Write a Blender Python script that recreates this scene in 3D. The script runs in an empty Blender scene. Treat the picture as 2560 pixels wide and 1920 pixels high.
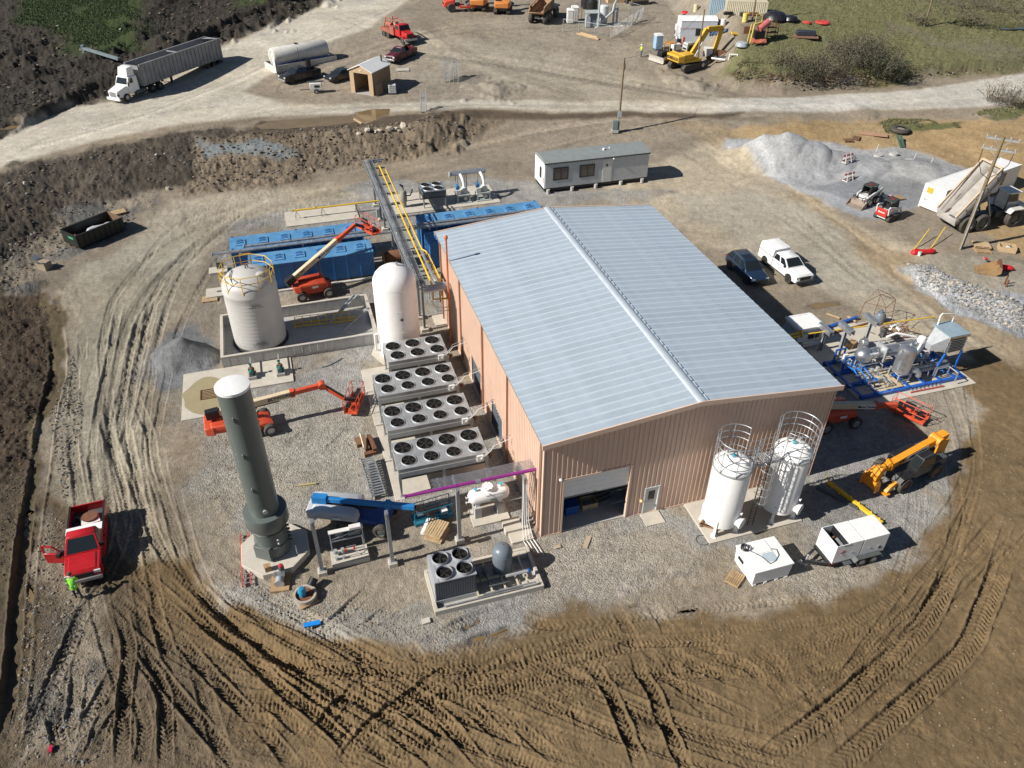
import bpy, math, random
import numpy as np
from mathutils import Vector, Matrix
R = math.radians
random.seed(7); rng = np.random.default_rng(7)
scene = bpy.context.scene
COL = scene.collection
# ------------------------------------------------------------------ camera, sky, sun, exposure
CAM_H, CAM_F, CAM_P, CAM_R = 35.0, 1948.0, 0.649, 0.0086
cd = bpy.data.cameras.new('camera'); cam = bpy.data.objects.new('camera', cd); COL.objects.link(cam)
cd.sensor_fit = 'HORIZONTAL'; cd.sensor_width = 36.0; cd.lens = CAM_F / 2560 * 36.0
cd.clip_start = 0.5; cd.clip_end = 3000
cam.matrix_world = Matrix.Translation((0, 0, CAM_H)) @ Matrix.Rotation(math.pi / 2 - CAM_P, 4, 'X') @ Matrix.Rotation(CAM_R, 4, 'Z')
scene.camera = cam
SUN_AZ, SUN_EL = R(20.8), R(36.5)        # azimuth in which shadows fall, elevation of the sun
sdir = Vector((math.cos(SUN_AZ) * math.cos(SUN_EL), math.sin(SUN_AZ) * math.cos(SUN_EL), -math.sin(SUN_EL)))
w = bpy.data.worlds.new('World'); scene.world = w; w.use_nodes = True
nt = w.node_tree; bg = nt.nodes['Background']
sky = nt.nodes.new('ShaderNodeTexSky'); sky.sky_type = 'NISHITA'; sky.sun_disc = False
sky.sun_elevation = SUN_EL; sky.sun_rotation = math.atan2(-sdir.x, -sdir.y); sky.air_density = .75; sky.dust_density = .3; sky.altitude = 300
nt.links.new(sky.outputs[0], bg.inputs[0]); bg.inputs[1].default_value = 0.05
sl = bpy.data.lights.new('sun', 'SUN'); sl.energy = 5.0; sl.angle = R(0.5); sl.color = (1.0, 0.95, 0.88)
sun = bpy.data.objects.new('sun', sl); COL.objects.link(sun)
sun.rotation_euler = sdir.to_track_quat('-Z', 'Y').to_euler(); sun.location = (-60, -20, 60)
vs = scene.view_settings; vs.view_transform = 'Standard'; vs.look = 'None'; vs.gamma = 1; vs.exposure = 0.42
scene.cycles.max_bounces = 5; scene.cycles.diffuse_bounces = 3; scene.cycles.glossy_bounces = 3
scene.cycles.transparent_max_bounces = 8

# ------------------------------------------------------------------ noise
_tab = rng.random((256, 256)).astype(np.float32)
def vnoise(x, y, seed=0):
	x = np.asarray(x, np.float32) + seed * 17.31; y = np.asarray(y, np.float32) + seed * 9.77
	xi = np.floor(x).astype(np.int32); yi = np.floor(y).astype(np.int32)
	fx = x - xi; fy = y - yi; fx = fx * fx * (3 - 2 * fx); fy = fy * fy * (3 - 2 * fy)
	a = _tab[xi & 255, yi & 255]; b = _tab[(xi + 1) & 255, yi & 255]; c = _tab[xi & 255, (yi + 1) & 255]; d = _tab[(xi + 1) & 255, (yi + 1) & 255]
	return (a * (1 - fx) + b * fx) * (1 - fy) + (c * (1 - fx) + d * fx) * fy - 0.5
def fbm(x, y, sc, oct=3, seed=0):
	s = 0; a = 1; t = 0
	for i in range(oct):
		s = s + a * vnoise(x * sc, y * sc, seed + i * 3); t += a; a *= .5; sc *= 2.07
	return s / t * 2
def ss(t): t = np.clip(t, 0, 1); return t * t * (3 - 2 * t)

# ------------------------------------------------------------------ survey: photo pixel -> point of the ground
_fw = np.array([0, math.cos(CAM_P), -math.sin(CAM_P)]); _rt = np.array([1., 0, 0]); _up = np.cross(_rt, _fw)
_rt, _up = math.cos(CAM_R) * _rt + math.sin(CAM_R) * _up, -math.sin(CAM_R) * _rt + math.cos(CAM_R) * _up
TILE = {1: (0, 0), 2: (640, 0), 3: (1280, 0), 4: (1920, 0), 5: (0, 480), 6: (480, 480), 7: (1280, 480), 8: (1920, 480), 9: (0, 960), 10: (640, 960),
		11: (1280, 960), 12: (1920, 960), 13: (0, 1440), 14: (640, 1440), 15: (1280, 1440), 16: (1920, 1440)}
def h_base(x, y):
	"""large shape of the land"""
	x = np.asarray(x, float); y = np.asarray(y, float)
	ylo = np.interp(x, [-70, -50, -45, -40, -30, -20, -10, -4, 5, 60], [62, 68, 72, 78, 83.5, 89, 93, 96, 92, 90])
	yhi = np.interp(x, [-70, -50, -45, -40, -30, -20, -10, -4, 5, 60], [82, 88, 90, 92.5, 95, 96.5, 99.5, 103, 108, 108])
	s1 = (y - ylo) / (yhi - ylo)
	s2 = (-44 - x) / 10 * ss((y - 52) / 14)
	h = 2.0 * ss(np.maximum(s1, s2))
	h = h + 2.0 * ss((y - 108) / 35)
	yf = np.interp(x, [20, 26, 31, 37, 51, 76, 120], [122, 118, 110.5, 109.5, 114, 121.5, 136])
	yb = np.interp(x, [30, 43, 60, 75, 120], [172, 166, 152, 140, 138])
	wl = ss((x - 28) / 6)
	h = h + wl * (1.5 * ss((y - yf) / 2.2) + 3.0 * ss((y - yf - 2) / 18)) * ss((yb + 14 - y) / 26)
	# far hill flank in the upper right, spoil heaps in the upper left
	h = h + 10 * ss((y - 168) / 60) * ss((x - 40) / 30)
	yr = np.interp(x, [-120, -60, -57, -52, -47, -40, -34], [85, 90, 103, 108, 133, 152, 170])
	h = h + 1.2 * ss((y - yr - 1) / 7) * ss((-30 - x) / 8) + 6 * ss((y - yr - 30) / 80) * ss((-40 - x) / 20)
	return h
def ray(u, v):
	d = _fw + _rt * ((u - 1280) / CAM_F) - _up * ((v - 960) / CAM_F); return d
def at_px(u, v, z=None):
	"""point on the ground (or at height z) seen at photo pixel u, v"""
	d = ray(u, v)
	if z is not None:
		t = (z - CAM_H) / d[2]; return Vector((t * d[0], t * d[1], z))
	zz = 0.0
	for i in range(40):
		t = (zz - CAM_H) / d[2]; zz = 0.5 * zz + 0.5 * float(h_base(t * d[0], t * d[1]))
	t = (zz - CAM_H) / d[2]; return Vector((t * d[0], t * d[1], zz))
def T(t, x, y, z=None):
	a, b = TILE[t]; return at_px(a + x * 640 / 2212, b + y * 640 / 2212, z)
def Dp(x, y, z=None): return at_px(x * 2560 / 2212, y * 2560 / 2212, z)
def hz(x, y): return float(h_base(x, y))
BA = R(17.32); BO = Vector((1.809, 31.242, 0)); BU = Vector((math.cos(BA), math.sin(BA), 0)); BV = Vector((-math.sin(BA), math.cos(BA), 0))
def UV(u, v, z=0): return BO + BU * u + BV * v + Vector((0, 0, z))

# ------------------------------------------------------------------ mesh builder
class MB:
	def __init__(s): s.v = []; s.f = []
	def add(s, vs_, fs):
		n = len(s.v); s.v += [tuple(p) for p in vs_]; s.f += [tuple(i + n for i in f) for f in fs]; return s
	def box(s, x0, x1, y0, y1, z0, z1):
		return s.add([(x0, y0, z0), (x1, y0, z0), (x1, y1, z0), (x0, y1, z0), (x0, y0, z1), (x1, y0, z1), (x1, y1, z1), (x0, y1, z1)],
					 [(0, 3, 2, 1), (4, 5, 6, 7), (0, 1, 5, 4), (1, 2, 6, 5), (2, 3, 7, 6), (3, 0, 4, 7)])
	def cbox(s, c, d): return s.box(c[0] - d[0] / 2, c[0] + d[0] / 2, c[1] - d[1] / 2, c[1] + d[1] / 2, c[2] - d[2] / 2, c[2] + d[2] / 2)
	def obox(s, c, d, rot=(0, 0, 0)):
		m = MB().cbox((0, 0, 0), d); M = Matrix.Translation(c) @ (Matrix.Rotation(rot[2], 4, 'Z') @ Matrix.Rotation(rot[1], 4, 'Y') @ Matrix.Rotation(rot[0], 4, 'X'))
		return s.add([M @ Vector(p) for p in m.v], m.f)
	def bar(s, p, q, w, h=None, up=(0, 0, 1)):
		h = h or w; p = Vector(p); q = Vector(q); d = (q - p).normalized(); u = Vector(up)
		if abs(d.dot(u)) > .98: u = Vector((1, 0, 0))
		a = d.cross(u).normalized() * (w / 2); b = a.cross(d).normalized() * (h / 2)
		return s.add([p - a - b, p + a - b, p + a + b, p - a + b, q - a - b, q + a - b, q + a + b, q - a + b],
					 [(0, 3, 2, 1), (4, 5, 6, 7), (0, 1, 5, 4), (1, 2, 6, 5), (2, 3, 7, 6), (3, 0, 4, 7)])
	def cyl(s, p, q, r, r2=None, n=12, caps=True):
		r2 = r if r2 is None else r2; p = Vector(p); q = Vector(q); d = (q - p).normalized()
		u = Vector((0, 0, 1)) if abs(d.z) < .95 else Vector((1, 0, 0))
		a = d.cross(u).normalized(); b = d.cross(a)
		vs_ = []
		for c, rr in ((p, r), (q, r2)):
			for i in range(n): t = 2 * math.pi * i / n; vs_.append(c + (a * math.cos(t) + b * math.sin(t)) * rr)
		fs = [(i, (i + 1) % n, n + (i + 1) % n, n + i) for i in range(n)]
		if caps: fs += [tuple(range(n))[::-1], tuple(range(n, 2 * n))]
		return s.add(vs_, fs)
	def tube(s, pts, r, n=8, closed=False):
		pts = [Vector(p) for p in pts]; N = len(pts); vs_ = []; prev = None
		for k in range(N):
			if closed: d = (pts[(k + 1) % N] - pts[k - 1]).normalized()
			else: d = (pts[min(k + 1, N - 1)] - pts[max(k - 1, 0)]).normalized()
			if prev is None:
				u = Vector((0, 0, 1)) if abs(d.z) < .9 else Vector((1, 0, 0)); a = d.cross(u).normalized()
			else: a = (prev - d * prev.dot(d)).normalized()
			prev = a; b = d.cross(a)
			for i in range(n): t = 2 * math.pi * i / n; vs_.append(pts[k] + (a * math.cos(t) + b * math.sin(t)) * r)
		fs = []
		for k in range(N if closed else N - 1):
			k2 = (k + 1) % N
			fs += [(k * n + i, k * n + (i + 1) % n, k2 * n + (i + 1) % n, k2 * n + i) for i in range(n)]
		if not closed: fs += [tuple(range(n))[::-1], tuple((N - 1) * n + i for i in range(n))]
		return s.add(vs_, fs)
	def lathe(s, prof, n=24, o=(0, 0, 0), axis='z', cap=True):
		vs_ = []
		for r, z in prof:
			for i in range(n):
				t = 2 * math.pi * i / n; c, d = r * math.cos(t), r * math.sin(t)
				p = (c, d, z) if axis == 'z' else ((z, c, d) if axis == 'x' else (d, z, c))
				vs_.append((p[0] + o[0], p[1] + o[1], p[2] + o[2]))
		fs = []
		for k in range(len(prof) - 1): fs += [(k * n + i, k * n + (i + 1) % n, (k + 1) * n + (i + 1) % n, (k + 1) * n + i) for i in range(n)]
		if cap: fs += [tuple(range(n))[::-1], tuple((len(prof) - 1) * n + i for i in range(n))]
		return s.add(vs_, fs)
	def prism(s, poly, axis, a, b):
		"""polygon extruded: axis 'y' -> poly is (x,z); 'x' -> (y,z); 'z' -> (x,y)"""
		n = len(poly); vs_ = []
		for t in (a, b):
			for p in poly: vs_.append({'x': (t, p[0], p[1]), 'y': (p[0], t, p[1]), 'z': (p[0], p[1], t)}[axis])
		return s.add(vs_, [tuple(range(n))[::-1], tuple(range(n, 2 * n))] + [(i, (i + 1) % n, n + (i + 1) % n, n + i) for i in range(n)])
	def loft(s, loops, caps=True):
		n = len(loops[0]); vs_ = [p for l in loops for p in l]; fs = []
		for k in range(len(loops) - 1): fs += [(k * n + i, k * n + (i + 1) % n, (k + 1) * n + (i + 1) % n, (k + 1) * n + i) for i in range(n)]
		if caps: fs += [tuple(range(n))[::-1], tuple((len(loops) - 1) * n + i for i in range(n))]
		return s.add(vs_, fs)
	def quad(s, *p): return s.add(p, [tuple(range(len(p)))])
	def frame(s, x0, x1, z0, z1, w, y0, y1):
		"""rectangular frame in the xz plane"""
		s.box(x0, x1, y0, y1, z0, z0 + w); s.box(x0, x1, y0, y1, z1 - w, z1); s.box(x0, x0 + w, y0, y1, z0 + w, z1 - w); return s.box(x1 - w, x1, y0, y1, z0 + w, z1 - w)
	def mesh(s, name, mat, smooth=True, ang=38):
		me = bpy.data.meshes.new(name); me.from_pydata([tuple(v) for v in s.v], [], s.f)
		me.materials.append(mat)
		import bmesh as _b
		bm = _b.new(); bm.from_mesh(me); _b.ops.recalc_face_normals(bm, faces=bm.faces); bm.to_mesh(me); bm.free()
		if smooth:
			me.polygons.foreach_set('use_smooth', [True] * len(me.polygons)); me.set_sharp_from_angle(angle=R(ang))
		me.update(); return me
	def build(s, name, mat, parent=None, loc=None, rz=None, bevel=0, smooth=True):
		return link(name, s.mesh(name, mat, smooth), parent, loc, rz, bevel)
def link(name, me, parent=None, loc=None, rz=None, bevel=0):
	o = bpy.data.objects.new(name, me); COL.objects.link(o)
	if parent: o.parent = parent
	if loc is not None: o.location = loc
	if rz is not None: o.rotation_euler = (0, 0, rz)
	if bevel:
		m = o.modifiers.new('bevel', 'BEVEL'); m.width = bevel; m.segments = 2; m.limit_method = 'ANGLE'; m.angle_limit = R(40)
	return o
def tag(o, label, cat, group=None, kind=None):
	if label: o['label'] = label
	if cat: o['category'] = cat
	if group: o['group'] = group
	if kind: o['kind'] = kind
	return o
def thing(name, label, cat, loc=(0, 0, 0), rz=0, group=None):
	o = bpy.data.objects.new(name, None); COL.objects.link(o); o.location = loc; o.rotation_euler = (0, 0, rz); o.empty_display_size = .2
	return tag(o, label, cat, group)
def struct(o): o['kind'] = 'structure'; return o
LAST = [None]
def part(name, mb, mat, parent, bevel=0):
	LAST[0] = mb.build(name, mat, parent, bevel=bevel); return LAST[0]
def dup(root, loc, rz, label=None, group=None, parent=None):
	r = root.copy(); COL.objects.link(r); r.location = loc; r.rotation_euler = (0, 0, rz); r.parent = parent
	if label: r['label'] = label
	if group: r['group'] = group
	for ch in list(root.children):
		c = ch.copy(); COL.objects.link(c); c.parent = r
		for g_ in list(ch.children):
			d = g_.copy(); COL.objects.link(d); d.parent = c
	return r
def text(body, size, mat, parent, M, name='lettering', depth=0.004, sx=1.0, bold=0.0):
	"""flat lettering; M = 4x4 matrix (x along the text, y up the letters)"""
	cu = bpy.data.curves.new('t', 'FONT'); cu.body = body; cu.size = size; cu.extrude = depth; cu.align_x = 'CENTER'; cu.align_y = 'CENTER'; cu.offset = bold; cu.resolution_u = 2
	o = bpy.data.objects.new('t', cu); COL.objects.link(o)
	dg = bpy.context.evaluated_depsgraph_get(); me = bpy.data.meshes.new_from_object(o.evaluated_get(dg)); bpy.data.objects.remove(o)
	me.transform(M @ Matrix.Diagonal((sx, 1, 1, 1))); me.materials.clear(); me.materials.append(mat)
	return link(name, me, parent)
def face_M(o, x, y):
	"""matrix from origin, x axis (along the text) and y axis (letter up)"""
	x = Vector(x).normalized(); y = Vector(y).normalized(); z = x.cross(y)
	return Matrix(((x.x, y.x, z.x, o[0]), (x.y, y.y, z.y, o[1]), (x.z, y.z, z.z, o[2]), (0, 0, 0, 1)))

# ------------------------------------------------------------------ materials
_mc = {}
def mat(name, col, rough=.6, metal=0.0, var=.12, sc=1.5, dirt=0.0, dcol=(.16, .12, .08), spec=.5, bump=0.0, bsc=12, streak=0.0, coat=0.0):
	if name in _mc: return _mc[name]
	m = bpy.data.materials.new(name); m.use_nodes = True; n = m.node_tree; L = n.links
	b = n.nodes['Principled BSDF']; b.inputs['Roughness'].default_value = rough; b.inputs['Metallic'].default_value = metal
	b.inputs['Specular IOR Level'].default_value = spec
	if coat: b.inputs['Coat Weight'].default_value = coat; b.inputs['Coat Roughness'].default_value = .05
	tc = n.nodes.new('ShaderNodeTexCoord')
	no = n.nodes.new('ShaderNodeTexNoise'); no.inputs['Scale'].default_value = sc; no.inputs['Detail'].default_value = 6; no.inputs['Roughness'].default_value = .65
	L.new(tc.outputs['Object'], no.inputs['Vector'])
	mr = n.nodes.new('ShaderNodeMapRange'); mr.inputs[1].default_value = .3; mr.inputs[2].default_value = .7
	mr.inputs[3].default_value = 1 - var; mr.inputs[4].default_value = 1 + var; L.new(no.outputs[0], mr.inputs[0])
	mx = n.nodes.new('ShaderNodeVectorMath'); mx.operation = 'SCALE'; mx.inputs[0].default_value = col[:3]; L.new(mr.outputs[0], mx.inputs['Scale'])
	out = mx.outputs[0]
	def over(fac, c, inp):
		k = n.nodes.new('ShaderNodeMix'); k.data_type = 'RGBA'; L.new(fac, k.inputs[0]); L.new(inp, k.inputs[6]); k.inputs[7].default_value = (*c, 1); return k.outputs[2]
	if dirt:
		n2 = n.nodes.new('ShaderNodeTexNoise'); n2.inputs['Scale'].default_value = sc * 2.3; n2.inputs['Detail'].default_value = 8; n2.inputs['Roughness'].default_value = .7
		L.new(tc.outputs['Object'], n2.inputs['Vector'])
		r2 = n.nodes.new('ShaderNodeMapRange'); r2.inputs[1].default_value = .48; r2.inputs[2].default_value = .75; r2.inputs[4].default_value = dirt; L.new(n2.outputs[0], r2.inputs[0])
		out = over(r2.outputs[0], dcol, out)
	if streak:
		mp = n.nodes.new('ShaderNodeMapping'); mp.inputs['Scale'].default_value = (5, 5, .35); L.new(tc.outputs['Object'], mp.inputs[0])
		n3 = n.nodes.new('ShaderNodeTexNoise'); n3.inputs['Scale'].default_value = 2.2; n3.inputs['Detail'].default_value = 5; L.new(mp.outputs[0], n3.inputs['Vector'])
		r3 = n.nodes.new('ShaderNodeMapRange'); r3.inputs[1].default_value = .5; r3.inputs[2].default_value = .75; r3.inputs[4].default_value = streak; L.new(n3.outputs[0], r3.inputs[0])
		out = over(r3.outputs[0], dcol, out)
	L.new(out, b.inputs['Base Color'])
	if rough > .2:
		rr = n.nodes.new('ShaderNodeMapRange'); rr.inputs[1].default_value = .3; rr.inputs[2].default_value = .7
		rr.inputs[3].default_value = max(.05, rough - .1); rr.inputs[4].default_value = min(1, rough + .1); L.new(no.outputs[0], rr.inputs[0]); L.new(rr.outputs[0], b.inputs['Roughness'])
	if bump:
		n4 = n.nodes.new('ShaderNodeTexNoise'); n4.inputs['Scale'].default_value = bsc; n4.inputs['Detail'].default_value = 4; L.new(tc.outputs['Object'], n4.inputs['Vector'])
		bu = n.nodes.new('ShaderNodeBump'); bu.inputs['Strength'].default_value = bump; bu.inputs['Distance'].default_value = .05; L.new(n4.outputs[0], bu.inputs['Height']); L.new(bu.outputs[0], b.inputs['Normal'])
	_mc[name] = m; return m
white = mat('white_paint', (.80, .80, .78), .45, var=.04, dirt=.12)
offwhite = mat('off_white', (.70, .69, .65), .55, var=.06, dirt=.2)
dirtywhite = mat('dirty_white', (.62, .60, .55), .6, var=.1, dirt=.5, streak=.35)
galv = mat('galvanised_steel', (.50, .52, .54), .42, .75, var=.16, sc=4)
galvd = mat('dull_galvanised', (.42, .44, .45), .5, .35, var=.12, sc=3)
steel = mat('bright_steel', (.62, .63, .64), .3, .9, var=.1, sc=3)
dsteel = mat('dark_steel', (.10, .11, .11), .5, .3, var=.2)
black = mat('black_paint', (.018, .018, .02), .45, var=.2)
rubber = mat('tyre_rubber', (.028, .027, .026), .85, var=.25, sc=5, dirt=.5, dcol=(.17, .14, .10))
rubberd = mat('muddy_tyre', (.05, .045, .04), .9, var=.25, sc=5, dirt=.8, dcol=(.22, .18, .13))
glass = mat('dark_glass', (.015, .02, .022), .06, var=.1, spec=.8)
concrete = mat('concrete', (.50, .46, .39), .85, var=.10, sc=1.2, dirt=.25, dcol=(.30, .25, .18), bump=.15, bsc=9)
concgrey = mat('grey_concrete', (.40, .39, .37), .85, var=.12, sc=1.5, dirt=.25, dcol=(.26, .24, .20), bump=.2, bsc=8)
orange = mat('lift_orange', (.60, .07, .025), .45, var=.12, sc=2.5, dirt=.38, dcol=(.34, .28, .20))
cream = mat('boom_cream', (.64, .53, .35), .5, var=.08, dirt=.25, dcol=(.38, .31, .2))
yellow = mat('pipe_yellow', (.72, .46, .03), .45, var=.08)
catyel = mat('machine_yellow', (.66, .38, .03), .5, var=.12, dirt=.35, dcol=(.34, .28, .20))
telorg = mat('telehandler_orange', (.74, .29, .014), .42, var=.1, sc=2.5, dirt=.28, dcol=(.34, .28, .20))
bluetop = mat('vessel_blue_faded_sunlit', (.085, .25, .46), .5, var=.18, sc=.7, dirt=.4, dcol=(.26, .38, .46))  # faded tops, with the sunlight on them also put into the lighter blue
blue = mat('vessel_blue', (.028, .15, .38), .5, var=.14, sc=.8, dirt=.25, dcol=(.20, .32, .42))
blueskid = mat('skid_blue', (.012, .10, .42), .4, var=.12)
liftblue = mat('lift_blue', (.015, .19, .50), .4, var=.12, dirt=.15, dcol=(.25, .3, .35))
shadeblue = mat('lift_blue_shaded', (.01, .05, .22), .45, var=.12, dirt=.2, dcol=(.2, .2, .2))  # boom blue darkened, shadow on the lift base put into the colour
wood = mat('pallet_wood', (.38, .26, .14), .8, var=.25, sc=4, bump=.2, bsc=30)
woodpale = mat('pale_wood', (.48, .35, .20), .8, var=.2, sc=4)
woodpole = mat('pole_wood', (.20, .15, .085), .85, var=.25, sc=5)
rust = mat('rusty_steel', (.16, .07, .035), .8, var=.3, sc=4)
# ------------------------------------------------------------------ the ground
def poly_w(pts): return np.array([[p.x, p.y] for p in pts], np.float64)
def sdist(px_, py_, poly):
	"""signed distance to polygon, inside positive"""
	n = len(poly); d = np.full(px_.shape, 1e9); ins = np.zeros(px_.shape, bool)
	for i in range(n):
		a = poly[i]; b = poly[(i + 1) % n]; e = b - a; wx = px_ - a[0]; wy = py_ - a[1]
		t = np.clip((wx * e[0] + wy * e[1]) / (e @ e + 1e-9), 0, 1); qx = wx - e[0] * t; qy = wy - e[1] * t
		d = np.minimum(d, qx * qx + qy * qy)
		c = ((a[1] > py_) != (b[1] > py_)) & (px_ < (b[0] - a[0]) * (py_ - a[1]) / (b[1] - a[1] + 1e-12) + a[0]); ins ^= c
	d = np.sqrt(d); return np.where(ins, d, -d)
NC = 1090
ys = [-60, -30, -10, 0, 6, 10, 13, 15]
y_ = 15.6
while y_ < 205: ys.append(y_); y_ += (0.0021 if y_ < 46 else .0036) * (y_ + 6)
while y_ < 900: ys.append(y_); y_ += 2 + (y_ - 200) * .12
ys = np.array(ys); NR = len(ys)
core = np.linspace(-1, 1, NC - 24)
ext = np.array([1.02, 1.05, 1.1, 1.18, 1.3, 1.5, 1.8, 2.3, 3, 4.5, 7, 12])
Xc = np.concatenate([-ext[::-1], core, ext])
sy = np.interp(ys, [-60, 10, 17, 47, 130, 185, 900], [20, 22, 27, 42, 94, 125, 420])
GX = (Xc[None, :] * sy[:, None]).ravel(); GY = np.repeat(ys, NC)
GZ = h_base(GX, GY)
vis = (GY > 14) & (GY < 210)
colr = np.zeros((len(GX), 3)); colr[:] = (.30, .25, .185)
grav = np.full(len(GX), .35); rough_ = np.full(len(GX), .02); grassw = np.zeros(len(GX)); wet = np.zeros(len(GX))
jx = GX + fbm(GX, GY, .35, 4, 1) * 1.7 + fbm(GX, GY, .11, 2, 71) * 2.2; jy = GY + fbm(GX, GY, .35, 4, 5) * 1.7 + fbm(GX, GY, .11, 2, 75) * 2.2
def zone(pts, c=None, gr=None, ro=None, gs=None, wt=None, soft=1.0, amt=1.0, tile=None, j=1.0):
	P_ = poly_w([Dp(*p) for p in pts]) if tile is None else poly_w([T(tile, *p) for p in pts])
	x0, y0 = P_.min(0) - 4; x1, y1 = P_.max(0) + 4
	i = np.nonzero((GX > x0) & (GX < x1) & (GY > y0) & (GY < y1))[0]
	if not len(i): return i, None
	s = ss(sdist(GX[i] + (jx[i] - GX[i]) * j, GY[i] + (jy[i] - GY[i]) * j, P_) / soft + .5) * amt
	if c is not None: colr[i] += (np.array(c) - colr[i]) * s[:, None]
	for arr, val in ((grav, gr), (rough_, ro), (grassw, gs), (wet, wt)):
		if val is not None: arr[i] += (val - arr[i]) * s
	return i, s
# broad zones (photo outline -> world outline)
zone([(-900, -300), (730, -300), (720, 0), (640, 40), (480, 100), (260, 205), (150, 222), (0, 298), (-500, 500)], (.042, .036, .028), .35, .26, soft=2.5)
zone([(-900, 640), (110, 640), (130, 760), (95, 900), (60, 1060), (40, 1200), (30, 1500), (-20, 1900), (-900, 1900)], (.085, .060, .040), .35, .2, soft=1.5)
zone([(40, -60), (300, -60), (320, 60), (300, 110), (220, 125), (140, 85), (40, 50)], (.026, .048, .010), 0, .15, .15, soft=4)
zone([(500, -60), (590, -60), (580, 10), (510, 15)], (.03, .05, .012), 0, .1, .2, soft=3)
zone([(720, 0), (740, -200), (1900, -200), (1700, 0), (1500, 150), (1560, 200), (1400, 222), (1000, 215), (640, 235), (560, 170), (640, 120)], (.32, .275, .212), .4, .05, soft=2)
zone([(1540, -200), (3000, -200), (3000, 120), (2212, 142), (1900, 168), (1620, 186), (1570, 160), (1640, 60)], (.165, .165, .075), .1, .12, .9, soft=2.5)
zone([(1600, 175), (1720, 190), (1900, 172), (2212, 142), (2212, 128), (1900, 150), (1700, 165), (1580, 150)], (.15, .105, .058), .5, .34, .1, soft=1.2)
zone([(1960, -60), (3000, -60), (3000, 30), (2212, 50), (2050, 40)], (.075, .072, .04), 0, .35, .9, soft=4)
zone([(1880, 30), (2000, 60), (2120, 95), (2300, 120), (2300, 135), (2150, 125), (2000, 85), (1900, 60)], (.20, .18, .12), .3, .05, .3, soft=2)
zone([(0, 300), (150, 225), (260, 215), (480, 105), (640, 40), (720, 0), (740, -100), (900, -100), (880, 0), (800, 60), (640, 120), (560, 170), (520, 200), (640, 225), (1000, 215), (1400, 218), (1560, 212), (1700, 215), (2000, 195), (2212, 160), (2600, 110), (2600, 170), (2212, 225), (1800, 241), (1400, 240), (1000, 233), (640, 248), (400, 265), (200, 305), (0, 365), (-300, 480), (-300, 400)], (.57, .52, .425), .25, .012, 0, soft=1.4, j=.3)
zone([(1560, 212), (1700, 212), (2000, 192), (2212, 157), (2600, 110), (2600, 170), (2212, 225), (1800, 241), (1560, 238)], (.55, .52, .455), .3, .01, 0, soft=1.0, j=.2)
zone([(900, 70), (1200, 110), (1450, 170), (1560, 215), (1300, 215), (1100, 180), (900, 130)], (.40, .355, .275), .3, .02, soft=4, amt=.8)
zone([(0, 378), (200, 318), (400, 285), (640, 262), (700, 262), (500, 330), (420, 400), (250, 440), (130, 500), (60, 560), (105, 640), (-300, 640), (-300, 480)], (.088, .073, .056), .6, .2, soft=1.5)
zone([(420, 300), (640, 270), (780, 266), (950, 250), (1080, 262), (1000, 312), (880, 342), (760, 352), (600, 392), (400, 420), (410, 380)], (.22, .175, .125), .6, .26, soft=1.5)
zone([(425, 308), (600, 290), (655, 312), (560, 332), (450, 335)], (.25, .275, .28), .8, .06, soft=1.2)
zone([(560, 262), (800, 250), (1000, 238), (1600, 240), (1580, 248), (1000, 252), (900, 272), (640, 285), (540, 285)], (.17, .13, .09), .1, .01, wt=.7, soft=.8, j=.3)
zone([(560, 175), (700, 120), (900, 75), (880, 160), (940, 210), (620, 225)], (.33, .28, .215), .3, .04, soft=3)
zone([(1530, 268), (1900, 256), (2212, 250), (2700, 250), (2700, 560), (2212, 560), (2050, 480), (2000, 400), (1600, 335)], (.40, .285, .15), .2, .03, soft=1.5)
zone([(1900, 262), (1960, 262), (2060, 258), (2010, 285), (1920, 290)], (.10, .11, .035), .1, .08, .8, soft=1)
zone([(2120, 235), (2300, 215), (2300, 245), (2100, 250)], (.10, .11, .035), .1, .08, .8, soft=1)
zone([(1180, 470), (1350, 400), (1480, 330), (1560, 300), (1650, 380), (1850, 470), (1980, 520), (2060, 610), (2300, 760), (2300, 1300), (2100, 1100), (2100, 830), (1800, 640), (1480, 500)], (.48, .41, .30), .4, .03, soft=2.5)
zone([(1420, 250), (1620, 340), (1760, 470), (1900, 560), (2060, 700), (2212, 800), (2300, 860), (2300, 760), (2060, 610), (1900, 500), (1750, 430), (1640, 330), (1540, 250)], (.33, .255, .16), .3, .05, soft=1.5, amt=.8)
zone([(1560, 300), (1640, 296), (1720, 298), (1850, 318), (1960, 322), (2040, 342), (2095, 368), (2010, 430), (1900, 480), (1780, 440), (1620, 370)], (.40, .407, .412), .35, .008, soft=1.0, j=.6)
zone([(1750, 405), (1860, 388), (2000, 395), (2095, 368), (2060, 412), (1960, 455), (1850, 445)], (.27, .28, .29), .35, .008, soft=1.0, j=.5)
zone([(1450, 430), (1600, 410), (1800, 470), (1950, 620), (1800, 640), (1650, 560)], (.42, .385, .31), .6, .03, soft=3, amt=.7)
zone([(380, 760), (450, 600), (480, 480), (640, 440), (820, 385), (1150, 395), (1480, 425), (1300, 480), (1180, 470), (1180, 1150), (1800, 830), (2100, 835), (2085, 1000), (1960, 1190), (1860, 1250), (1600, 1300), (1300, 1312), (1180, 1330), (950, 1392), (800, 1370), (560, 1325), (505, 1250), (430, 1100), (400, 1000)], (.36, .345, .315), 1, .03, soft=1.6)
zone([(1180, 1150), (1480, 1120), (1700, 1180), (1900, 1230), (1700, 1310), (1300, 1312), (1150, 1320)], (.43, .385, .32), 1.3, .03, soft=1.8)
zone([(1380, 1120), (1600, 1080), (1650, 1200), (1560, 1240), (1440, 1180)], (.36, .36, .35), .8, .01, soft=1.5)
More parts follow.
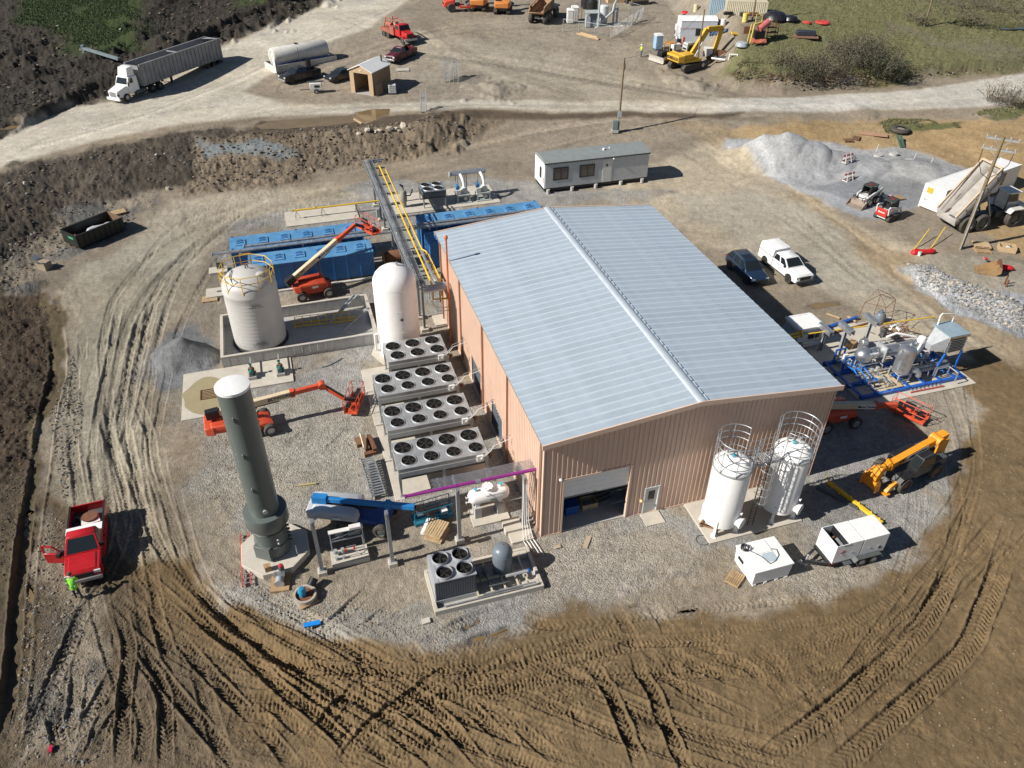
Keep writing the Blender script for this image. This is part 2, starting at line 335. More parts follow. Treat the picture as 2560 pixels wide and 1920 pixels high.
zone([(1500, 1170), (1540, 1230), (1700, 1330), (1600, 1300), (1480, 1220)], (.36, .30, .22), .8, .03, soft=1.2, amt=.6)
zone([(400, 930), (640, 850), (780, 900), (820, 1000), (700, 1050), (450, 1100)], (.40, .37, .31), 1.2, .03, soft=2)
zone([(330, 760), (420, 700), (480, 760), (400, 860), (340, 850)], (.25, .26, .27), .8, .03, soft=1.5)
zone([(150, 640), (350, 435), (700, 392), (800, 420), (560, 470), (430, 560), (390, 660), (345, 800), (330, 1000), (360, 1100), (420, 1210), (230, 1180), (140, 1050), (110, 900)], (.42, .365, .275), .5, .05, soft=2)
zone([(200, 560), (330, 500), (420, 520), (330, 700), (300, 1000), (200, 1050), (150, 900)], (.43, .39, .30), .4, .03, soft=3, amt=.8)
zone([(-200, 1900), (-200, 1200), (30, 1200), (60, 1060), (130, 1040), (240, 1190), (430, 1200), (520, 1300), (620, 1340), (830, 1400), (950, 1395), (1180, 1325), (1300, 1318), (1500, 1318), (1700, 1312), (1860, 1255), (1950, 1200), (2010, 1130), (2060, 1030), (2110, 900), (2085, 830), (2110, 740), (2212, 800), (2600, 850), (2600, 1900)], (.200, .139, .073), .16, .03, soft=1.3)
zone([(-200, 1900), (-200, 1000), (100, 1040), (300, 1240), (420, 1400), (640, 1700)], (.15, .115, .075), .5, .06, soft=3)
zone([(90, 1100), (130, 1250), (60, 1400), (40, 1560), (0, 1700), (200, 1600), (200, 1350), (170, 1200)], (.17, .155, .135), 1.1, .06, soft=2)
zone([(1960, 572), (2030, 588), (2130, 620), (2300, 670), (2300, 745), (2180, 715), (2080, 668), (1990, 622)], (.40, .41, .42), 1.6, .12, soft=1)
zone([(2000, 540), (2212, 560), (2300, 600), (2300, 670), (2100, 610), (1980, 565)], (.36, .33, .27), .8, .05, soft=1.2, amt=.8)
zone([(130, 440), (330, 430), (300, 470), (100, 560), (60, 640), (0, 640), (0, 560)], (.17, .17, .165), 1.3, .14, soft=2, amt=.8)
zone([(660, 1330), (780, 1280), (940, 1310), (930, 1380), (820, 1390), (700, 1350)], (.31, .29, .25), .5, .03, soft=1)
zone([(100, 640), (140, 700), (110, 900), (85, 1050), (60, 1200), (45, 1400), (20, 1400), (40, 1200), (70, 1000), (90, 850), (90, 720)], (.20, .155, .085), .2, .05, wt=.4, soft=.6)
zone([(340, 790), (375, 715), (430, 700), (478, 740), (470, 800), (400, 850), (350, 850)], (.22, .228, .235), .6, .02, soft=1.0, j=.4)
# brown mud worked into the pad gravel
gm = ss((fbm(GX, GY, .16, 4, 91) + .02) / .3) * ss((grav - .55) / .3) * ss((88 - GY) / 10); colr += (np.array((.33, .275, .20)) - colr) * (gm * .8)[:, None]; grav *= 1 - .4 * gm
# darkening put into the ground colour towards the left bank
colr *= (1 - .30 * ss((-16 - GX) / 16) * ss((80 - GY) / 25))[:, None]
colr *= .80
colr *= (1 + .27 * fbm(GX, GY, .22, 5, 11) + .16 * fbm(GX, GY, 1.7, 3, 15))[:, None]
lean = fbm(GX, GY, .12, 4, 21)[:, None]; colr *= 1 + lean * np.array([.03, 0, -.06])
colr = np.clip(colr, .01, .75)
# streaks of worn and muddy ground along the lanes
# mounds
def mound(c, r, h_, px_=1.0, seed=0, n=.3):
	global GZ
	i = np.nonzero((abs(GX - c.x) < r * 2) & (abs(GY - c.y) < r * 2))[0]
	d = np.hypot(GX[i] - c.x, (GY[i] - c.y) * px_) / r * (1 + n * fbm(GX[i], GY[i], .5, 3, seed))
	GZ[i] += h_ * np.clip(1 - d, 0, 1) ** .85
for (x, y, r, h_) in ((1690, 352, 5.2, 2.4), (1640, 347, 4.8, 1.7), (1755, 354, 4.8, 1.7), (1830, 360, 4.6, 1.1), (1930, 362, 5.5, .7), (2010, 372, 4.5, .5), (1600, 345, 3, .5)): mound(Dp(x, y), r, h_, 1.1, int(x), .12)
for (x, y, r, h_) in ((405, 772, 2.6, 1.7), (368, 775, 2.0, .5)): mound(Dp(x, y), r, h_, 1.2, int(x))
for (x, y, r, h_) in ((940, 282, 3.2, 1.0), (1860, 240, 2.5, .3), (1075, 195, 3.5, .7), (1040, 190, 2.5, .4), (1460, 172, 3, .6), (1500, 185, 2.5, .7), (350, 100, 4, 1.6), (420, 85, 4, 1.3), (300, 80, 3, 1.0), (560, 50, 3.5, 1.3), (620, 20, 4, 1.3), (700, 8, 3, 1), (130, 190, 3, .8), (80, 160, 3, 1.2), (500, 70, 3, 1), (200, 120, 3, .9), (30, 120, 4, 1.2)): mound(Dp(x, y), r, h_, 1.0, int(x), .9)
# riprap berm
for k in range(12):
	mound(Dp(1975 + k * 22, 590 + k * 10), 1.9, .5, 1, k, .5)
# relief
lump = fbm(GX, GY, .8, 4, 31)
GZ += rough_ * (lump * 1.6 + fbm(GX, GY, 3.1, 3, 41) * .9)
mudz = ss((.3 - grav) / .15) * ss((50 - GY) / 8)
GZ += .012 * fbm(GX, GY, 5, 2, 51) + mudz * (.016 * fbm(GX, GY, 7, 3, 55) + .02 * fbm(GX, GY, 1.4, 2, 57))
# tyre and crawler tracks pressed into the ground
def crom(pts, step=.35):
	P_ = [np.array(p, float) for p in pts]; P_ = [2 * P_[0] - P_[1]] + P_ + [2 * P_[-1] - P_[-2]]; out = []
	for i in range(1, len(P_) - 2):
		n = max(2, int(np.linalg.norm(P_[i + 1] - P_[i]) / step))
		for k in range(n):
			t = k / n; a, b, c, d = P_[i - 1:i + 3]
			out.append(.5 * (2 * b + (c - a) * t + (2 * a - 5 * b + 4 * c - d) * t * t + (3 * b - a - 3 * c + d) * t ** 3))
	out.append(P_[-2]); return np.array(out)
rowlo = ys
def press(pts, width=.55, depth=.07, kind='tire', pitch=.24, berm=.5, fade=2.0, tint=.0):
	C = crom(pts); seg = np.diff(C, axis=0); sl_ = np.linalg.norm(seg, axis=1); acc = np.concatenate([[0], np.cumsum(sl_)]); Lt = acc[-1]
	y0, y1 = C[:, 1].min() - width * 1.3, C[:, 1].max() + width * 1.3
	r0, r1 = np.searchsorted(ys, y0), np.searchsorted(ys, y1)
	if r1 <= r0: return
	sl0 = slice(r0 * NC, r1 * NC); X = GX[sl0]; Y = GY[sl0]
	i = np.nonzero((X > C[:, 0].min() - width * 1.3) & (X < C[:, 0].max() + width * 1.3))[0]
	if not len(i): return
	X = X[i] + fbm(X[i], Y[i], 1.3, 2, 77) * .06; Y = Y[i]; best = np.full(len(i), 1e9); bd = np.zeros(len(i)); bs = np.zeros(len(i))
	for k in range(len(seg)):
		a = C[k]; e = seg[k]; m = np.nonzero((X > min(a[0], a[0] + e[0]) - width * 1.3) & (X < max(a[0], a[0] + e[0]) + width * 1.3) & (Y > min(a[1], a[1] + e[1]) - width * 1.3) & (Y < max(a[1], a[1] + e[1]) + width * 1.3))[0]
		if not len(m): continue
		wx = X[m] - a[0]; wy = Y[m] - a[1]; t = np.clip((wx * e[0] + wy * e[1]) / (sl_[k] ** 2 + 1e-9), 0, 1)
		qx = wx - t * e[0]; qy = wy - t * e[1]; d2 = qx * qx + qy * qy; side = np.sign(e[0] * wy - e[1] * wx)
		b = d2 < best[m]; mm = m[b]; best[mm] = d2[b]; bd[mm] = (np.sqrt(d2) * side)[b]; bs[mm] = (acc[k] + t * sl_[k])[b]
	ok = best < (width * 1.2) ** 2; i = i[ok] + sl0.start; d = bd[ok]; s = bs[ok]; q = abs(d) / (width / 2)
	fd = np.clip(np.minimum(s, Lt - s) / fade, 0, 1) * (0.75 + .5 * vnoise(s * .35, s * 0 + width * 9, 3))
	inside = ss((1.08 - q) / .13)
	prof = -depth * inside + berm * depth * np.exp(-((q - 1.24) / .14) ** 2) * (1 + 1.4 * vnoise(s * 3.5, d * 3, 8))
	if kind == 'tire': ph = (s + abs(d) * .9) / pitch; tr = ss((np.abs(ph - np.floor(ph) - .5) * 2 - .3) / .35) * np.where(np.abs(d) < width * .06, .4, 1)
	elif kind == 'dozer': ph = s / pitch; tr = (ph - np.floor(ph) < .45).astype(float)
	else: tr = 0 * s + .5
	prof = prof + inside * (tr - .5) * np.maximum(depth * .75, .045 if kind == 'tire' else 0)
	wgt = inside * .75 * fd
	GZ[i] = GZ[i] + prof * fd - (rough_[i] * lump[i] * wgt * .8)
	if tint: colr[i] *= (1 - tint * inside * fd)[:, None]
def tk(tile, pts, width=.55, depth=.075, kind='tire', **k): press([T(tile, *p)[:2] for p in pts], width, depth, kind, **k)
def tkd(pts, width=.55, depth=.06, kind='tire', **k): press([Dp(*p)[:2] for p in pts], width, depth, kind, **k)
# background of faint tracks following the traffic around the pad
flows = [[(60, 1640), (200, 1330), (290, 1130), (250, 900), (300, 650), (430, 500), (700, 420)],
		 [(420, 1640), (330, 1350), (300, 1150), (260, 950), (330, 640), (480, 470), (720, 400)],
		 [(900, 1650), (640, 1480), (450, 1330), (350, 1180), (310, 1000)],
		 [(300, 1240), (480, 1390), (700, 1450), (1000, 1430), (1400, 1390), (1800, 1340), (2020, 1200), (2120, 1000), (2090, 780)],
		 [(500, 1520), (800, 1500), (1200, 1460), (1600, 1430), (1950, 1330), (2150, 1130), (2180, 950)],
		 [(760, 1650), (1000, 1500), (1250, 1400), (1450, 1330)], [(1000, 1650), (800, 1520), (560, 1390), (400, 1260)],
		 [(1600, 1655), (1850, 1480), (2010, 1290), (2080, 1100), (2060, 900)], [(1250, 1655), (1000, 1560), (720, 1410), (480, 1300)],
		 [(1700, 1655), (1400, 1560), (1150, 1440)]]
for f in flows:
	for rep in range(13):
		ox, oy = random.gauss(0, 55), random.gauss(0, 28); n = len(f); a = random.randrange(0, max(1, n - 2)); b = min(n, a + random.choice((2, 3, 4)))
		tkd([(x + ox + random.gauss(0, 8), y + oy + random.gauss(0, 6)) for x, y in f[a:b]] if b - a > 1 else f, random.choice((.45, .55, .7)), random.uniform(.04, .09), random.choice(('tire', 'tire', 'tire', 'dozer')), pitch=random.choice((.2, .26, .32)))
for rep in range(210):   # short shuffling marks everywhere on the mud
	x, y = random.uniform(350, 1950), random.uniform(1370, 1655); a = random.gauss(.55, .6); l = random.uniform(60, 190)
	tkd([(x, y), (x + math.cos(a) * l * .5, y + math.sin(a) * l * .4), (x + math.cos(a + .2) * l, y + math.sin(a + .2) * l * .8)], random.choice((.5, .6)), random.uniform(.04, .09), 'tire', pitch=random.choice((.24, .3)))
M_ = dict(width=.6, depth=.11)
for pts in ([(0, 1560), (300, 1340), (640, 1080), (960, 800), (1200, 580), (1400, 330), (1500, 130), (1620, -120)], [(560, 1680), (900, 1380), (1280, 1040), (1600, 760), (1760, 560), (1860, 300), (1960, 60), (2040, -160)]):
	tk(16, pts, .95, .17, 'tire', pitch=.3, berm=.7, tint=.06)
tk(16, [(0, 640), (400, 570), (800, 460), (1150, 300), (1330, 180)], .55, .05); tk(16, [(0, 900), (500, 840), (1000, 760), (1300, 700), (1650, 580), (1800, 350)], .6, .06)
tk(16, [(0, 470), (400, 410), (700, 370), (900, 200)], .5, .035)
for pts in ([(640, 700), (760, 850), (870, 1040), (960, 1260), (1040, 1450), (1120, 1680)], [(1050, 640), (1130, 850), (1230, 1020), (1330, 1280), (1430, 1500), (1530, 1680)]): tk(15, pts, .62, .2, berm=.8, tint=.05)
for pts in ([(1130, 660), (1350, 880), (1700, 1050), (2060, 1230)], [(1280, 640), (1600, 760), (1900, 900), (2120, 960)], [(1560, 640), (1850, 700), (2080, 800), (2140, 920), (2000, 940)], [(0, 1150), (250, 1080), (500, 990), (760, 900)],
			[(0, 900), (250, 800), (500, 720), (700, 740)], [(150, 1200), (500, 1120), (800, 1030)], [(870, 220), (1000, 450), (1100, 620)], [(1180, 200), (1300, 400), (1400, 560)], [(-100, 1130), (150, 1380), (350, 1550), (450, 1680)], [(-60, 1380), (60, 1560), (130, 1680)],
			[(0, 330), (300, 420), (560, 410)], [(700, 470), (1100, 560), (1500, 560), (2000, 520)], [(300, 560), (600, 620), (900, 560)]): tk(15, pts, .6, .13)
for pts in ([(-50, 700), (250, 1000), (520, 1200), (760, 1420), (900, 1560)], [(130, 760), (400, 950), (700, 1180)], [(1080, 1230), (1250, 1380), (1500, 1560), (1620, 1680)], [(1400, 1000), (1600, 1200), (1850, 1500), (2000, 1680)], [(1700, 1000), (1950, 1220), (2212, 1500)],
			[(0, 1250), (200, 1480), (340, 1680)], [(430, 1470), (560, 1280), (700, 1100), (900, 900), (1020, 780)], [(740, 1640), (900, 1380), (1100, 1180), (1380, 980), (1600, 830), (1760, 740)], [(0, 620), (300, 740), (700, 790), (1100, 800), (1600, 800), (2212, 760)],
			[(900, 1480), (1150, 1600), (1300, 1700)], [(1000, 920), (1250, 1080), (1500, 1260), (1760, 1500)], [(520, 540), (760, 310), (1010, 80)], [(790, 540), (1000, 400), (1200, 250)], [(1500, 560), (1800, 400), (2212, 280)], [(1700, 640), (2000, 530), (2212, 470)],
			[(0, 1000), (180, 1150), (420, 1360)]): tk(14, pts, .6, .16, berm=.8)
for pts in ([(1030, 260), (1110, 600), (1090, 900), (1060, 1200), (1050, 1680)], [(1180, 660), (1400, 980), (1430, 1400), (1420, 1680)], [(1500, 480), (1750, 780), (2000, 1050), (2230, 1260)], [(1550, 180), (1850, 470), (2060, 620), (2230, 690)], [(1640, 0), (1900, 280), (2230, 470)],
			[(1150, 520), (1500, 1000), (1800, 1350), (2100, 1680)], [(1280, 100), (1400, 500), (1490, 780)], [(560, 1500), (800, 1150), (1030, 760)], [(800, 1540), (1000, 1200), (1290, 920)], [(400, 1030), (480, 1300), (550, 1580)], [(680, 700), (640, 1100), (560, 1480)], [(1000, 350), (1040, 650)],
			[(1180, 1050), (1260, 1300), (1200, 1660)], [(900, 1100), (830, 1400), (700, 1680)]): tk(13, pts, .62, .15, random.choice(('tire', 'rut', 'tire')), berm=.7, tint=.1)
for pts in ([(620, 350), (640, 620), (700, 1000)], [(950, 400), (1010, 700)], [(780, 560), (850, 950)], [(1090, 350), (1150, 650), (1200, 900)], [(1140, 60), (1290, 420), (1340, 720), (1430, 1020), (1560, 1420), (1640, 1700)], [(1220, 1000), (1330, 1300), (1480, 1600)], [(1300, 280), (1560, 350)], [(930, 0), (950, 400)], [(660, -200), (620, 300)],
			[(1600, 1300), (1760, 1660)]): tk(9, pts, .6, .085, tint=.08)
for pts in ([(900, 1680), (890, 1300), (1000, 900), (1300, 560), (1700, 330), (2212, 150)], [(1250, 1400), (1230, 1200), (1350, 950), (1600, 640)], [(700, 1500), (720, 1250)], [(1500, 300), (1900, 180), (2212, 60)], [(560, 700), (620, 660)], [(600, 860), (480, 740)]): tk(5, pts, .6, .07, tint=.1)
for pts in ([(860, 330), (720, 480), (560, 610)], [(580, 380), (400, 440), (200, 580)]): tk(10, pts, .6, .10)
for pts in ([(0, 150), (400, 420), (800, 760), (1200, 1000), (1600, 1300), (2212, 1659)], [(200, 120), (600, 500), (900, 760), (1300, 980), (1900, 1400)], [(600, 240), (900, 500), (1150, 640)]): tk(8, pts, .6, .045, tint=.10)
for pts in ([(1150, 930), (1300, 1150), (1600, 1400), (2000, 1659)], [(1300, 1000), (1500, 1200), (1800, 1400), (2100, 1560)], [(0, 1250), (400, 1130), (900, 1060)], [(0, 400), (600, 560), (1300, 760), (2212, 880)], [(0, 560), (700, 700), (1400, 860)]): tk(3, pts, .6, .03, 'rut', tint=.14)
for k in range(16):    # crawler marks on the tan fill
	y = 262 + k * 6; tkd([(1640 + k * 7, y), (1800 + k * 8, y + 4), (1980 + k * 12, y + 8)], .6, .07, 'dozer', pitch=.34, tint=.1)
for pts in ([(0, 1180), (500, 1000), (900, 860)], [(0, 1420), (400, 1200), (900, 1060), (1500, 960), (2100, 900)], [(1700, 480), (2212, 400)], [(700, 1110), (1000, 1150)]): tk(1, pts, .7, .05, 'rut', tint=.15)
for pts in ([(0, 1340 - 0), (700, 1250), (1400, 1130)], [(0, 1560), (700, 1400), (1500, 1250), (2212, 1120)], [(0, 1640), (900, 1450), (2212, 1230)], [(700, 480), (400, 600), (200, 780), (500, 880)], [(1200, 60), (800, 250), (300, 480)], [(1500, 150), (1800, 260), (2212, 380)], [(1460, 1270), (1650, 1190), (1850, 1080)]): tk(2, pts, .6, .05, random.choice(('rut', 'tire')), tint=.16)
for k in range(70):   # worn streaks on the lanes
	f = random.choice(([(0, 330), (250, 270), (500, 180), (760, 60)], [(300, 300), (640, 238), (1000, 224), (1400, 228)], [(1400, 228), (1800, 226), (2212, 195)], [(880, 110), (1100, 140), (1400, 190), (1600, 222)], [(240, 1100), (230, 850), (330, 620), (560, 460), (800, 400), (1050, 340)], [(1480, 260), (1650, 380), (1850, 520), (2050, 680), (2212, 800)], [(700, 20), (900, 90), (1150, 120), (1400, 170)], [(560, 200), (760, 120), (1000, 60), (1300, 50)], [(900, 40), (1000, 110), (1200, 190), (1300, 220)], [(1420, 90), (1500, 160), (1560, 215)], [(1130, 330), (1300, 290), (1500, 260), (1700, 250)], [(820, 360), (1050, 310), (1250, 270), (1420, 250)]))
	o = random.gauss(0, 12); o2 = random.gauss(0, 9)
	tkd([(x + o * 1.5, y + o2 * (.6 if y < 400 else 1.6)) for x, y in f], random.uniform(.4, 1.2), .02, 'rut', tint=random.uniform(-.25, .24), fade=6)
# ditch along the left edge
press([Dp(*p)[:2] for p in ((120, 700), (125, 800), (100, 900), (85, 1020), (62, 1150), (48, 1300), (36, 1450), (10, 1640))], 1.1, .22, 'rut', berm=.35, fade=3)
press([Dp(*p)[:2] for p in ((60, 1060), (40, 1250), (16, 1500), (-20, 1640))], .7, .17, 'rut', berm=.5, fade=3)
# puddles: flat water in hollows
PUD = []
def puddle(tile, pts, dz=.10, ditch=False):
	P_ = poly_w([T(tile, *p) for p in pts] if tile else [Dp(*p) for p in pts])
	x0, y0 = P_.min(0) - 1; x1, y1 = P_.max(0) + 1
	i = np.nonzero((GX > x0) & (GX < x1) & (GY > y0) & (GY < y1))[0]
	sd = sdist(GX[i] + fbm(GX[i], GY[i], 1.2, 3, 3) * .35, GY[i] + fbm(GX[i], GY[i], 1.2, 3, 9) * .35, P_); s = ss(sd / .5 + .5)
	inn = GZ[i][sd > 0] if (sd > 0).sum() > 3 else GZ[i]
	zl = float(np.percentile(inn, 30 if ditch else 22))
	GZ[i] -= s * (.05 if ditch else np.clip(GZ[i] - (zl - dz * .5), 0, 1) * .8 + .02)
	wet[i] = np.maximum(wet[i], ss(s * 1.5) * .9); colr[i] *= (1 - .3 * s)[:, None]
	PUD.append((P_, zl - (.02 if ditch else dz * .25)))
puddle(2, [(840, 1040), (850, 970), (1000, 945), (1160, 940), (1150, 990), (1060, 1030), (930, 1075)])
puddle(2, [(0, 1090), (100, 1050), (600, 1010), (850, 1000), (840, 1060), (620, 1085), (300, 1110), (40, 1115)])
puddle(1, [(390, 950), (480, 920), (650, 890), (660, 910), (560, 960), (420, 1000)])
puddle(1, [(0, 1110), (90, 1050), (180, 1035), (180, 1080), (60, 1130)])
puddle(14, [(1720, 600), (1800, 560), (1960, 515), (2212, 420), (2212, 470), (1950, 560), (1800, 610)])
puddle(14, [(1780, 440), (1850, 395), (1960, 370), (1960, 395), (1850, 450)])
puddle(14, [(1980, 800), (2212, 750), (2212, 790), (2050, 830)]); puddle(15, [(0, 740), (60, 715), (40, 760)])
puddle(15, [(1000, 250), (1080, 225), (1090, 250), (1010, 270)]); puddle(15, [(1430, 310), (1550, 290), (1610, 295), (1560, 325), (1460, 330)])
puddle(5, [(480, 930), (530, 890), (545, 1000), (520, 1060), (490, 1020)], ditch=True); puddle(9, [(180, 1120), (230, 1100), (230, 1290), (200, 1330)], ditch=True); puddle(9, [(225, 1060), (310, 1055), (320, 1085), (230, 1090)], ditch=True)
puddle(13, [(225, 60), (300, 120), (290, 320), (240, 380), (215, 200)], ditch=True); puddle(13, [(160, 880), (200, 850), (170, 1000), (130, 1030)], ditch=True); puddle(13, [(440, 1150), (510, 1130), (490, 1260), (540, 1420), (510, 1500), (470, 1350)])
puddle(13, [(870, 1440), (920, 1380), (900, 1480), (860, 1530)]); puddle(13, [(1210, 1560), (1270, 1500), (1260, 1580), (1210, 1640)])
puddle(13, [(90, 1150), (130, 1150), (110, 1330), (70, 1430), (60, 1380)], ditch=True); puddle(8, [(340, 980), (450, 955), (600, 955), (610, 980), (420, 1010)])
puddle(4, [(1580, 195), (1800, 180), (2240, 210), (2240, 265), (2000, 255), (1700, 230)], .15)

me = bpy.data.meshes.new('ground')
nv = len(GX); me.vertices.add(nv); me.vertices.foreach_set('co', np.stack([GX, GY, GZ], 1).astype(np.float32).ravel())
ii = (np.arange(NR - 1)[:, None] * NC + np.arange(NC - 1)[None, :]).ravel(); quads = np.stack([ii, ii + 1, ii + NC + 1, ii + NC], 1)
nq = len(quads); me.loops.add(nq * 4); me.loops.foreach_set('vertex_index', quads.ravel().astype(np.int32))
me.polygons.add(nq); me.polygons.foreach_set('loop_start', (np.arange(nq) * 4).astype(np.int32)); me.polygons.foreach_set('use_smooth', np.ones(nq, bool))
me.update(calc_edges=True)
ca = me.attributes.new('soil', 'FLOAT_COLOR', 'POINT'); ca.data.foreach_set('color', np.concatenate([np.clip(colr, .008, .8), np.ones((nv, 1))], 1).astype(np.float32).ravel())
for nm, arr in (('stones', grav), ('turf', grassw), ('damp', wet)): me.attributes.new(nm, 'FLOAT', 'POINT').data.foreach_set('value', arr.astype(np.float32))
def ground_mat():
	m = bpy.data.materials.new('soil_and_gravel'); m.use_nodes = True; n = m.node_tree; L = n.links; N = n.nodes.new; b = n.nodes['Principled BSDF']
	tc = N('ShaderNodeTexCoord'); P_ = tc.outputs['Object']
	def attr(nm): a = N('ShaderNodeAttribute'); a.attribute_name = nm; return a
	def noise(sc, det=5, ro=.65): k = N('ShaderNodeTexNoise'); k.inputs['Scale'].default_value = sc; k.inputs['Detail'].default_value = det; k.inputs['Roughness'].default_value = ro; L.new(P_, k.inputs['Vector']); return k.outputs[0]
	def vor(sc, out='Color', feat='F1'): k = N('ShaderNodeTexVoronoi'); k.feature = feat; k.inputs['Scale'].default_value = sc; L.new(P_, k.inputs['Vector']); return k
	def rng_(x, a, b_, c, d): k = N('ShaderNodeMapRange'); L.new(x, k.inputs[0]); [setattr(k.inputs[i + 1], 'default_value', v) for i, v in enumerate((a, b_, c, d))]; return k.outputs[0]
	def math_(op, a, b_): k = N('ShaderNodeMath'); k.operation = op; (L.new(a, k.inputs[0]) if not isinstance(a, (int, float)) else setattr(k.inputs[0], 'default_value', a)); (L.new(b_, k.inputs[1]) if not isinstance(b_, (int, float)) else setattr(k.inputs[1], 'default_value', b_)); return k.outputs[0]
	soil = attr('soil').outputs['Color']; st = attr('stones').outputs['Fac']; tf = attr('turf').outputs['Fac']; dp = attr('damp').outputs['Fac']
	v1 = vor(12); v2 = vor(24)
	bw1 = N('ShaderNodeSeparateColor'); L.new(v1.outputs['Color'], bw1.inputs[0]); bw2 = N('ShaderNodeSeparateColor'); L.new(v2.outputs['Color'], bw2.inputs[0])
	g1 = rng_(bw1.outputs[0], 0, 1, -.5, .5); g2 = rng_(bw2.outputs[1], 0, 1, -.5, .5)
	gs = math_('MULTIPLY', math_('ADD', g1, g2), math_('MULTIPLY', st, .32))
	fine = rng_(noise(3.0, 8, .72), .3, .7, -.26, .26); mid = rng_(noise(.9, 6), .3, .7, -.16, .16)
	fac = math_('ADD', math_('ADD', gs, fine), math_('ADD', mid, 1.0))
	sc = N('ShaderNodeVectorMath'); sc.operation = 'SCALE'; L.new(soil, sc.inputs[0]); L.new(fac, sc.inputs['Scale'])
	# pale pebbles lying on the mud
	pb = rng_(v2.outputs['Distance'], .0, .22, 1, 0); pbr = math_('MULTIPLY', math_('GREATER_THAN', bw2.outputs[2], .92), math_('MULTIPLY', pb, .8))
	mx = N('ShaderNodeMix'); mx.data_type = 'RGBA'; L.new(pbr, mx.inputs[0]); L.new(sc.outputs[0], mx.inputs[6]); mx.inputs[7].default_value = (.34, .29, .22, 1)
	# turf: dry straw and green blades
	tn = N('ShaderNodeMix'); tn.data_type = 'RGBA'; L.new(rng_(noise(2.2, 8, .75), .35, .65, 0, 1), tn.inputs[0]); tn.inputs[6].default_value = (.075, .09, .03, 1); tn.inputs[7].default_value = (.22, .195, .11, 1)
	tm = N('ShaderNodeMix'); tm.data_type = 'RGBA'; L.new(math_('MULTIPLY', tf, .55), tm.inputs[0]); L.new(mx.outputs[2], tm.inputs[6]); L.new(tn.outputs[2], tm.inputs[7])
	wd = N('ShaderNodeVectorMath'); wd.operation = 'SCALE'; L.new(tm.outputs[2], wd.inputs[0]); L.new(rng_(dp, 0, 1, 1, .62), wd.inputs['Scale'])
	L.new(wd.outputs[0], b.inputs['Base Color']); L.new(rng_(dp, 0, 1, .95, .35), b.inputs['Roughness']); b.inputs['Specular IOR Level'].default_value = .25
	hgt = math_('ADD', math_('MULTIPLY', math_('ADD', math_('MULTIPLY', v1.outputs['Distance'], -1.0), math_('MULTIPLY', v2.outputs['Distance'], -.5)), math_('MULTIPLY', st, .75)), math_('MULTIPLY', noise(9, 6, .7), .55))
	bu = N('ShaderNodeBump'); bu.inputs['Strength'].default_value = .9; bu.inputs['Distance'].default_value = .07; L.new(hgt, bu.inputs['Height']); L.new(bu.outputs[0], b.inputs['Normal'])
	return m
me.materials.append(ground_mat()); ground = link('ground', me); struct(ground)
def hgt(x, y):
	"""height of the finished ground near x, y"""
	r = int(np.clip(np.searchsorted(ys, y), 1, NR - 1)); r = r if abs(ys[r] - y) < abs(ys[r - 1] - y) else r - 1
	c = int(np.clip(np.searchsorted(Xc, x / sy[r]), 0, NC - 1)); return float(GZ[r * NC + c])
water = mat('muddy_water', (.19, .135, .068), .08, var=.15, sc=.6, spec=.5); waterg = mat('green_pond_water', (.05, .045, .018), .1, var=.1)
for k, (P_, z) in enumerate(PUD):
	c = P_.mean(0); m = MB(); Q = [P_[i] + (P_[(i + 1) % len(P_)] - P_[i]) * f for i in range(len(P_)) for f in (0, .2, .4, .6, .8)]; q = [(c[0] + (p[0] - c[0]) * 1.08 + random.gauss(0, .09), c[1] + (p[1] - c[1]) * 1.08 + random.gauss(0, .12), z) for p in Q]; m.add(q, [tuple(range(len(q)))])
	struct(m.build('puddle' if k < len(PUD) - 1 else 'pond_water', water if k < len(PUD) - 1 else waterg, smooth=False))
# ------------------------------------------------------------------ process building
def bthing(name, label, cat, u, v, z=0.0, rot=0.0, group=None): return thing(name, label, cat, UV(u, v, z), BA + rot, group)
BW, BL, HE, HR = 18.17, 25.76, 7.36, 8.25
def gable(u): return HE + (HR - HE) * (1 - abs(u - BW / 2) / (BW / 2))
peach = mat('peach_cladding', (.64, .46, .355), .5, var=.05, sc=.6, dirt=.1, dcol=(.42, .30, .22))
peachtrim = mat('peach_trim', (.70, .51, .39), .45, var=.04)
galvroof = mat('galvalume_roof', (.52, .605, .67), .36, .33, var=.06, sc=1.2, dirt=.12, dcol=(.50, .54, .58))
_n = galvroof.node_tree; _k = next(q for q in _n.nodes if q.type == 'VECT_MATH'); _src = _k.inputs['Scale'].links[0].from_socket
_oi = _n.nodes.new('ShaderNodeObjectInfo'); _mr = _n.nodes.new('ShaderNodeMapRange'); _mr.inputs[3].default_value = .95; _mr.inputs[4].default_value = 1.05; _mu = _n.nodes.new('ShaderNodeMath'); _mu.operation = 'MULTIPLY'
_n.links.new(_oi.outputs['Random'], _mr.inputs[0]); _n.links.new(_mr.outputs[0], _mu.inputs[0]); _n.links.new(_src, _mu.inputs[1]); _n.links.new(_mu.outputs[0], _k.inputs['Scale'])
bld = thing('process_building', 'long peach metal building with pale blue-grey ridged roof', 'building', BO, BA)
def rib_panel(u0, u1, zb, ztop, ribs, out):
	"""cladding sheet between u0 and u1; out(u, offset, z) -> point"""
	prof = [(u0, 0)]
	for r in ribs: prof += [(r - .06, 0), (r - .03, .055), (r + .03, .055), (r + .06, 0)]
	prof += [(u1, 0)]; m = MB(); n = len(prof)
	m.add([out(u, o, zb) for u, o in prof] + [out(u, o, ztop(u)) for u, o in prof], [(i, i + 1, n + i + 1, n + i) for i in range(n - 1)])
	return m
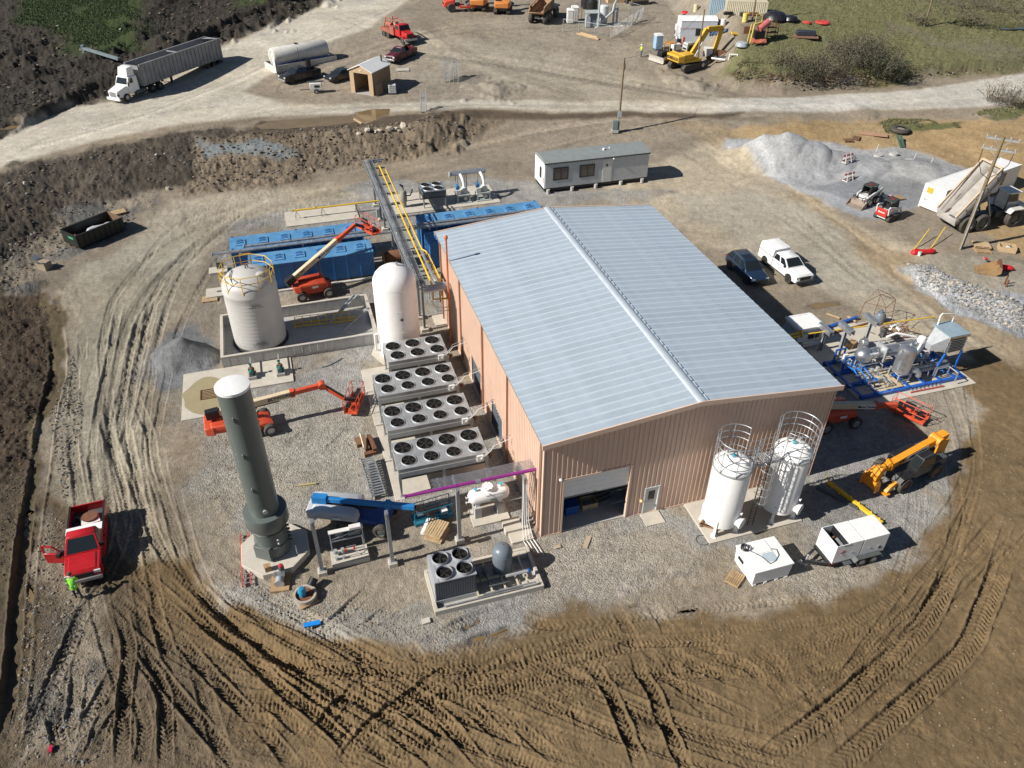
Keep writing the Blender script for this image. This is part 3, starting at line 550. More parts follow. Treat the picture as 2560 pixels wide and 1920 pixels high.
def clad(name, length, out, ztop, openings, step=.915, nrib=3):
	n = int(round(length / step)); wd = length / n
	for k in range(n):
		u0, u1 = k * wd, (k + 1) * wd; ribs = [u0 + wd * (j + .5) / nrib for j in range(nrib)]; zb = .06
		for a, b, z in openings:
			if u0 < b - .05 and u1 > a + .05:
				if u0 < a - .05: part(name, rib_panel(u0, a, .06, lambda u: z, [r for r in ribs if r < a - .08], out), peach, bld)
				if u1 > b + .05: part(name, rib_panel(b, u1, .06, lambda u: z, [r for r in ribs if r > b + .08], out), peach, bld)
				zb = z
		part(name, rib_panel(u0 + .002, u1 - .002, zb, ztop, ribs, out), peach, bld)
clad('wall_panel', BW, lambda u, o, z: (u, -o, z), gable, [(1.25, 5.3, 4.3), (6.45, 7.38, 2.17)])
clad('wall_panel', BL, lambda v, o, z: (-o, v, z), lambda v: HE - .02, [(8.2, 10.7, 2.4), (13.6, 16.1, 2.4), (18.5, 19.6, 2.3)])
m = MB(); k = rib_panel(0, BW, .06, gable, [i * .305 + .15 for i in range(59)], lambda u, o, z: (u, BL + o, z)); part('back_wall', k, peach, bld)
k = rib_panel(0, BL, .06, lambda v: HE - .02, [i * .305 + .15 for i in range(84)], lambda v, o, z: (BW + o, v, z)); part('side_wall', k, peach, bld)
part('floor_slab', MB().box(.02, BW - .02, .02, BL - .02, -.3, .08), concgrey, bld)
part('inner_wall', MB().box(.5, BW - .5, 9.0, 9.2, .08, 7.2), mat('inner_lining', (.35, .34, .32), .8), bld)
# roof: sheets with standing seams
ov = .26; npan = 42; pw = (BL + 2 * ov) / npan
def roof_sheet(sgn):
	m = MB(); x0, x1 = (-.22, BW / 2) if sgn < 0 else (BW + .22, BW / 2)
	z0 = HE + .06 - (HR - HE) / (BW / 2) * .22; z1 = HR + .06
	for y0, y1, dz in ((.0, pw, 0),):
		m.add([(x0, y0, z0 + dz), (x0, y1, z0 + dz), (x1, y1, z1 + dz), (x1, y0, z1 + dz), (x0, y0, z0 - .03), (x0, y1, z0 - .03), (x1, y1, z1 - .03), (x1, y0, z1 - .03)],
			  [(0, 1, 2, 3), (7, 6, 5, 4), (0, 4, 5, 1), (1, 5, 6, 2), (2, 6, 7, 3), (3, 7, 4, 0)])
	return m.mesh('roof_sheet', galvroof)
def seam_mesh(sgn):
	x0, x1 = (-.22, BW / 2) if sgn < 0 else (BW + .22, BW / 2); z0 = HE + .06 - (HR - HE) / (BW / 2) * .22; z1 = HR + .06
	return MB().loft([[(x, y, z + dz) for y, dz in ((-.055, .0), (-.02, .028), (.02, .028), (.055, .0))] for x, z in ((x0, z0), (x1, z1))]).mesh('standing_seam', mat('seam_glint', (.575, .66, .72), .4, .2, var=.04))  # seams coloured lighter than the sheets to paint in their sun glint
for sgn in (-1, 1):
	ms = roof_sheet(sgn); sm_ = seam_mesh(sgn)
	for k in range(npan): link('standing_seam', sm_, link('roof_sheet', ms, bld, (0, -ov + k * pw, 0)))
rc = MB().prism([(BW / 2 - .27, HR + .04), (BW / 2 - .23, HR + .10), (BW / 2 - .09, HR + .15), (BW / 2 + .09, HR + .15), (BW / 2 + .23, HR + .10), (BW / 2 + .27, HR + .04)], 'y', -ov - .03, BL + ov + .03)
part('ridge_cap', rc, mat('ridge_metal', (.62, .68, .73), .35, .4, var=.05), bld)
m = MB()
for k in range(npan): m.box(BW / 2 + .31, BW / 2 + .36, -ov + k * pw + .08, -ov + k * pw + pw - .08, HR + .03, HR + .10)
part('ridge_closure', m, mat('closure_grey', (.36, .43, .49), .6), bld)
for y0, y1 in ((-ov - .06, -ov + .02), (BL + ov - .02, BL + ov + .06)):
	for sgn in (-1, 1):
		xa, xb = (-.26, BW / 2) if sgn < 0 else (BW + .26, BW / 2); za = HE + .07 - (HR - HE) / (BW / 2) * .26; zb = HR + .10
		m = MB().add([(xa, y0, za - .28), (xa, y1, za - .28), (xa, y1, za + .05), (xa, y0, za + .05), (xb, y0, zb - .28), (xb, y1, zb - .28), (xb, y1, zb + .03), (xb, y0, zb + .03)], [(0, 1, 2, 3), (7, 6, 5, 4), (0, 4, 5, 1), (1, 5, 6, 2), (2, 6, 7, 3), (3, 7, 4, 0)])
		part('rake_trim', m, peachtrim, bld)
m = MB()
for sgn in (-1, 1):
	xa, xb = (-.02, BW / 2) if sgn < 0 else (BW + .02, BW / 2)
	m.add([(xa, -ov, HE - .12), (xa, -.0, HE - .12), (xb, 0, HR - .12), (xb, -ov, HR - .12)], [(0, 1, 2, 3)])
part('soffit', m, peachtrim, bld)
for x in (-.07, BW + .01): part('corner_trim', MB().box(x, x + .06 if x > 0 else x + .05, -.07, .12, .05, HE - .1), peachtrim, bld)
part('eave_shade_strip', MB().box(-.20, -.06, -ov, BL + ov, HE - .16, HE - .0), mat('eave_shadow_gap', (.20, .19, .17), .6), bld)  # dark strip stands in for the shadow gap under the eave
part('base_trim', MB().box(-.07, 0, 0, BL, .0, .1).box(0, 1.25, -.07, 0, 0, .1).box(5.3, BW, -.07, 0, 0, .1), peachtrim, bld)
dsp = mat('brown_downspout', (.36, .17, .10), .5)
for v in (.35, 6.6, 12.4, 18.6, 24.8): part('downspout', MB().box(-.19, -.08, v, v + .13, .1, HE - .15), dsp if v > 1 else peachtrim, bld)
# roller door, half open
m = MB().box(1.27, 5.28, .05, .09, 2.83, 4.3); part('roller_door', m, white, bld)
rd = LAST[0]
for z in (3.2, 3.57, 3.94): part('door_seam', MB().box(1.28, 5.27, .044, .049, z, z + .012), offwhite, rd)
part('bottom_bar', MB().box(1.27, 5.28, .02, .10, 2.75, 2.825), mat('grey_rubber', (.2, .2, .2), .7), rd)
part('door_jamb', MB().box(1.15, 1.25, -.075, .12, .06, 4.38).box(5.3, 5.4, -.075, .12, .06, 4.38).box(1.252, 5.298, -.075, .12, 4.3, 4.39), peachtrim, bld)
pd = MB().box(6.5, 7.33, -.03, .02, .10, 2.12); part('personnel_door', pd, mat('door_grey', (.55, .55, .53), .5, var=.04), bld)
pd = LAST[0]
part('door_window', MB().box(6.72, 7.12, -.045, -.032, 1.15, 1.85), glass, pd); part('door_handle', MB().box(6.56, 6.66, -.08, -.032, .98, 1.02), steel, pd)
part('sign_plate', MB().box(6.68, 7.16, -.04, -.032, .96, 1.06), mat('plate_grey', (.4, .4, .4), .5), pd)
part('door_frame', MB().box(6.43, 6.50, -.07, .05, .08, 2.2).box(7.33, 7.40, -.07, .05, .08, 2.2).box(6.502, 7.328, -.07, .05, 2.122, 2.2), white, bld)
part('wall_lamp', MB().lathe([(.02, 0), (.09, .03), (.10, .10), (.02, .16)], 10, (.97, -.12, 4.4)), white, bld)
part('wall_lamp', MB().lathe([(.02, 0), (.10, .03), (.11, .10), (.02, .18)], 10, (6.24, -.13, 1.2)), mat('lamp_amber', (.75, .50, .22), .4), bld)
# shutters in the side openings
for a, b, z in ((8.2, 10.7, 2.4), (13.6, 16.1, 2.4), (18.5, 19.6, 2.3)):
	part('louvre', MB().box(.10, .14, a, b, .08, z), dsteel, bld)
	m = MB()
	for i in range(10): m.box(.03, .10, a + .05, b - .05, .2 + i * .21, .24 + i * .21)
	part('louvre_blades', m, mat('louvre_blue_grey', (.16, .19, .22), .4, .3), bld)
part('entry_slab', MB().box(6.3, 7.52, -1.1, -.08, -.1, .07), concrete, bld)
part('side_step', MB().box(-1.0, -.08, 24.0, 25.6, -.1, .12), concrete, bld)
# vent pipe beside the wall, whose shadow falls on the roof
vp = bthing('vent_pipe', 'tall orange vent pipe rising past the far left eave', 'pipe', -.42, 21.1)
org = mat('primer_orange', (.62, .17, .05), .55, var=.1)
part('pipe', MB().cyl((0, 0, 0), (0, 0, 9.3), .075, n=12), org, vp); part('cap', MB().lathe([(.08, 9.2), (.15, 9.28), (.15, 9.42), (.04, 9.55)], 12), org, vp); part('flange', MB().lathe([(.16, 0), (.16, .05)], 12).lathe([(.13, 4.4), (.13, 4.5)], 12), org, vp)
# things inside, seen through the door
t = bthing('parts_bin', 'blue plastic bin just inside the half open roller door', 'bin', 2.3, 1.35)
bb = mat('bin_blue', (.02, .09, .32), .5); part('body', MB().loft([[(-.38, -.3, .1), (.38, -.3, .1), (.38, .3, .1), (-.38, .3, .1)], [(-.42, -.34, .75), (.42, -.34, .75), (.42, .34, .75), (-.42, .34, .75)]]), bb, t); part('lid', MB().box(-.46, .46, -.38, .38, .75, .83), bb, t)
t = bthing('wooden_crate', 'open wooden crate on the floor inside the roller door', 'crate', 3.55, 1.55)
for x in (-.5, .44): part('end_board', MB().box(x, x + .05, -.35, .35, .1, .5), wood, t)
for y in (-.38, .33): part('side_board', MB().box(-.5, .49, y, y + .045, .1, .5), woodpale, t)
part('batten', MB().box(-.52, .51, -.41, -.385, .43, .5).box(-.52, .51, -.41, -.385, .1, .16).box(-.03, .03, -.41, -.385, .165, .425), woodpale, t)
t = bthing('plastic_sheet', 'white plastic sheet hanging inside under the roller door', 'sheet', 4.45, 2.6)
part('sheet', MB().loft([[(-.4, .06 * math.sin(i), z) if False else (-.45 + .1 * i, .1 * math.sin(i * 1.7 + z * 3), z) for i in range(10)] + [(.45 - .1 * i, .1 * math.sin((9 - i) * 1.7 + z * 3) + .03, z) for i in range(10)] for z in (2.9, 2.2, 1.8, 1.5)]), white, t)
t = bthing('steel_offcuts', 'dark steel sections lying on the floor inside the roller door', 'steel', 4.5, 1.6)
for i, (x, y, r) in enumerate(((0, 0, .2), (.1, .35, .25), (-.1, .7, .12), (.2, 1.0, .3))): part('section', MB().obox((x, y, .12), (1.3, .09, .07), (0, 0, r)), dsteel, t)

# ------------------------------------------------------------------ fan coolers on the left
fan_dark = mat('fan_black', (.008, .008, .008), .9, spec=.1, var=.2); blade_m = mat('fan_blade', (.022, .021, .02), .9, spec=.2, var=.2)
casing = mat('cooler_casing', (.46, .47, .47), .4, .5, var=.16, sc=2.2)
def fan_meshes(nb, ring_mat, lip=.05, tag_=''):
	ring = MB().lathe([(1.10, 0), (1.05, lip), (1.02, lip + .02), (1.0, lip), (1.0, .006)], 28, cap=False).mesh('fan', ring_mat)
	disc = MB().lathe([(1.0, .004), (1.0, .012)], 28).mesh('fan_shade_disc', fan_dark)  # black disc stands in for the shaded opening below the blades
	b = MB()
	for i in range(nb):
		a = 2 * math.pi * i / nb; c, s = math.cos(a), math.sin(a)
		def P_(r, t, z): return (r * c - t * s, r * s + t * c, z)
		b.add([P_(.15, -.10, .03), P_(.15, .10, .06), P_(.9, .20, .05), P_(.92, -.24, .03)], [(0, 1, 2, 3)])
	b.lathe([(.17, .02), (.17, .07), (.1, .09)], 12); bm_ = b.mesh('blades', blade_m)
	return ring, disc, bm_
FM = fan_meshes(5, galvd)
def add_fan(parent, x, y, z, r, rot=0, fm=FM):
	f = link('fan', fm[0], parent, (x, y, z), rot); f.scale = (r, r, 1 if r > .3 else .6)
	link('fan_shade_disc', fm[1], f); link('blades', fm[2], f); return f
def cooler(label, v, u0, u1, nx, rr, rf):
	t = bthing('air_cooler', label, 'air cooler', (u0 + u1) / 2, v + 1.28, 0, group='fan coolers beside the building'); w2 = (u1 - u0) / 2; zt = 2.4; d = 1.28
	part('top_deck', MB().box(-w2, w2, -d, d, zt - .04, zt), casing, t)
	part('casing', MB().box(-w2 + .02, w2 - .02, -d + .02, d - .02, zt - .62, zt - .045), casing, t)
	part('skirt', MB().box(-w2, w2, -d - .015, -d + .015, zt - .66, zt - .32).box(-w2, w2, d - .015, d + .015, zt - .66, zt - .32), galvd, t)
	part('lower_coil', MB().box(-w2 + .1, w2 - .1, -d + .12, d - .12, zt - .95, zt - .63), dsteel, t)
	for i in range(nx + 1):
		x = -w2 + i * 2 * w2 / nx
		if 0 < i < nx: part('deck_seam', MB().box(x - .012, x + .012, -d, d, zt + .001, zt + .012), galvd, t)
	for x in (-w2 + .08, 0, w2 - .08):
		for y in (-d + .08, d - .08): part('leg', MB().add([(x - .05, y - .05, .1), (x + .05, y - .05, .1), (x + .05, y + .05, .1), (x - .05, y + .05, .1), (x - .1, y - .06, zt - .6), (x + .1, y - .06, zt - .6), (x + .1, y + .06, zt - .6), (x - .1, y + .06, zt - .6)], [(0, 3, 2, 1), (4, 5, 6, 7), (0, 1, 5, 4), (1, 2, 6, 5), (2, 3, 7, 6), (3, 0, 4, 7)]).box(x - .13, x + .13, y - .1, y + .1, .08, .11), galvd, t)
	for i in range(nx):
		x = -w2 + (i + .5) * 2 * w2 / nx
		add_fan(t, x - .05, .62, zt, rr, random.random() * 6); add_fan(t, x + .08, -.62, zt, rf, random.random() * 6)
	part('control_box', MB().box(w2 - .75, w2 - .35, -d - .16, -d - .017, zt - .5, zt - .05), offwhite, t)
	part('header_pipe', MB().tube([(w2 + .03, -.9, zt - .5), (w2 + .22, -.9, zt - .45), (w2 + .25, -.9, zt - .9), (w2 + .25, .8, zt - .9), (w2 + .22, .8, zt - .3), (w2, .8, zt - .3)], .05), dsteel, t)
	part('valve', MB().lathe([(.05, -.1), (.13, -.08), (.13, .08), (.05, .1)], 10, (w2 + .27, -.9, zt - .55)), rust, t)
	part('conduit', MB().tube([(w2 - .5, -d - .1, zt - .45), (w2 - .5, -d - .25, zt - .2), (w2 + .1, -d - .2, zt + .25), (w2 + .4, -d + .1, zt + .35), (u1 * -1 + w2 - .0, -d + .5, zt + .35)], .022, 6), white, t)
	part('conduit', MB().tube([(w2 - .6, -d - .1, zt - .45), (w2 - .6, -d - .3, zt - .15), (w2 + .1, -d - .1, zt + .3), (w2 + .4, -d + .25, zt + .45), (u1 * -1 + w2 - .0, -d + .7, zt + .45)], .022, 6), galv, t)
	return t
cooler('nearest of the eight-fan coolers, close to the purple pipe', 5.45, -7.35, -1.7, 4, .54, .45)
cooler('middle of the three eight-fan coolers beside the peach wall', 9.2, -7.35, -1.7, 4, .54, .45)
cooler('farthest eight-fan cooler, directly in front of the six-fan one', 12.95, -7.35, -1.7, 4, .54, .45)
cooler('six-fan cooler just in front of the big white tank', 16.7, -6.0, -1.6, 3, .53, .51)
for v0, v1, u0, lab in ((5.3, 8.9, -7.72, 'pale concrete pad under the nearest eight-fan cooler'), (9.02, 12.7, -7.75, 'pale concrete pad under the middle eight-fan cooler'), (12.82, 19.6, -7.8, 'pale concrete pad under the two farthest fan coolers')):
	tag(MB().box(u0, -1.35, v0, v1, -.3, .08).build('concrete_pad', concrete, None, BO, BA, bevel=.02), lab, 'concrete pad')

# ------------------------------------------------------------------ tanks, containment, stack
t = bthing('storage_tank', 'tall smooth white domed tank at the far left corner of the building', 'tank', -4.4, 21.5)
tw = mat('tank_white', (.82, .81, .78), .4, var=.03, streak=.05, dcol=(.6, .55, .48))
prof = [(1.6, .35), (1.6, 6.15)] + [(1.6 * math.cos(a), 6.15 + 1.35 * math.sin(a)) for a in [R(x) for x in (15, 30, 45, 60, 72, 82, 88)]]
part('shell', MB().lathe(prof, 40), tw, t); part('skirt', MB().lathe([(1.62, .05), (1.62, .45)], 40), tw, t)
for z in (2.6, 4.4, 6.15): part('weld_band', MB().lathe([(1.601, z - .02), (1.612, z), (1.601, z + .02)], 40, cap=False), tw, t)
part('nozzle', MB().cyl((0.1, -1.55, 3.8), (.1, -1.72, 3.8), .07).cyl((.1, -1.70, 3.8), (.1, -1.73, 3.8), .12), dsteel, t)
part('side_pipe', MB().tube([(-1.62, -.3, 2.0), (-1.9, -.3, 2.0), (-1.9, -.3, .6), (-1.6, -.3, .45)], .09), tw, t)
part('base_slab', MB().lathe([(2.3, -.2), (2.3, .07)], 8), concrete, t)
part('top_nozzle', MB().cyl((.3, 0, 7.35), (.3, 0, 7.7), .1), galv, t)
t = bthing('storage_tank', 'pale grey poly tank with yellow railing standing in the concrete basin', 'tank', -14.8, 26.1, .05)
tg = mat('poly_tank_grey', (.50, .485, .455), .5, var=.06, sc=.8, dirt=.12, dcol=(.48, .46, .42))
prof = [(1.96, .12), (2.0, .3)] + [(2.0, z) for z in (1, 2, 3, 4, 4.6)] + [(2.04, 4.7), (2.04, 4.85), (2.0, 4.95), (1.98, 5.3), (1.85, 5.55), (1.5, 5.9), (.9, 6.2), (.3, 6.32), (.05, 6.33)]
part('shell', MB().lathe(prof, 40), tg, t)
for z in [.6 + .32 * i for i in range(12)]: part('moulded_ring', MB().lathe([(1.999, z - .05), (2.015, z), (1.999, z + .05)], 40, cap=False), tg, t)
part('manway', MB().lathe([(.32, 6.1), (.32, 6.3), (.1, 6.36)], 16, (0.9, -.6, -.15)), tg, t); part('vent', MB().tube([(0, .1, 6.3), (0, .1, 6.55), (.15, .05, 6.6), (.2, 0, 6.45)], .05), dsteel, t)
part('hose', MB().tube([(-1.1, .6, 6.0), (-1.0, .2, 6.25), (-1.2, -.6, 6.1), (-1.0, -1.3, 5.75)], .035, 6), dsteel, t)
part('base_ring', MB().lathe([(2.15, 0), (2.15, .14), (1.95, .2)], 32), black, t)
rl = [(1.98 * math.cos(2 * math.pi * i / 10 + .1), 1.98 * math.sin(2 * math.pi * i / 10 + .1)) for i in range(10)]
for i, (x, y) in enumerate(rl): part('railing_post', MB().cyl((x, y, 5.15), (x, y, 6.55), .03, n=6), yellow, t)
for z in (6.55, 6.0, 5.3): part('rail', MB().tube([(x, y, z) for x, y in rl], .03, 6, closed=True), yellow, t)
m = MB().frame(-.4, .4, 5.7, 6.6, .06, 1.98, 2.04); part('gate', m, mat('gate_orange', (.6, .30, .08), .5), t)
blk = mat('print_black', (.03, .03, .03), .6)
for z, s_, txt in ((4.15, .16, 'CAUTION\nLIQUID TANK'), (.8, .15, 'DANGER\nCONFINED SPACE\nDO NOT ENTER')):
	a = R(-92); text(txt, s_, blk, t, face_M((2.02 * math.cos(a) + (.35 if z > 2 else .1), 2.02 * math.sin(a) - .03, z), (1, 0, 0), (0, 0, 1)))
cb = thing('containment_basin', 'low concrete basin with panelled walls round the grey tank', 'basin', BO, BA)
u0, u1, v0, v1, hh = -17.75, -5.85, 22.95, 29.05, .95
part('floor', MB().box(u0 + .2, u1 - .2, v0 + .2, v1 - .2, -.2, .05), concgrey, cb)
def wallrun(a, b, fixed, axis, z0=-.1, z1=hh):
	n = max(2, int(round((b - a) / .61))); wd = (b - a) / n
	for i in range(n):
		x0, x1 = a + i * wd + .008, a + (i + 1) * wd - .008; o = random.uniform(-.006, .006)
		part('wall_block', MB().box(x0, x1, fixed - .1 + o, fixed + .1 + o, z0, z1) if axis == 'u' else MB().box(fixed - .1 + o, fixed + .1 + o, x0, x1, z0, z1), concgrey, cb)
wallrun(u0, u1, v0, 'u'); wallrun(u0, u1, v1, 'u'); wallrun(v0 + .11, v1 - .11, u0 + .1, 'v'); wallrun(v0 + .11, v1 - .11, u1 - .1, 'v')
part('coping', MB().box(u0, u1, v0 - .11, v0 + .11, hh + .002, hh + .06).box(u0, u1, v1 - .11, v1 + .11, hh + .002, hh + .06).box(u0 - .01, u0 + .21, v0 + .12, v1 - .12, hh + .002, hh + .06).box(u1 - .21, u1 + .01, v0 + .12, v1 - .12, hh + .002, hh + .06), concrete, cb)
part('conduit', MB().tube([(-16, v0 - .2, hh + .1), (-6.4, v0 - .2, hh + .1)], .03, 6), galv, cb)
t = bthing('caged_ladder', 'yellow caged ladder lying flat in the concrete basin', 'ladder', -9.6, 27.0, .1, R(-4))
for y in (-.25, .25): part('stringer', MB().bar((-2.6, y, .1), (2.6, y, .1), .07), yellow, t)
for i in range(16): part('rung', MB().cyl((-2.5 + i * .33, -.25, .1), (-2.5 + i * .33, .25, .1), .02, n=6), yellow, t)
for i in range(8):
	x = -2.4 + i * .62; part('cage_hoop', MB().tube([(x, .36 * math.cos(a), .15 + .7 * math.sin(a)) for a in [R(q) for q in range(0, 181, 20)]], .022, 6), yellow, t)
for a in (30, 65, 90, 115, 150): part('cage_bar', MB().bar((-2.4, .36 * math.cos(R(a)), .15 + .7 * math.sin(R(a))), (1.95, .36 * math.cos(R(a)), .15 + .7 * math.sin(R(a))), .04, .012), yellow, t)
for (ua, va, za), (ub, vb, zb), lab in (((-9.1, 26.8, .3), (-6.6, 29.0, 1.1), 'galvanised beam leaning across the far wall of the basin'), ((-9.35, 26.5, .3), (-6.95, 29.1, 1.1), 'second galvanised beam leaning beside it on the basin wall'), ((-8.6, 25.0, .12), (-6.0, 26.8, 1.05), 'thin galvanised pipe resting over the right wall of the basin')):
	tag(MB().bar(UV(ua, va, za), UV(ub, vb, zb), .12 if 'beam' in lab else .07, .1 if 'beam' in lab else .07).build('steel_beam', galvd), lab, 'beam')
# pump slab and sump
tag(MB().box(-20.6, -12.75, 19.6, 22.8, -.3, .1).box(-20.6, -17.2, 17.15, 19.595, -.3, .1).build('concrete_slab', concrete, None, BO, BA, bevel=.02), 'pale L-shaped concrete slab with muddy water and two pumps', 'slab')
w_ = MB(); w_.add([(1.7 * math.cos(a) * (1 + .05 * math.sin(5 * a) + .04 * math.sin(9 * a + 1)), 2.25 * math.sin(a) * (1 + .05 * math.sin(4 * a + 1)), 0) for a in [2 * math.pi * i / 40 for i in range(40)]], [tuple(range(40))])
struct(w_.build('sump_water', mat('sump_water', (.34, .29, .17), .12, var=.08, sc=1), None, UV(-18.85, 19.6, .106), BA))
t = bthing('drain_grate', 'rusty square grate showing through the muddy sump water', 'grate', -18.75, 19.7, .11)
part('frame', MB().box(-.62, .62, -.58, -.52, 0, .05).box(-.62, .62, .52, .58, 0, .05).box(-.62, -.56, -.518, .518, 0, .05).box(.56, .62, -.518, .518, 0, .05), rust, t)
for i in range(5): part('bar', MB().box(-.558, .558, -.40 + i * .18, -.36 + i * .18, 0, .045), rust, t)
for u, v, lab in ((-15.66, 21.0, 'small green and red pump on the slab, left one'), (-13.61, 20.85, 'small green and red pump on the slab, right one')):
	t = bthing('pump', lab, 'pump', u, v, .1, group='pumps on the concrete slab')
	gp = mat('pump_green', (.02, .14, .11), .45); part('plinth', MB().box(-.3, .3, -.45, .45, 0, .25), concgrey, t); part('baseplate', MB().box(-.2, .2, -.36, .36, .25, .3), dsteel, t)
	part('motor', MB().cyl((0, -.3, .5), (0, .12, .5), .15, n=14), gp, t); part('casing', MB().lathe([(.1, -.1), (.24, -.06), (.24, .06), (.1, .1)], 14, (0, .25, .5), 'y'), gp, t)
	part('coupling_guard', MB().box(-.12, .12, .1, .2, .4, .7), orange, t); part('riser', MB().cyl((0, .25, .7), (0, .25, 1.0), .06).cyl((0, .25, .95), (0, .25, 1.0), .12), gp, t)
	part('suction_pipe', MB().tube([(0, .3, .5), (0, 1.2, .5), (0, 1.9, .5)], .05, 8), galvd, t)
t = bthing('exhaust_stack', 'tall dark green steel stack with white capped top', 'stack', -15.05, 3.3)
sg = mat('stack_green', (.115, .135, .125), .38, var=.06, sc=.6, dirt=.1, dcol=(.09, .11, .10))
oc = [(2.02 * math.cos(R(22.5 + 45 * i)), 2.02 * math.sin(R(22.5 + 45 * i))) for i in range(8)]
part('footing', MB().prism(oc, 'z', -.3, .38), concrete, t, .03)
part('lower_shell', MB().lathe([(.93, .38), (.93, 3.0)], 32), sg, t)
part('flared_collar', MB().lathe([(.95, 2.4), (1.18, 2.75), (1.18, 3.45), (1.16, 3.6), (.80, 3.62)], 32), sg, t)
part('shaft', MB().lathe([(.80, 3.5), (.80, 12.05)], 32), sg, t)
part('white_cap', MB().lathe([(.84, 11.95), (.84, 12.1), (.6, 12.16), (.05, 12.2)], 32), white, t)
for z in (1.3, 2.35): part('flange_band', MB().lathe([(.94, z - .02), (.99, z), (.94, z + .02)], 32, cap=False), sg, t)
part('access_hatch', MB().obox((-.55, -.72, .95), (1.0, .3, .95), (0, 0, R(-35))), sg, t, .02)
for i in range(5): part('burner_port', MB().cyl((.9, -.2 - .05 * i, 1.0 + .35 * i), (1.08, -.22 - .05 * i, 1.0 + .35 * i), .07), dsteel, t)
part('sample_port', MB().cyl((.1, -.8, 3.62 + .5), (.1, -.92, 4.12), .13, n=12), galvd, t)
for z in (5.6, 8.0, 10.4): part('lifting_lug', MB().box(-.3, -.26, -.84, -.76, z, z + .3), galvd, t)
part('gauge_pair', MB().cyl((.35, -.86, 1.9), (.4, -1.0, 1.9), .06).cyl((.35, -.86, 1.6), (.4, -1.0, 1.6), .06), galvd, t)
part('ground_rod', MB().cyl((1.2, -.9, .38), (1.2, -.9, 1.1), .025, n=6), galvd, t)
# ------------------------------------------------------------------ white silos in front
tag(MB().box(9.25, 15.5, -3.4, -.09, -.3, .1).build('concrete_pad', concrete, None, BO, BA, bevel=.02), 'concrete pad under the two white silos by the front wall', 'concrete pad')
def ring_pts(r, a0, a1, n, z): return [(r * math.cos(R(a0 + (a1 - a0) * i / n)), r * math.sin(R(a0 + (a1 - a0) * i / n)), z) for i in range(n + 1)]
def silo(label, u, v, gap, ztop):
	t = bthing('silo', label, 'silo', u, v, .1, group='white silos by the front wall'); r = 1.08; zb = .75
	part('shell', MB().lathe([(.15, zb - .28), (.8, zb - .18), (r, zb), (r, 5.0), (r * .97, 5.1), (.75, 5.35), (.3, 5.45), (.04, 5.46)], 36), tw, t)
	part('curb_ring', MB().lathe([(r + .005, 4.82), (r + .05, 4.84), (r + .05, 4.96), (r + .005, 4.98)], 36, cap=False), galvd, t)
	for a in (45, 135, 225, 315):
		x, y = (r - .06) * math.cos(R(a)), (r - .06) * math.sin(R(a)); part('leg', MB().obox((x, y, .65), (.22, .16, 1.3), (0, 0, R(a))).obox((x, y, .015), (.34, .34, .03), (0, 0, R(a))), tw, t)
	c = Vector((math.cos(R(-62)), math.sin(R(-62)), 0)); part('manway', MB().cyl(c * (r - .1) + Vector((0, 0, 1.15)), c * (r + .28) + Vector((0, 0, 1.15)), .30, n=20).cyl(c * (r + .24) + Vector((0, 0, 1.15)), c * (r + .32) + Vector((0, 0, 1.15)), .36, n=20), tw, t)
	part('manway_handle', MB().tube([c * (r + .34) + Vector((-.12, 0, 1.05)), c * (r + .42) + Vector((-.12, 0, 1.15)), c * (r + .34) + Vector((-.12, 0, 1.25))], .02, 6), steel, t)
	part('nozzle', MB().cyl(c * r + Vector((0, 0, 1.85)), c * (r + .18) + Vector((0, 0, 1.85)), .06).cyl(c * (r + .14) + Vector((0, 0, 1.85)), c * (r + .18) + Vector((0, 0, 1.85)), .1), tw, t)
	part('roof_hatch', MB().lathe([(.28, 5.3), (.28, 5.5), (.05, 5.52)], 16, (.35, -.4, 0)), tw, t); part('relief_valve', MB().lathe([(.12, 5.4), (.12, 5.58), (.03, 5.62)], 12, (0, .1, 0)), mat('valve_teal', (.02, .28, .36), .4), t)
	part('roof_pipe', MB().tube([(-.3, .3, 5.4), (-.3, .3, 5.75), (-.15, .5, 5.8), (-.1, .6, 5.5)], .05, 8).cyl((.5, .3, 5.35), (.5, .3, 5.65), .06), galv, t)
	rr = r + .06
	for z, gp in ((6.95, gap), (6.5, gap), (6.05, gap), (5.45, gap)): part('guard_rail', MB().tube(ring_pts(rr, gp[0], gp[1], 24, z), .026, 6), galv, t)
	for i in range(8): a = R(gap[0] + (gap[1] - gap[0]) * i / 7); part('guard_post', MB().bar((rr * math.cos(a), rr * math.sin(a), 4.9), (rr * math.cos(a), rr * math.sin(a), 6.95), .06, .014), galv, t)
	return t
silo('left white silo with ringed guard rail, nearer the roller door', 10.45, -2.25, (25, 335), 5.5)
silo('right white silo with ringed guard rail, at the building corner', 14.35, -2.25, (205, 515), 5.5)
t = bthing('access_platform', 'grey grating walkway and caged ladder between the white silos', 'platform', 12.4, -2.25, .1)
part('frame', MB().bar((-.85, -.4, 4.85), (.85, -.4, 4.85), .06, .14).bar((-.85, .4, 4.85), (.85, .4, 4.85), .06, .14), galvd, t)
for i in range(14): part('grating_bar', MB().bar((-.82 + i * .126, -.37, 4.9), (-.82 + i * .126, .37, 4.9), .045, .03), galvd, t)
for y in (-.42, .42):
	for z in (5.95, 5.5, 5.15): part('handrail', MB().cyl((-.8 if y > 0 else .0, y, z), (.8, y, z), .022, n=6), galv, t)
	for x in (-.8, 0, .8): part('rail_post', MB().cyl((x, y, 4.85), (x, y, 5.95), .022, n=6), galv, t)
for x in (-.28, .08): part('ladder_rail', MB().bar((x - .05, -.55, 0), (x, -.55, 6.0), .05, .03), dsteel, t)
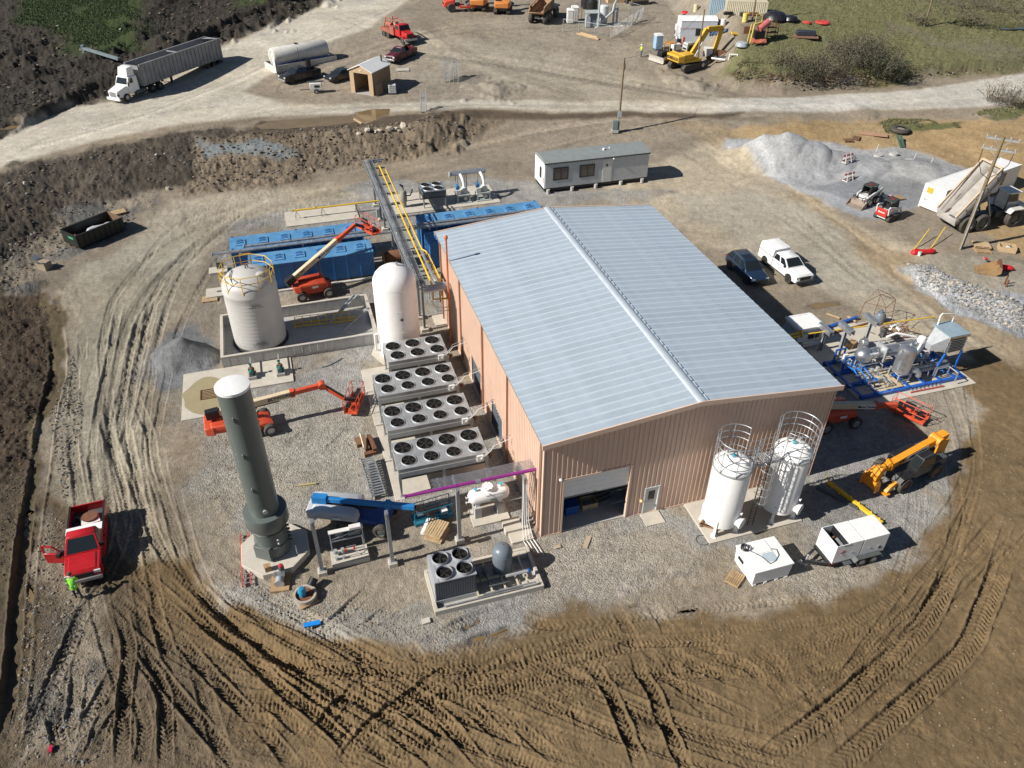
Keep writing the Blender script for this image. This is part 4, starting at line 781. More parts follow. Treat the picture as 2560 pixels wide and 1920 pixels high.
for i in range(19): part('rung', MB().cyl((-.32, -.55, .3 + i * .29), (.08, -.55, .3 + i * .29), .014, n=6), dsteel, t)
for z in (2.3, 2.9, 3.5, 4.1, 4.7, 5.3, 5.9): part('cage_hoop', MB().tube([(-.1 + .38 * math.cos(R(a)), -.55 + .62 * math.sin(R(a)), z) for a in range(180, 361, 20)], .02, 6), galv, t)
for a in (200, 235, 270, 305, 340): part('cage_bar', MB().bar((-.1 + .38 * math.cos(R(a)), -.55 + .62 * math.sin(R(a)), 2.3), (-.1 + .38 * math.cos(R(a)), -.55 + .62 * math.sin(R(a)), 5.9), .04, .012), galv, t)
t = bthing('timber_block', 'stack of brown timbers on the silo pad by the left silo leg', 'timber', 9.75, -2.2, .1)
for i, (x, y, z, r) in enumerate(((0, 0, .07, -38), (.1, -.12, .07, -38), (-.25, .3, .07, 48), (.28, -.42, .07, 50))): part('timber', MB().obox((x, y, z), (1.0 if i < 2 else .55, .11, .12), (0, 0, R(r))), mat('brown_timber', (.23, .13, .065), .8, var=.2, sc=3), t)
tag(MB().tube([UV(9.0 + .38 * math.cos(a), -3.0 + .38 * math.sin(a), .03) for a in [R(x) for x in range(0, 350, 18)]], .02, 6).build('hose_coil', dsteel), 'thin dark hose coiled on the gravel beside the silo pad', 'hose')

# ------------------------------------------------------------------ chiller skid in a curb, front left
t = thing('chiller_curb', 'low concrete curb round the four-fan chiller and grey tank', 'curb', BO, BA)
a, b, c, d = -7.2, -1.1, -3.68, -.75
part('slab', MB().box(a + .1, b - .1, c + .1, d - .1, -.2, .04), concgrey, t)
part('curb_wall', MB().box(a, b, c, c + .17, -.2, .36), concrete, t); part('curb_wall', MB().box(a, b, d - .17, d, -.2, .36), concrete, t)
part('curb_wall', MB().box(a, a + .17, c + .172, d - .172, -.2, .36), concrete, t); part('curb_wall', MB().box(b - .17, b, c + .172, d - .172, -.2, .36), concrete, t)
part('curb_wall', MB().box(-2.2, -1.3, -3.5, -3.1, .04, .36), concrete, t); part('curb_wall', MB().box(-2.2, -1.3, -1.3, -.95, .04, .36), concrete, t)
t = bthing('chiller', 'grey four-fan chiller with dark louvred side in the front curb', 'chiller', -5.85, -2.05, .3)
chg = mat('chiller_grey', (.33, .34, .36), .45, var=.05); chd = mat('chiller_dark', (.075, .085, .105), .5, var=.08)
part('cabinet', MB().box(-1.1, 1.1, -.95, .95, .05, 1.5), chd, t, .02); part('top', MB().box(-1.14, 1.14, -.99, .99, 1.5, 1.58), chg, t); part('end_panel', MB().box(-1.16, -1.10, -.97, .97, .05, 1.55), chg, t)
part('base_rail', MB().box(-1.15, 1.15, -1.0, 1.0, -.25, .05), galvd, t)
part('top_panel', MB().box(-1.13, -.92, -.98, .98, 1.582, 1.6), chg, t)
for i in range(16): part('grille_slat', MB().box(-1.02 + i * .13, -.96 + i * .13, -.975, -.952, .15, 1.42), mat('grille_grey', (.13, .145, .17), .5), t)
FM2 = fan_meshes(4, chg, .16)
for x in (-.52, .58):
	for y in (-.5, .5): add_fan(t, x, y, 1.58, .43, random.random() * 3, FM2)
t = bthing('buffer_tank', 'squat blue-grey domed tank in the chiller curb', 'tank', -2.95, -1.85, .3)
bt = mat('tank_blue_grey', (.155, .185, .215), .4, var=.06)
part('shell', MB().lathe([(.5, .02), (.56, .12), (.56, 1.42), (.54, 1.55), (.45, 1.72), (.28, 1.84), (.03, 1.88)], 30), bt, t); part('band', MB().lathe([(.565, 1.38), (.58, 1.40), (.565, 1.42)], 30, cap=False), bt, t)
part('valve', MB().cyl((.1, -.1, 1.62), (.1, -.1, 1.8), .06).cyl((0.02, .1, 1.65), (.02, .1, 1.95), .02), steel, t); part('skirt', MB().lathe([(.48, -.25), (.48, .05)], 24), bt, t)
t = bthing('pump_skid', 'cream steel skid frame and pumps between chiller and grey tank', 'skid', -3.5, -2.2, .12)
cf = mat('cream_steel', (.52, .47, .34), .5, var=.08)
for x in (-1.25, -.45, .3, 1.05, 1.6): part('cross_member', MB().box(x, x + .08, -1.1, 1.0, .1, .24), cf, t)
for y in (-1.18, 1.0, -.15): part('runner', MB().box(-1.3, 1.75, y, y + .1, .1, .26), cf, t)
part('pipe', MB().tube([(-1.0, -1.28, .45), (2.0, -1.28, .45)], .045).tube([(-3.2, -1.35, .35), (2.1, -1.35, .35)], .03), galv, t); part('header', MB().cyl((.5, -.55, .6), (1.75, -.55, .6), .09), galvd, t); part('header_cap', MB().cyl((1.75, -.55, .6), (1.85, -.55, .6), .13), blueskid, t)
for x in (-.9, -.5): part('pump_motor', MB().cyl((x, .3, .3), (x, .3, .75), .12, n=12).cyl((x, .3, .2), (x, .3, .35), .18, n=12), bt, t)
part('piping', MB().tube([(-.9, .3, .5), (-.9, -.5, .5), (.2, -.5, .5), (.2, -.1, .5)], .05).tube([(-.5, .1, .4), (-.5, -.8, .4), (.6, -.8, .4)], .05), dsteel, t)

# ------------------------------------------------------------------ purple pipe rack
t = bthing('pipe_support', 'square steel post standing alone beside the green stack footing', 'post', -12.63, .95, group='purple rack posts'); gp_ = mat('post_grey', (.34, .35, .35), .5, .2, var=.08)
def post(t, h=4.2):
	part('pedestal', MB().box(-.25, .25, -.25, .25, -.2, .3), concrete, t, .02); part('base_plate', MB().box(-.17, .17, -.17, .17, .3, .33), galvd, t)
	part('column', MB().box(-.1, .1, -.1, .1, .33, h), gp_, t); part('top_plate', MB().box(-.09, .09, -.14, .14, h, h + .08), galv, t); part('clip', MB().box(-.12, -.02, -.2, -.105, h - .35, h + .05), galv, t)
post(t)
for u, v, lab in ((-8.75, .45, 'square steel post without pipe beside the blue boom lift'), (-4.7, 1.0, 'square post holding the purple pipe near the white horizontal tank'), (-.8, .95, 'square post holding the purple pipe at the building corner')):
	t = bthing('pipe_support', lab, 'post', u, v, group='purple rack posts'); post(t)
	if u > -5: part('bracket', MB().box(-.06, .06, -.2, 1.2, 4.05, 4.15), galv, t)
pur = mat('purple_paint', (.26, .03, .22), .4, var=.08)
t = bthing('purple_pipe', 'purple pipe running from the building corner over two posts', 'pipe', 0, 1.25, 4.32)
part('pipe', MB().cyl((-7.55, 0, 0), (.1, 0, 0), .10, n=14), pur, t); part('open_end', MB().lathe([(.13, -7.6), (.13, -7.52)], 14, (0, 0, 0), 'x'), pur, t)
for x in (-4.7, -.8): part('clamp', MB().lathe([(.12, x - .05), (.12, x + .05)], 12, (0, 0, 0), 'x'), pur, t)
part('coupling', MB().lathe([(.13, -3.6), (.13, -3.3)], 12, (0, 0, 0), 'x'), galv, t)
t = bthing('conduit_bundle', 'row of thin silver conduits beside the purple pipe', 'conduit', 0, 1.45, 4.27)
for i in range(8): part('conduit', MB().cyl((-6.0 + (i % 3) * .05, i * .1, 0), (.05, i * .1, 0), .022, n=6), galv, t)
for x in (-5.6, -4.7, -2.8, -.8): part('strut', MB().box(x, x + .05, -.1, .8, -.06, -.025), galvd, t)
t = bthing('propane_tank', 'white horizontal pressure tank on two concrete piers', 'tank', -2.45, 2.75)
part('pad', MB().box(-1.2, 1.1, -.95, .6, -.2, .12), concrete, t, .02)
for x in (-.75, .65): part('pier', MB().box(x - .2, x + .2, -.4, .35, .12, .95), concgrey, t); part('saddle', MB().box(x - .12, x + .12, -.25, .25, .95, 1.25), tw, t)
part('shell', MB().lathe([(.03, -1.28), (.22, -1.24), (.40, -1.10), (.46, -.92), (.46, .92), (.40, 1.10), (.22, 1.24), (.03, 1.28)], 28, (0, 0, 1.6), 'x'), tw, t)
part('manway', MB().lathe([(.22, 1.95), (.22, 2.2), (.33, 2.2), (.33, 2.27), (.1, 2.28)], 16, (-.05, 0, 0)), tw, t)
for a in range(8): part('bolt', MB().cyl((-.05 + .29 * math.cos(a * .785), .29 * math.sin(a * .785), 2.27), (-.05 + .29 * math.cos(a * .785), .29 * math.sin(a * .785), 2.33), .03, n=6), tw, t)
cy = mat('cap_cyan', (.05, .42, .55), .4); part('nozzle', MB().cyl((-.8, 0, 2.0), (-.8, 0, 2.2), .09), tw, t); part('nozzle_cap', MB().cyl((-.8, 0, 2.2), (-.8, 0, 2.24), .1), cy, t); part('nozzle', MB().cyl((.75, 0, 2.0), (.75, 0, 2.25), .1), tw, t); part('nozzle_cap', MB().cyl((.75, 0, 2.25), (.75, 0, 2.29), .11), cy, t)
part('side_nozzle', MB().cyl((-1.2, -.1, 1.75), (-1.42, -.1, 1.75), .04).cyl((-1.2, -.1, 1.35), (-1.42, -.1, 1.35), .04).cyl((-1.39, -.1, 1.75), (-1.42, -.1, 1.75), .08).cyl((-1.39, -.1, 1.35), (-1.42, -.1, 1.35), .08), tw, t)
part('name_plate', MB().box(.0, .4, -.475, -.462, 1.48, 1.56), mat('plate_green', (.03, .18, .12), .4), t)
t = bthing('concrete_step', 'low pale concrete blocks stepped beside the building corner post', 'block', -1.25, .55)
part('block', MB().box(-.75, .35, .1, 1.1, -.1, .35), concrete, t, .02); part('block', MB().box(-.6, .75, -.7, .09, -.1, .2), concrete, t, .02)
t = bthing('flex_conduit', 'loose pale conduits hanging down the corner post', 'conduit', -.8, .75)
for i in range(4): part('conduit', MB().tube([(-.1 + i * .07, .05, 4.2), (-.12 + i * .09, -.05, 2.5), (-.2 + i * .12, -.2, 1.0), (-.35 + i * .2, -.9, .12), (-.2 + i * .22, -1.6 - .2 * i, .08)], .022, 6), white, t)
# gas panel skid
t = bthing('valve_skid', 'grey valve panel frame on a low concrete plinth by the blue lift', 'skid', -11.0, 1.6)
part('plinth', MB().box(-1.05, 1.05, -.55, .5, -.1, .35), concrete, t, .02); part('frame', MB().frame(-.95, .95, 1.0, 1.75, .07, .55, .62).bar((-.92, .58, 1.2), (.92, .58, 1.55), .05), galvd, t)
for x in (-.92, .92): part('upright', MB().box(x - .035, x + .035, .54, .62, .0, 1.0), galvd, t)
part('top_channel', MB().box(-.97, .97, .45, .72, 1.75, 1.82), offwhite, t); part('junction_box', MB().box(.2, .85, .40, .70, 1.82, 1.98), offwhite, t); part('back_panel', MB().box(-.6, -.2, .63, .66, 1.1, 1.6).box(.1, .8, .63, .66, 1.15, 1.65), mat('panel_slate', (.16, .19, .19), .5), t)
for x in (-.75, -.35): part('regulator', MB().cyl((x, -.2, .35), (x, -.2, .55), .1, n=12).cyl((x, .15, .5), (x, .15, .75), .12, n=12), galvd, t)
part('piping', MB().tube([(-.9, .1, .6), (.9, .1, .6)], .03).tube([(-.8, -.25, .5), (.85, -.25, .5), (.85, .4, .5), (.85, .5, 1.2)], .025).tube([(-.1, .1, .6), (-.1, .1, .9), (.4, .1, .9), (.4, -.2, .5)], .025), galv, t); part('valve', MB().cyl((-.2, .1, .55), (-.2, .1, .75), .07).cyl((.3, .1, .55), (.3, .1, .8), .06), orange, t)
# stair flight lying down
t = bthing('steel_stairs', 'galvanised stair flight lying on the gravel beside the cooler pad', 'stairs', -8.75, 7.5, .1, R(3))
for x in (-.42, .42): part('stringer', MB().bar((x, -1.75, .15), (x, 1.8, .35), .05, .25), galv, t)
for i in range(15): part('tread', MB().obox((0, -1.6 + i * .235, .2 + i * .012), (.8, .19, .03), (R(-20), 0, 0)), galv, t)
t = bthing('scrap_crates', 'rusty steel pieces and brown crates piled by the cooler pad', 'scrap', -8.75, 10.9)
for i, (x, y, w_, l_, h_) in enumerate(((0, .1, .3, 1.5, .4), (.45, -.1, .25, 1.6, .45), (-.4, .4, .35, .8, .3), (.2, -.9, .8, .3, .25))): part('piece', MB().obox((x, y, h_ / 2), (w_, l_, h_), (0, 0, R(6))), rust if i % 2 else mat('brown_board', (.20, .11, .06), .8), t)
tag(MB().cyl(UV(-8.9, 10.2, .55), UV(-8.95, 11.5, .75), .05).build('plastic_pipe', mat('cream_pvc', (.66, .60, .44), .5)), 'cream pipe lying on the rusty scrap by the cooler pad', 'pipe')
tag(MB().obox(UV(-12.8, 8.3, .06), (1.1, .13, .1), (0, 0, R(12))).build('timber', mat('straw_timber', (.40, .33, .15), .8)), 'short yellowish timber lying on the gravel behind the blue lift', 'timber')
def pallet(label, loc, rz, w=1.2, l=1.0, z=0.0, tilt=0, m_=wood):
	t = thing('pallet', label, 'pallet', loc, rz); t.rotation_euler[1] = tilt
	for i in range(7): part('slat', MB().box(-w / 2, w / 2, -l / 2 + i * l / 7 + .01, -l / 2 + (i + 1) * l / 7 - .03, .11, .135), m_, t)
	for x in (-w / 2, -.05, w / 2 - .09): part('bearer', MB().box(x, x + .09, -l / 2, l / 2, .02, .108), m_, t)
	for i in range(3): part('base_slat', MB().box(-w / 2, w / 2, -l / 2 + i * (l - .1) / 2, -l / 2 + i * (l - .1) / 2 + .1, 0, .019), m_, t)
	return t
p = pallet('tan pallet carrying a white tube between two purple rack posts', UV(-5.88, 1.95, .45), BA + R(52), 1.3, 1.1, m_=woodpale)
pallet('tan pallet underneath, lower one of the stacked pair by the posts', UV(-5.86, 1.95, 0.02), BA + R(52), 1.3, 1.1, m_=woodpale); part('block', MB().box(-.5, .5, -.4, .4, -.28, -.005), wood, p)
tag(MB().obox(UV(-6.45, 2.3, .5), (1.2, .2, .16), (0, 0, BA + R(58))).build('light_tube', white), 'white tube leaning on the edge of the tan pallet', 'tube')
# bits by the stack
_a = at_px(612, 1341); _b = at_px(618, 1468); _c = (_a + _b) / 2; t = thing('ladder', 'red fibreglass extension ladder lying beside the stack footing', 'ladder', (_c.x, _c.y, .1), math.atan2((_a - _b).y, (_a - _b).x) - math.pi / 2)
rd_ = mat('ladder_red', (.55, .07, .05), .5)
for x in (-.22, .22): part('rail', MB().bar((x, -1.95, .05), (x, 2.05, .05), .05, .09), rd_, t)
for i in range(12): part('rung', MB().cyl((-.22, -1.75 + i * .33, .05), (.22, -1.75 + i * .33, .05), .032, n=6), galv, t)
t = bthing('cardboard_box', 'small brown cardboard box on the octagonal stack footing', 'box', -15.5, 1.75, .39, R(10)); cbm = mat('cardboard', (.36, .23, .12), .8)
part('box', MB().box(-.17, .17, -.15, .15, 0, .35), cbm, t); part('flap', MB().box(-.19, .0, -.17, .17, .352, .365), cbm, t)
def motor_pallet(label, loc, rz, kind):
	t = thing('machine_pallet', label, 'machine part', loc, rz)
	part('cardboard_base', MB().box(-.5, .5, -.65, .65, .0, .13), cbm, t)
	if kind == 0:
		part('valve_body', MB().cyl((0, -.35, .35), (0, .4, .35), .22, n=16).lathe([(.28, -.38), (.28, -.32)], 16, (0, 0, .35), 'y'), galvd, t); part('actuator', MB().cyl((.1, .45, .3), (.1, .45, .85), .16, n=14), dsteel, t); part('cap', MB().lathe([(.13, .85), (.13, .95), (.03, 1.0)], 12, (.1, .45, 0)), mat('cap_red', (.5, .03, .05), .4), t)
		for i in range(5): part('fin', MB().box(-.3, .3, .0 + i * .07, .03 + i * .07, .5, .62), galv, t)
	else:
		part('spool', MB().lathe([(.62, .14), (.62, .38), (.5, .38), (.5, .2)], 28), mat('spool_grey', (.40, .36, .30), .7, dirt=.4, dcol=(.3, .12, .05)), t); part('inner', MB().lathe([(.49, .2), (.49, .25)], 24), rust, t)
		part('blue_pump', MB().cyl((-.1, .05, .3), (-.1, .05, .75), .19, n=14).lathe([(.24, .6), (.15, .85), (.04, .88)], 12, (-.1, .05, 0)), mat('pump_cyan', (.02, .24, .42), .4), t); part('motor', MB().cyl((.5, .35, .3), (.85, .55, .5), .24, n=14), black, t)
	return t
motor_pallet('grey valve with red cap on cardboard beside the stack footing', T(14, 215, 60), BA + R(-8), 0)
motor_pallet('round spool with blue pump on cardboard in front of the stack', T(14, 430, 190), BA + R(20), 1)
# ------------------------------------------------------------------ blue vessels, far left
def vessel(label, u0, u1, v0, v1, z1=2.42, nh=6):
	t = bthing('filter_vessel', label, 'vessel', (u0 + u1) / 2, (v0 + v1) / 2, group='blue filter vessels'); a = (u1 - u0) / 2; d = (v1 - v0) / 2; z1 = 2.42
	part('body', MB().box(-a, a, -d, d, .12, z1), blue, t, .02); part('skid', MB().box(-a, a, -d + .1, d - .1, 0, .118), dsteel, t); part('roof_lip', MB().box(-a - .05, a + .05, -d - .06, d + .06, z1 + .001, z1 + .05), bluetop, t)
	n = 9
	for i in range(n + 1):
		x = -a + .05 + i * (2 * a - .1) / n
		for y in (-d, d): part('stiffener', MB().box(x - .05, x + .05, y - .07 if y < 0 else y, y if y < 0 else y + .07, .1, z1), blue, t)
	for x in (-a, a):
		for y in (-.6, 0, .6): part('end_stiffener', MB().box(x - .07 if x < 0 else x, x if x < 0 else x + .07, y - .05, y + .05, .1, z1), blue, t)
	for i in range(nh):
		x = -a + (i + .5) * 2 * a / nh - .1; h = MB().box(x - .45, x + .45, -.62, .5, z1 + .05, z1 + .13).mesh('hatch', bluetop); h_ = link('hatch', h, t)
		for y in (-.3, .15): part('hatch_handle', MB().tube([(x - .32, y, z1 + .13), (x - .15, y + .02, z1 + .24), (x + .15, y + .02, z1 + .24), (x + .32, y, z1 + .13)], .045, 6), blue, h_)
	for x in (-a + .2, 0, a - .2): part('lifting_lug', MB().box(x - .06, x + .06, -d + .02, -d + .06, z1 + .05, z1 + .17).box(x - .06, x + .06, d - .06, d - .02, z1 + .05, z1 + .17), blue, t)
	part('end_nozzle', MB().cyl((a, .3, 1.9), (a + .4, .3, 1.9), .25, n=14).cyl((a + .34, .3, 1.9), (a + .42, .3, 1.9), .32, n=14), blue, t)
	return t
vessel('nearest blue box vessel behind the orange boom lift', -15.0, -4.4, 33.85, 36.2)
vessel('long blue box vessel second from camera, behind the lift', -16.5, -4.7, 37.55, 40.05)
vessel('far blue box vessel in the row behind the building, right of the rack', .7, 12.9, 37.6, 39.95)
vessel('blue box vessel at the back wall corner, partly hidden by the roof', .7, 12.9, 33.7, 36.1)
for u0, u1, v, z, r, lab in ((-18.0, -2.5, 36.7, 2.72, .14, 'long silver pipe lying between the two left blue vessels'), (-15.3, -3.1, 37.25, 2.8, .12, 'shorter silver pipe lying on the second blue vessel'), (-.6, 12.6, 36.75, 2.75, .16, 'long silver pipe between the two right blue vessels'), (.3, 12.7, 37.3, 2.8, .13, 'silver pipe along the edge of the far right blue vessel')):
	t = bthing('duct_pipe', lab, 'pipe', (u0 + u1) / 2, v, z, group='silver pipes along the blue vessels'); l_ = (u1 - u0) / 2
	part('pipe', MB().cyl((-l_, 0, 0), (l_, 0, 0), r, n=14), galv, t); part('flange', MB().cyl((-l_ - .03, 0, 0), (-l_ + .05, 0, 0), r + .07, n=14), galvd, t)
	for i in range(3): part('saddle', MB().box(-l_ * .7 + i * l_ * .7 - .06, -l_ * .7 + i * l_ * .7 + .06, -.1, .1, -r - .18, -r + .02), white, t)
	for i in range(2): part('support_leg', MB().box(-l_ * .6 + i * l_ * 1.2, -l_ * .6 + i * l_ * 1.2 + .08, -.04, .04, -z, -r), galvd, t)
t = bthing('pipe_elbow', 'silver pipe bending down beside the rusty tank', 'pipe', -2.5, 36.7, 2.72); part('pipe', MB().tube([(0, 0, 0), (.5, 0, 0), (.75, -.25, -.05), (.8, -.8, -.3), (.8, -3.0, -.4), (.8, -3.3, -.7), (.8, -3.3, -2.6)], .15, 12), galv, t)
t = bthing('rusty_tank', 'rusty brown horizontal tank under the pipe rack', 'tank', -2.3, 35.6); part('shell', MB().lathe([(.05, -.95), (.5, -.85), (.6, -.6), (.6, .9), (.5, 1.0)], 20, (0, 0, .75), 'x'), rust, t); part('end_frame', MB().box(-1.1, -.95, -.5, .5, .1, 1.2), mat('frame_brown', (.32, .17, .07), .7), t); [part('saddle', MB().box(x, x + .2, -.45, .45, 0, .4), rust, t) for x in (-.5, .4)]
t = bthing('boundary_pipe', 'thin pale rail along the foot of the nearest blue vessel', 'rail', -10, 33.3, .12); part('rail', MB().bar((-3, 0, 0), (5.6, 0, 0), .16, .12), offwhite, t)
# yellow gas line on its own slab
tag(MB().box(-11.4, -4.1, 46.1, 49.6, -.2, .1).build('concrete_slab', concrete, None, BO, BA), 'long pale slab under the yellow pipe, left of the rack', 'slab')
t = bthing('gas_pipe', 'yellow pipe on stands above the long slab, left of the rack', 'pipe', -6.1, 47.7, 1.0)
part('pipe', MB().cyl((-4.45, 0, 0), (4.4, 0, 0), .09, n=12), yellow, t); part('elbow', MB().lathe([(.14, -4.5), (.14, -4.4)], 12, (0, 0, 0), 'x'), yellow, t); part('valve', MB().cyl((-2.2, 0, 0), (-2.2, 0, .2), .06), yellow, t)
for x in (-4.1, -1.5, 2.0):
	for a in (0, 120, 240): part('stand_leg', MB().bar((x, 0, -.1), (x + .35 * math.cos(R(a)), .35 * math.sin(R(a)), -.9), .03), dsteel, t)
# ------------------------------------------------------------------ pipe rack
rk = bthing('pipe_rack', 'long steel pipe rack with cable trays left of the building', 'pipe rack', -2.0, 23.5)
rs = mat('rack_grey', (.25, .27, .28), .5, .3, var=.1)
for v in (0.2, 2.1, 9.0, 14.5, 19.3, 21.6, 25.2):
	part('pedestal', MB().box(-.3, .3, v - .3, v + .3, -.1, .25), concrete, rk); part('post', MB().box(-.09, .09, v - .11, v + .11, .25, 4.85), rs, rk)
for v in (0.2, 2.1, 4.6, 7.0, 9.0, 11.8, 14.5, 17, 19.3, 21.6, 23.5, 25.2): part('crossbeam', MB().box(-.85, 1.1 if v > 4 else .5, v - .06, v + .06, 4.72, 4.86), rs, rk)
for x0 in (-.80, -.30):
	part('cable_tray', MB().box(x0, x0 + .04, -1.0, 25.6, 4.87, 5.02).box(x0 + .38, x0 + .42, -1.0, 25.6, 4.87, 5.02), galv, rk); tr = LAST[0]
	m = MB(); [m.box(x0 + .045, x0 + .375, -.9 + i * .3, -.82 + i * .3, 4.90, 4.94) for i in range(88)]; part('tray_rungs', m, galvd, tr)
	m = MB(); [m.tube([(x0 + .08 + j * .075, v, 4.965 + .01 * math.sin(v * 1.3 + j)) for v in np.linspace(-.9, 25.5, 30)], .022, 5) for j in range(4)]; part('cables', m, galvd if x0 < -.5 else dsteel, tr)
part('end_beam', MB().box(-.1, 1.3, 25.25, 25.37, 4.87, 5.0), rs, rk)
part('conduit_run', MB().tube([(-.6, -.9, 4.95), (-.55, -1.35, 4.9), (-.3, -1.7, 4.9), (.2, -1.85, 4.9), (1.9, -1.85, 4.9)], .07).tube([(-.3, -.9, 4.95), (-.25, -1.2, 4.9), (0, -1.5, 4.9), (.4, -1.6, 4.9), (1.9, -1.6, 4.9)], .07).tube([(0, -.9, 4.95), (.1, -1.15, 4.9), (.3, -1.3, 4.9), (.6, -1.38, 4.9), (1.9, -1.38, 4.9)], .07), galv, rk)
part('end_tray', MB().box(-.3, 1.9, -2.05, -2.0, 4.8, 4.95).box(-.2, 1.9, -1.22, -1.17, 4.8, 4.95), galv, rk)
part('drop_conduit', MB().tube([(.2, -1.85, 4.85), (.2, -2.0, 4.2), (.5, -2.2, 3.6), (1.2, -2.2, 3.4), (1.85, -2.2, 3.4)], .03, 6).tube([(.4, -1.85, 4.85), (.4, -2.1, 4.0), (.7, -2.3, 3.2), (1.85, -2.3, 3.1)], .03, 6), galv, rk)
part('panel_box', MB().box(-.45, -.15, 21.2, 21.7, .5, 1.4), galvd, rk)
t = bthing('duct_pipe', 'fat silver pipe running along the near end of the pipe rack', 'pipe', -1.05, 22.3, 4.6); part('pipe', MB().tube([(0, 10.5, -.6), (0, 10.2, .1), (0, 9.8, .25), (0, 1.0, .25), (.1, .4, .25), (.4, .05, .25), (1.0, 0, .25)], .14, 12), galv, t)
t = bthing('gas_pipe', 'left one of the two yellow pipes along the pipe rack', 'pipe', -1.42, 22.8, 5.0, group='yellow pipes on the rack'); part('pipe', MB().tube([(0, 24.2, -.8), (0, 24.2, 0), (0, 12, 0), (0, 6, 0), (.0, .3, 0), (.1, 0, -.4), (.1, -.1, -1.6), (1.3, -.1, -1.7)], .075, 10), yellow, t)
for v in (2, 6, 10, 14, 19): part('flange', MB().lathe([(.12, v), (.12, v + .08)], 10, (0, 0, 0), 'y'), yellow, t)
t = bthing('gas_pipe', 'right one of the two yellow pipes along the pipe rack', 'pipe', -.98, 22.8, 5.0, group='yellow pipes on the rack'); part('pipe', MB().tube([(0, 23.1, 0), (0, 12, 0), (0, 5.3, 0), (.25, 4.9, 0), (.25, 4.7, -.3), (.3, .8, -.3), (.3, .4, -.5), (.3, .3, -2.2)], .06, 10), yellow, t)
part('pipe', MB().tube([(.25, 4.85, .05), (.42, 4.7, -.25), (.45, .8, -.3), (.5, .6, -1.8)], .05, 10), yellow, t)
for v in (3, 8, 12, 17): part('flange', MB().lathe([(.1, v), (.1, v + .07)], 10, (0, 0, 0), 'y'), yellow, t)
# ------------------------------------------------------------------ far chiller and blowers
tag(MB().box(-.3, 11.0, 45.9, 50.8, -.2, .08).build('concrete_slab', concrete, None, BO, BA), 'pale slab under the blowers and far four-fan cooler', 'slab')
t = bthing('air_cooler', 'far four-fan cooler on tall legs near the blowers', 'air cooler', 3.95, 47.7); part('casing', MB().box(-1.25, 1.25, -1.2, 1.2, 1.3, 1.85), mat('cooler_slate', (.13, .155, .165), .45, .2), t); part('top_deck', MB().box(-1.28, 1.28, -1.23, 1.23, 1.852, 1.9), galv, t); part('lower_frame', MB().box(-1.2, 1.2, -1.15, 1.15, 1.05, 1.298), dsteel, t)
for x in (-1.15, 1.15):
	for y in (-1.1, 1.1): part('leg', MB().box(x - .06, x + .06, y - .06, y + .06, .08, 1.06), galvd, t)
for x in (-.58, .58):
	for y in (-.58, .58): add_fan(t, x, y, 1.9, .47, random.random() * 5)
grn = mat('blower_grey_green', (.40, .43, .41), .5, var=.08)
for u, lab in ((7.15, 'left blower with white pipe stub and blue motor'), (9.35, 'right blower with white pipe stub and blue motor')):
	t = bthing('blower', lab, 'blower', u, 47.3, .08, group='blowers behind the building')
	part('frame', MB().box(-.75, .75, -.6, .7, .75, .88), grn, t)
	for x in (-.7, .62):
		for y in (-.55, .6): part('leg', MB().box(x, x + .09, y - .04, y + .05, 0, .75), grn, t)
	part('skid', MB().box(-.85, .85, -.75, .85, 0, .1), grn, t); part('housing', MB().cyl((.1, -.35, 1.15), (.1, .15, 1.15), .38, n=18).box(-.3, .5, -.3, .1, .88, 1.1), grn, t)
	part('motor', MB().cyl((-.45, .1, 1.45), (-.45, .7, 1.45), .2, n=14).box(-.6, -.3, .2, .6, 1.1, 1.3), mat('motor_blue', (.03, .16, .36), .45), t); part('belt_guard', MB().box(-.8, -.3, -.45, -.3, .95, 1.4), offwhite, t)
	part('discharge_pipe', MB().tube([(.15, -.1, 1.3), (.15, -.05, 1.9), (.1, .2, 2.3), (0, .6, 2.6), (0, .9, 2.6)], .15, 12).cyl((.15, -.1, 1.5), (.15, -.1, 1.58), .24, n=14), tw, t); part('silencer', MB().cyl((.2, -.55, .45), (.2, .5, .45), .2, n=14), galvd, t)
	for x in (-.3, .45): part('stanchion', MB().box(x, x + .05, .85, .9, 0, 2.5), galvd, t)
t = bthing('manifold_pipe', 'fat silver manifold pipe across the top of the blowers', 'pipe', 8.0, 48.25, 2.75); part('pipe', MB().cyl((-1.95, 0, 0), (1.95, 0, 0), .2, n=16).cyl((-1.7, .32, .05), (1.9, .32, .05), .16, n=14), galv, t); part('blind_flange', MB().cyl((-2.05, 0, 0), (-1.95, 0, 0), .32, n=16), galvd, t)
for x in (-1.4, -.2, 1.6): part('leg', MB().box(x, x + .07, -.1, .1, -2.7, -.15), galvd, t)
t = bthing('filter_vessel', 'small weathered vertical filter vessel beside the rack', 'vessel', .85, 47.5, .08); fv = mat('weathered_vessel', (.27, .25, .21), .6, var=.15, dirt=.3); part('shell', MB().lathe([(.25, .5), (.34, .65), (.34, 1.6), (.25, 1.8), (.08, 1.85)], 18), fv, t); part('skirt', MB().lathe([(.25, 0), (.25, .52)], 14), fv, t); part('top_valve', MB().cyl((0, 0, 1.85), (0, 0, 2.4), .06).cyl((0, 0, 2.2), (-.3, .1, 2.5), .1), dsteel, t); part('side_valve', MB().tube([(.3, 0, 1.2), (.7, 0, 1.2), (.9, .1, 1.5), (1.0, .2, 1.8)], .07), dsteel, t)
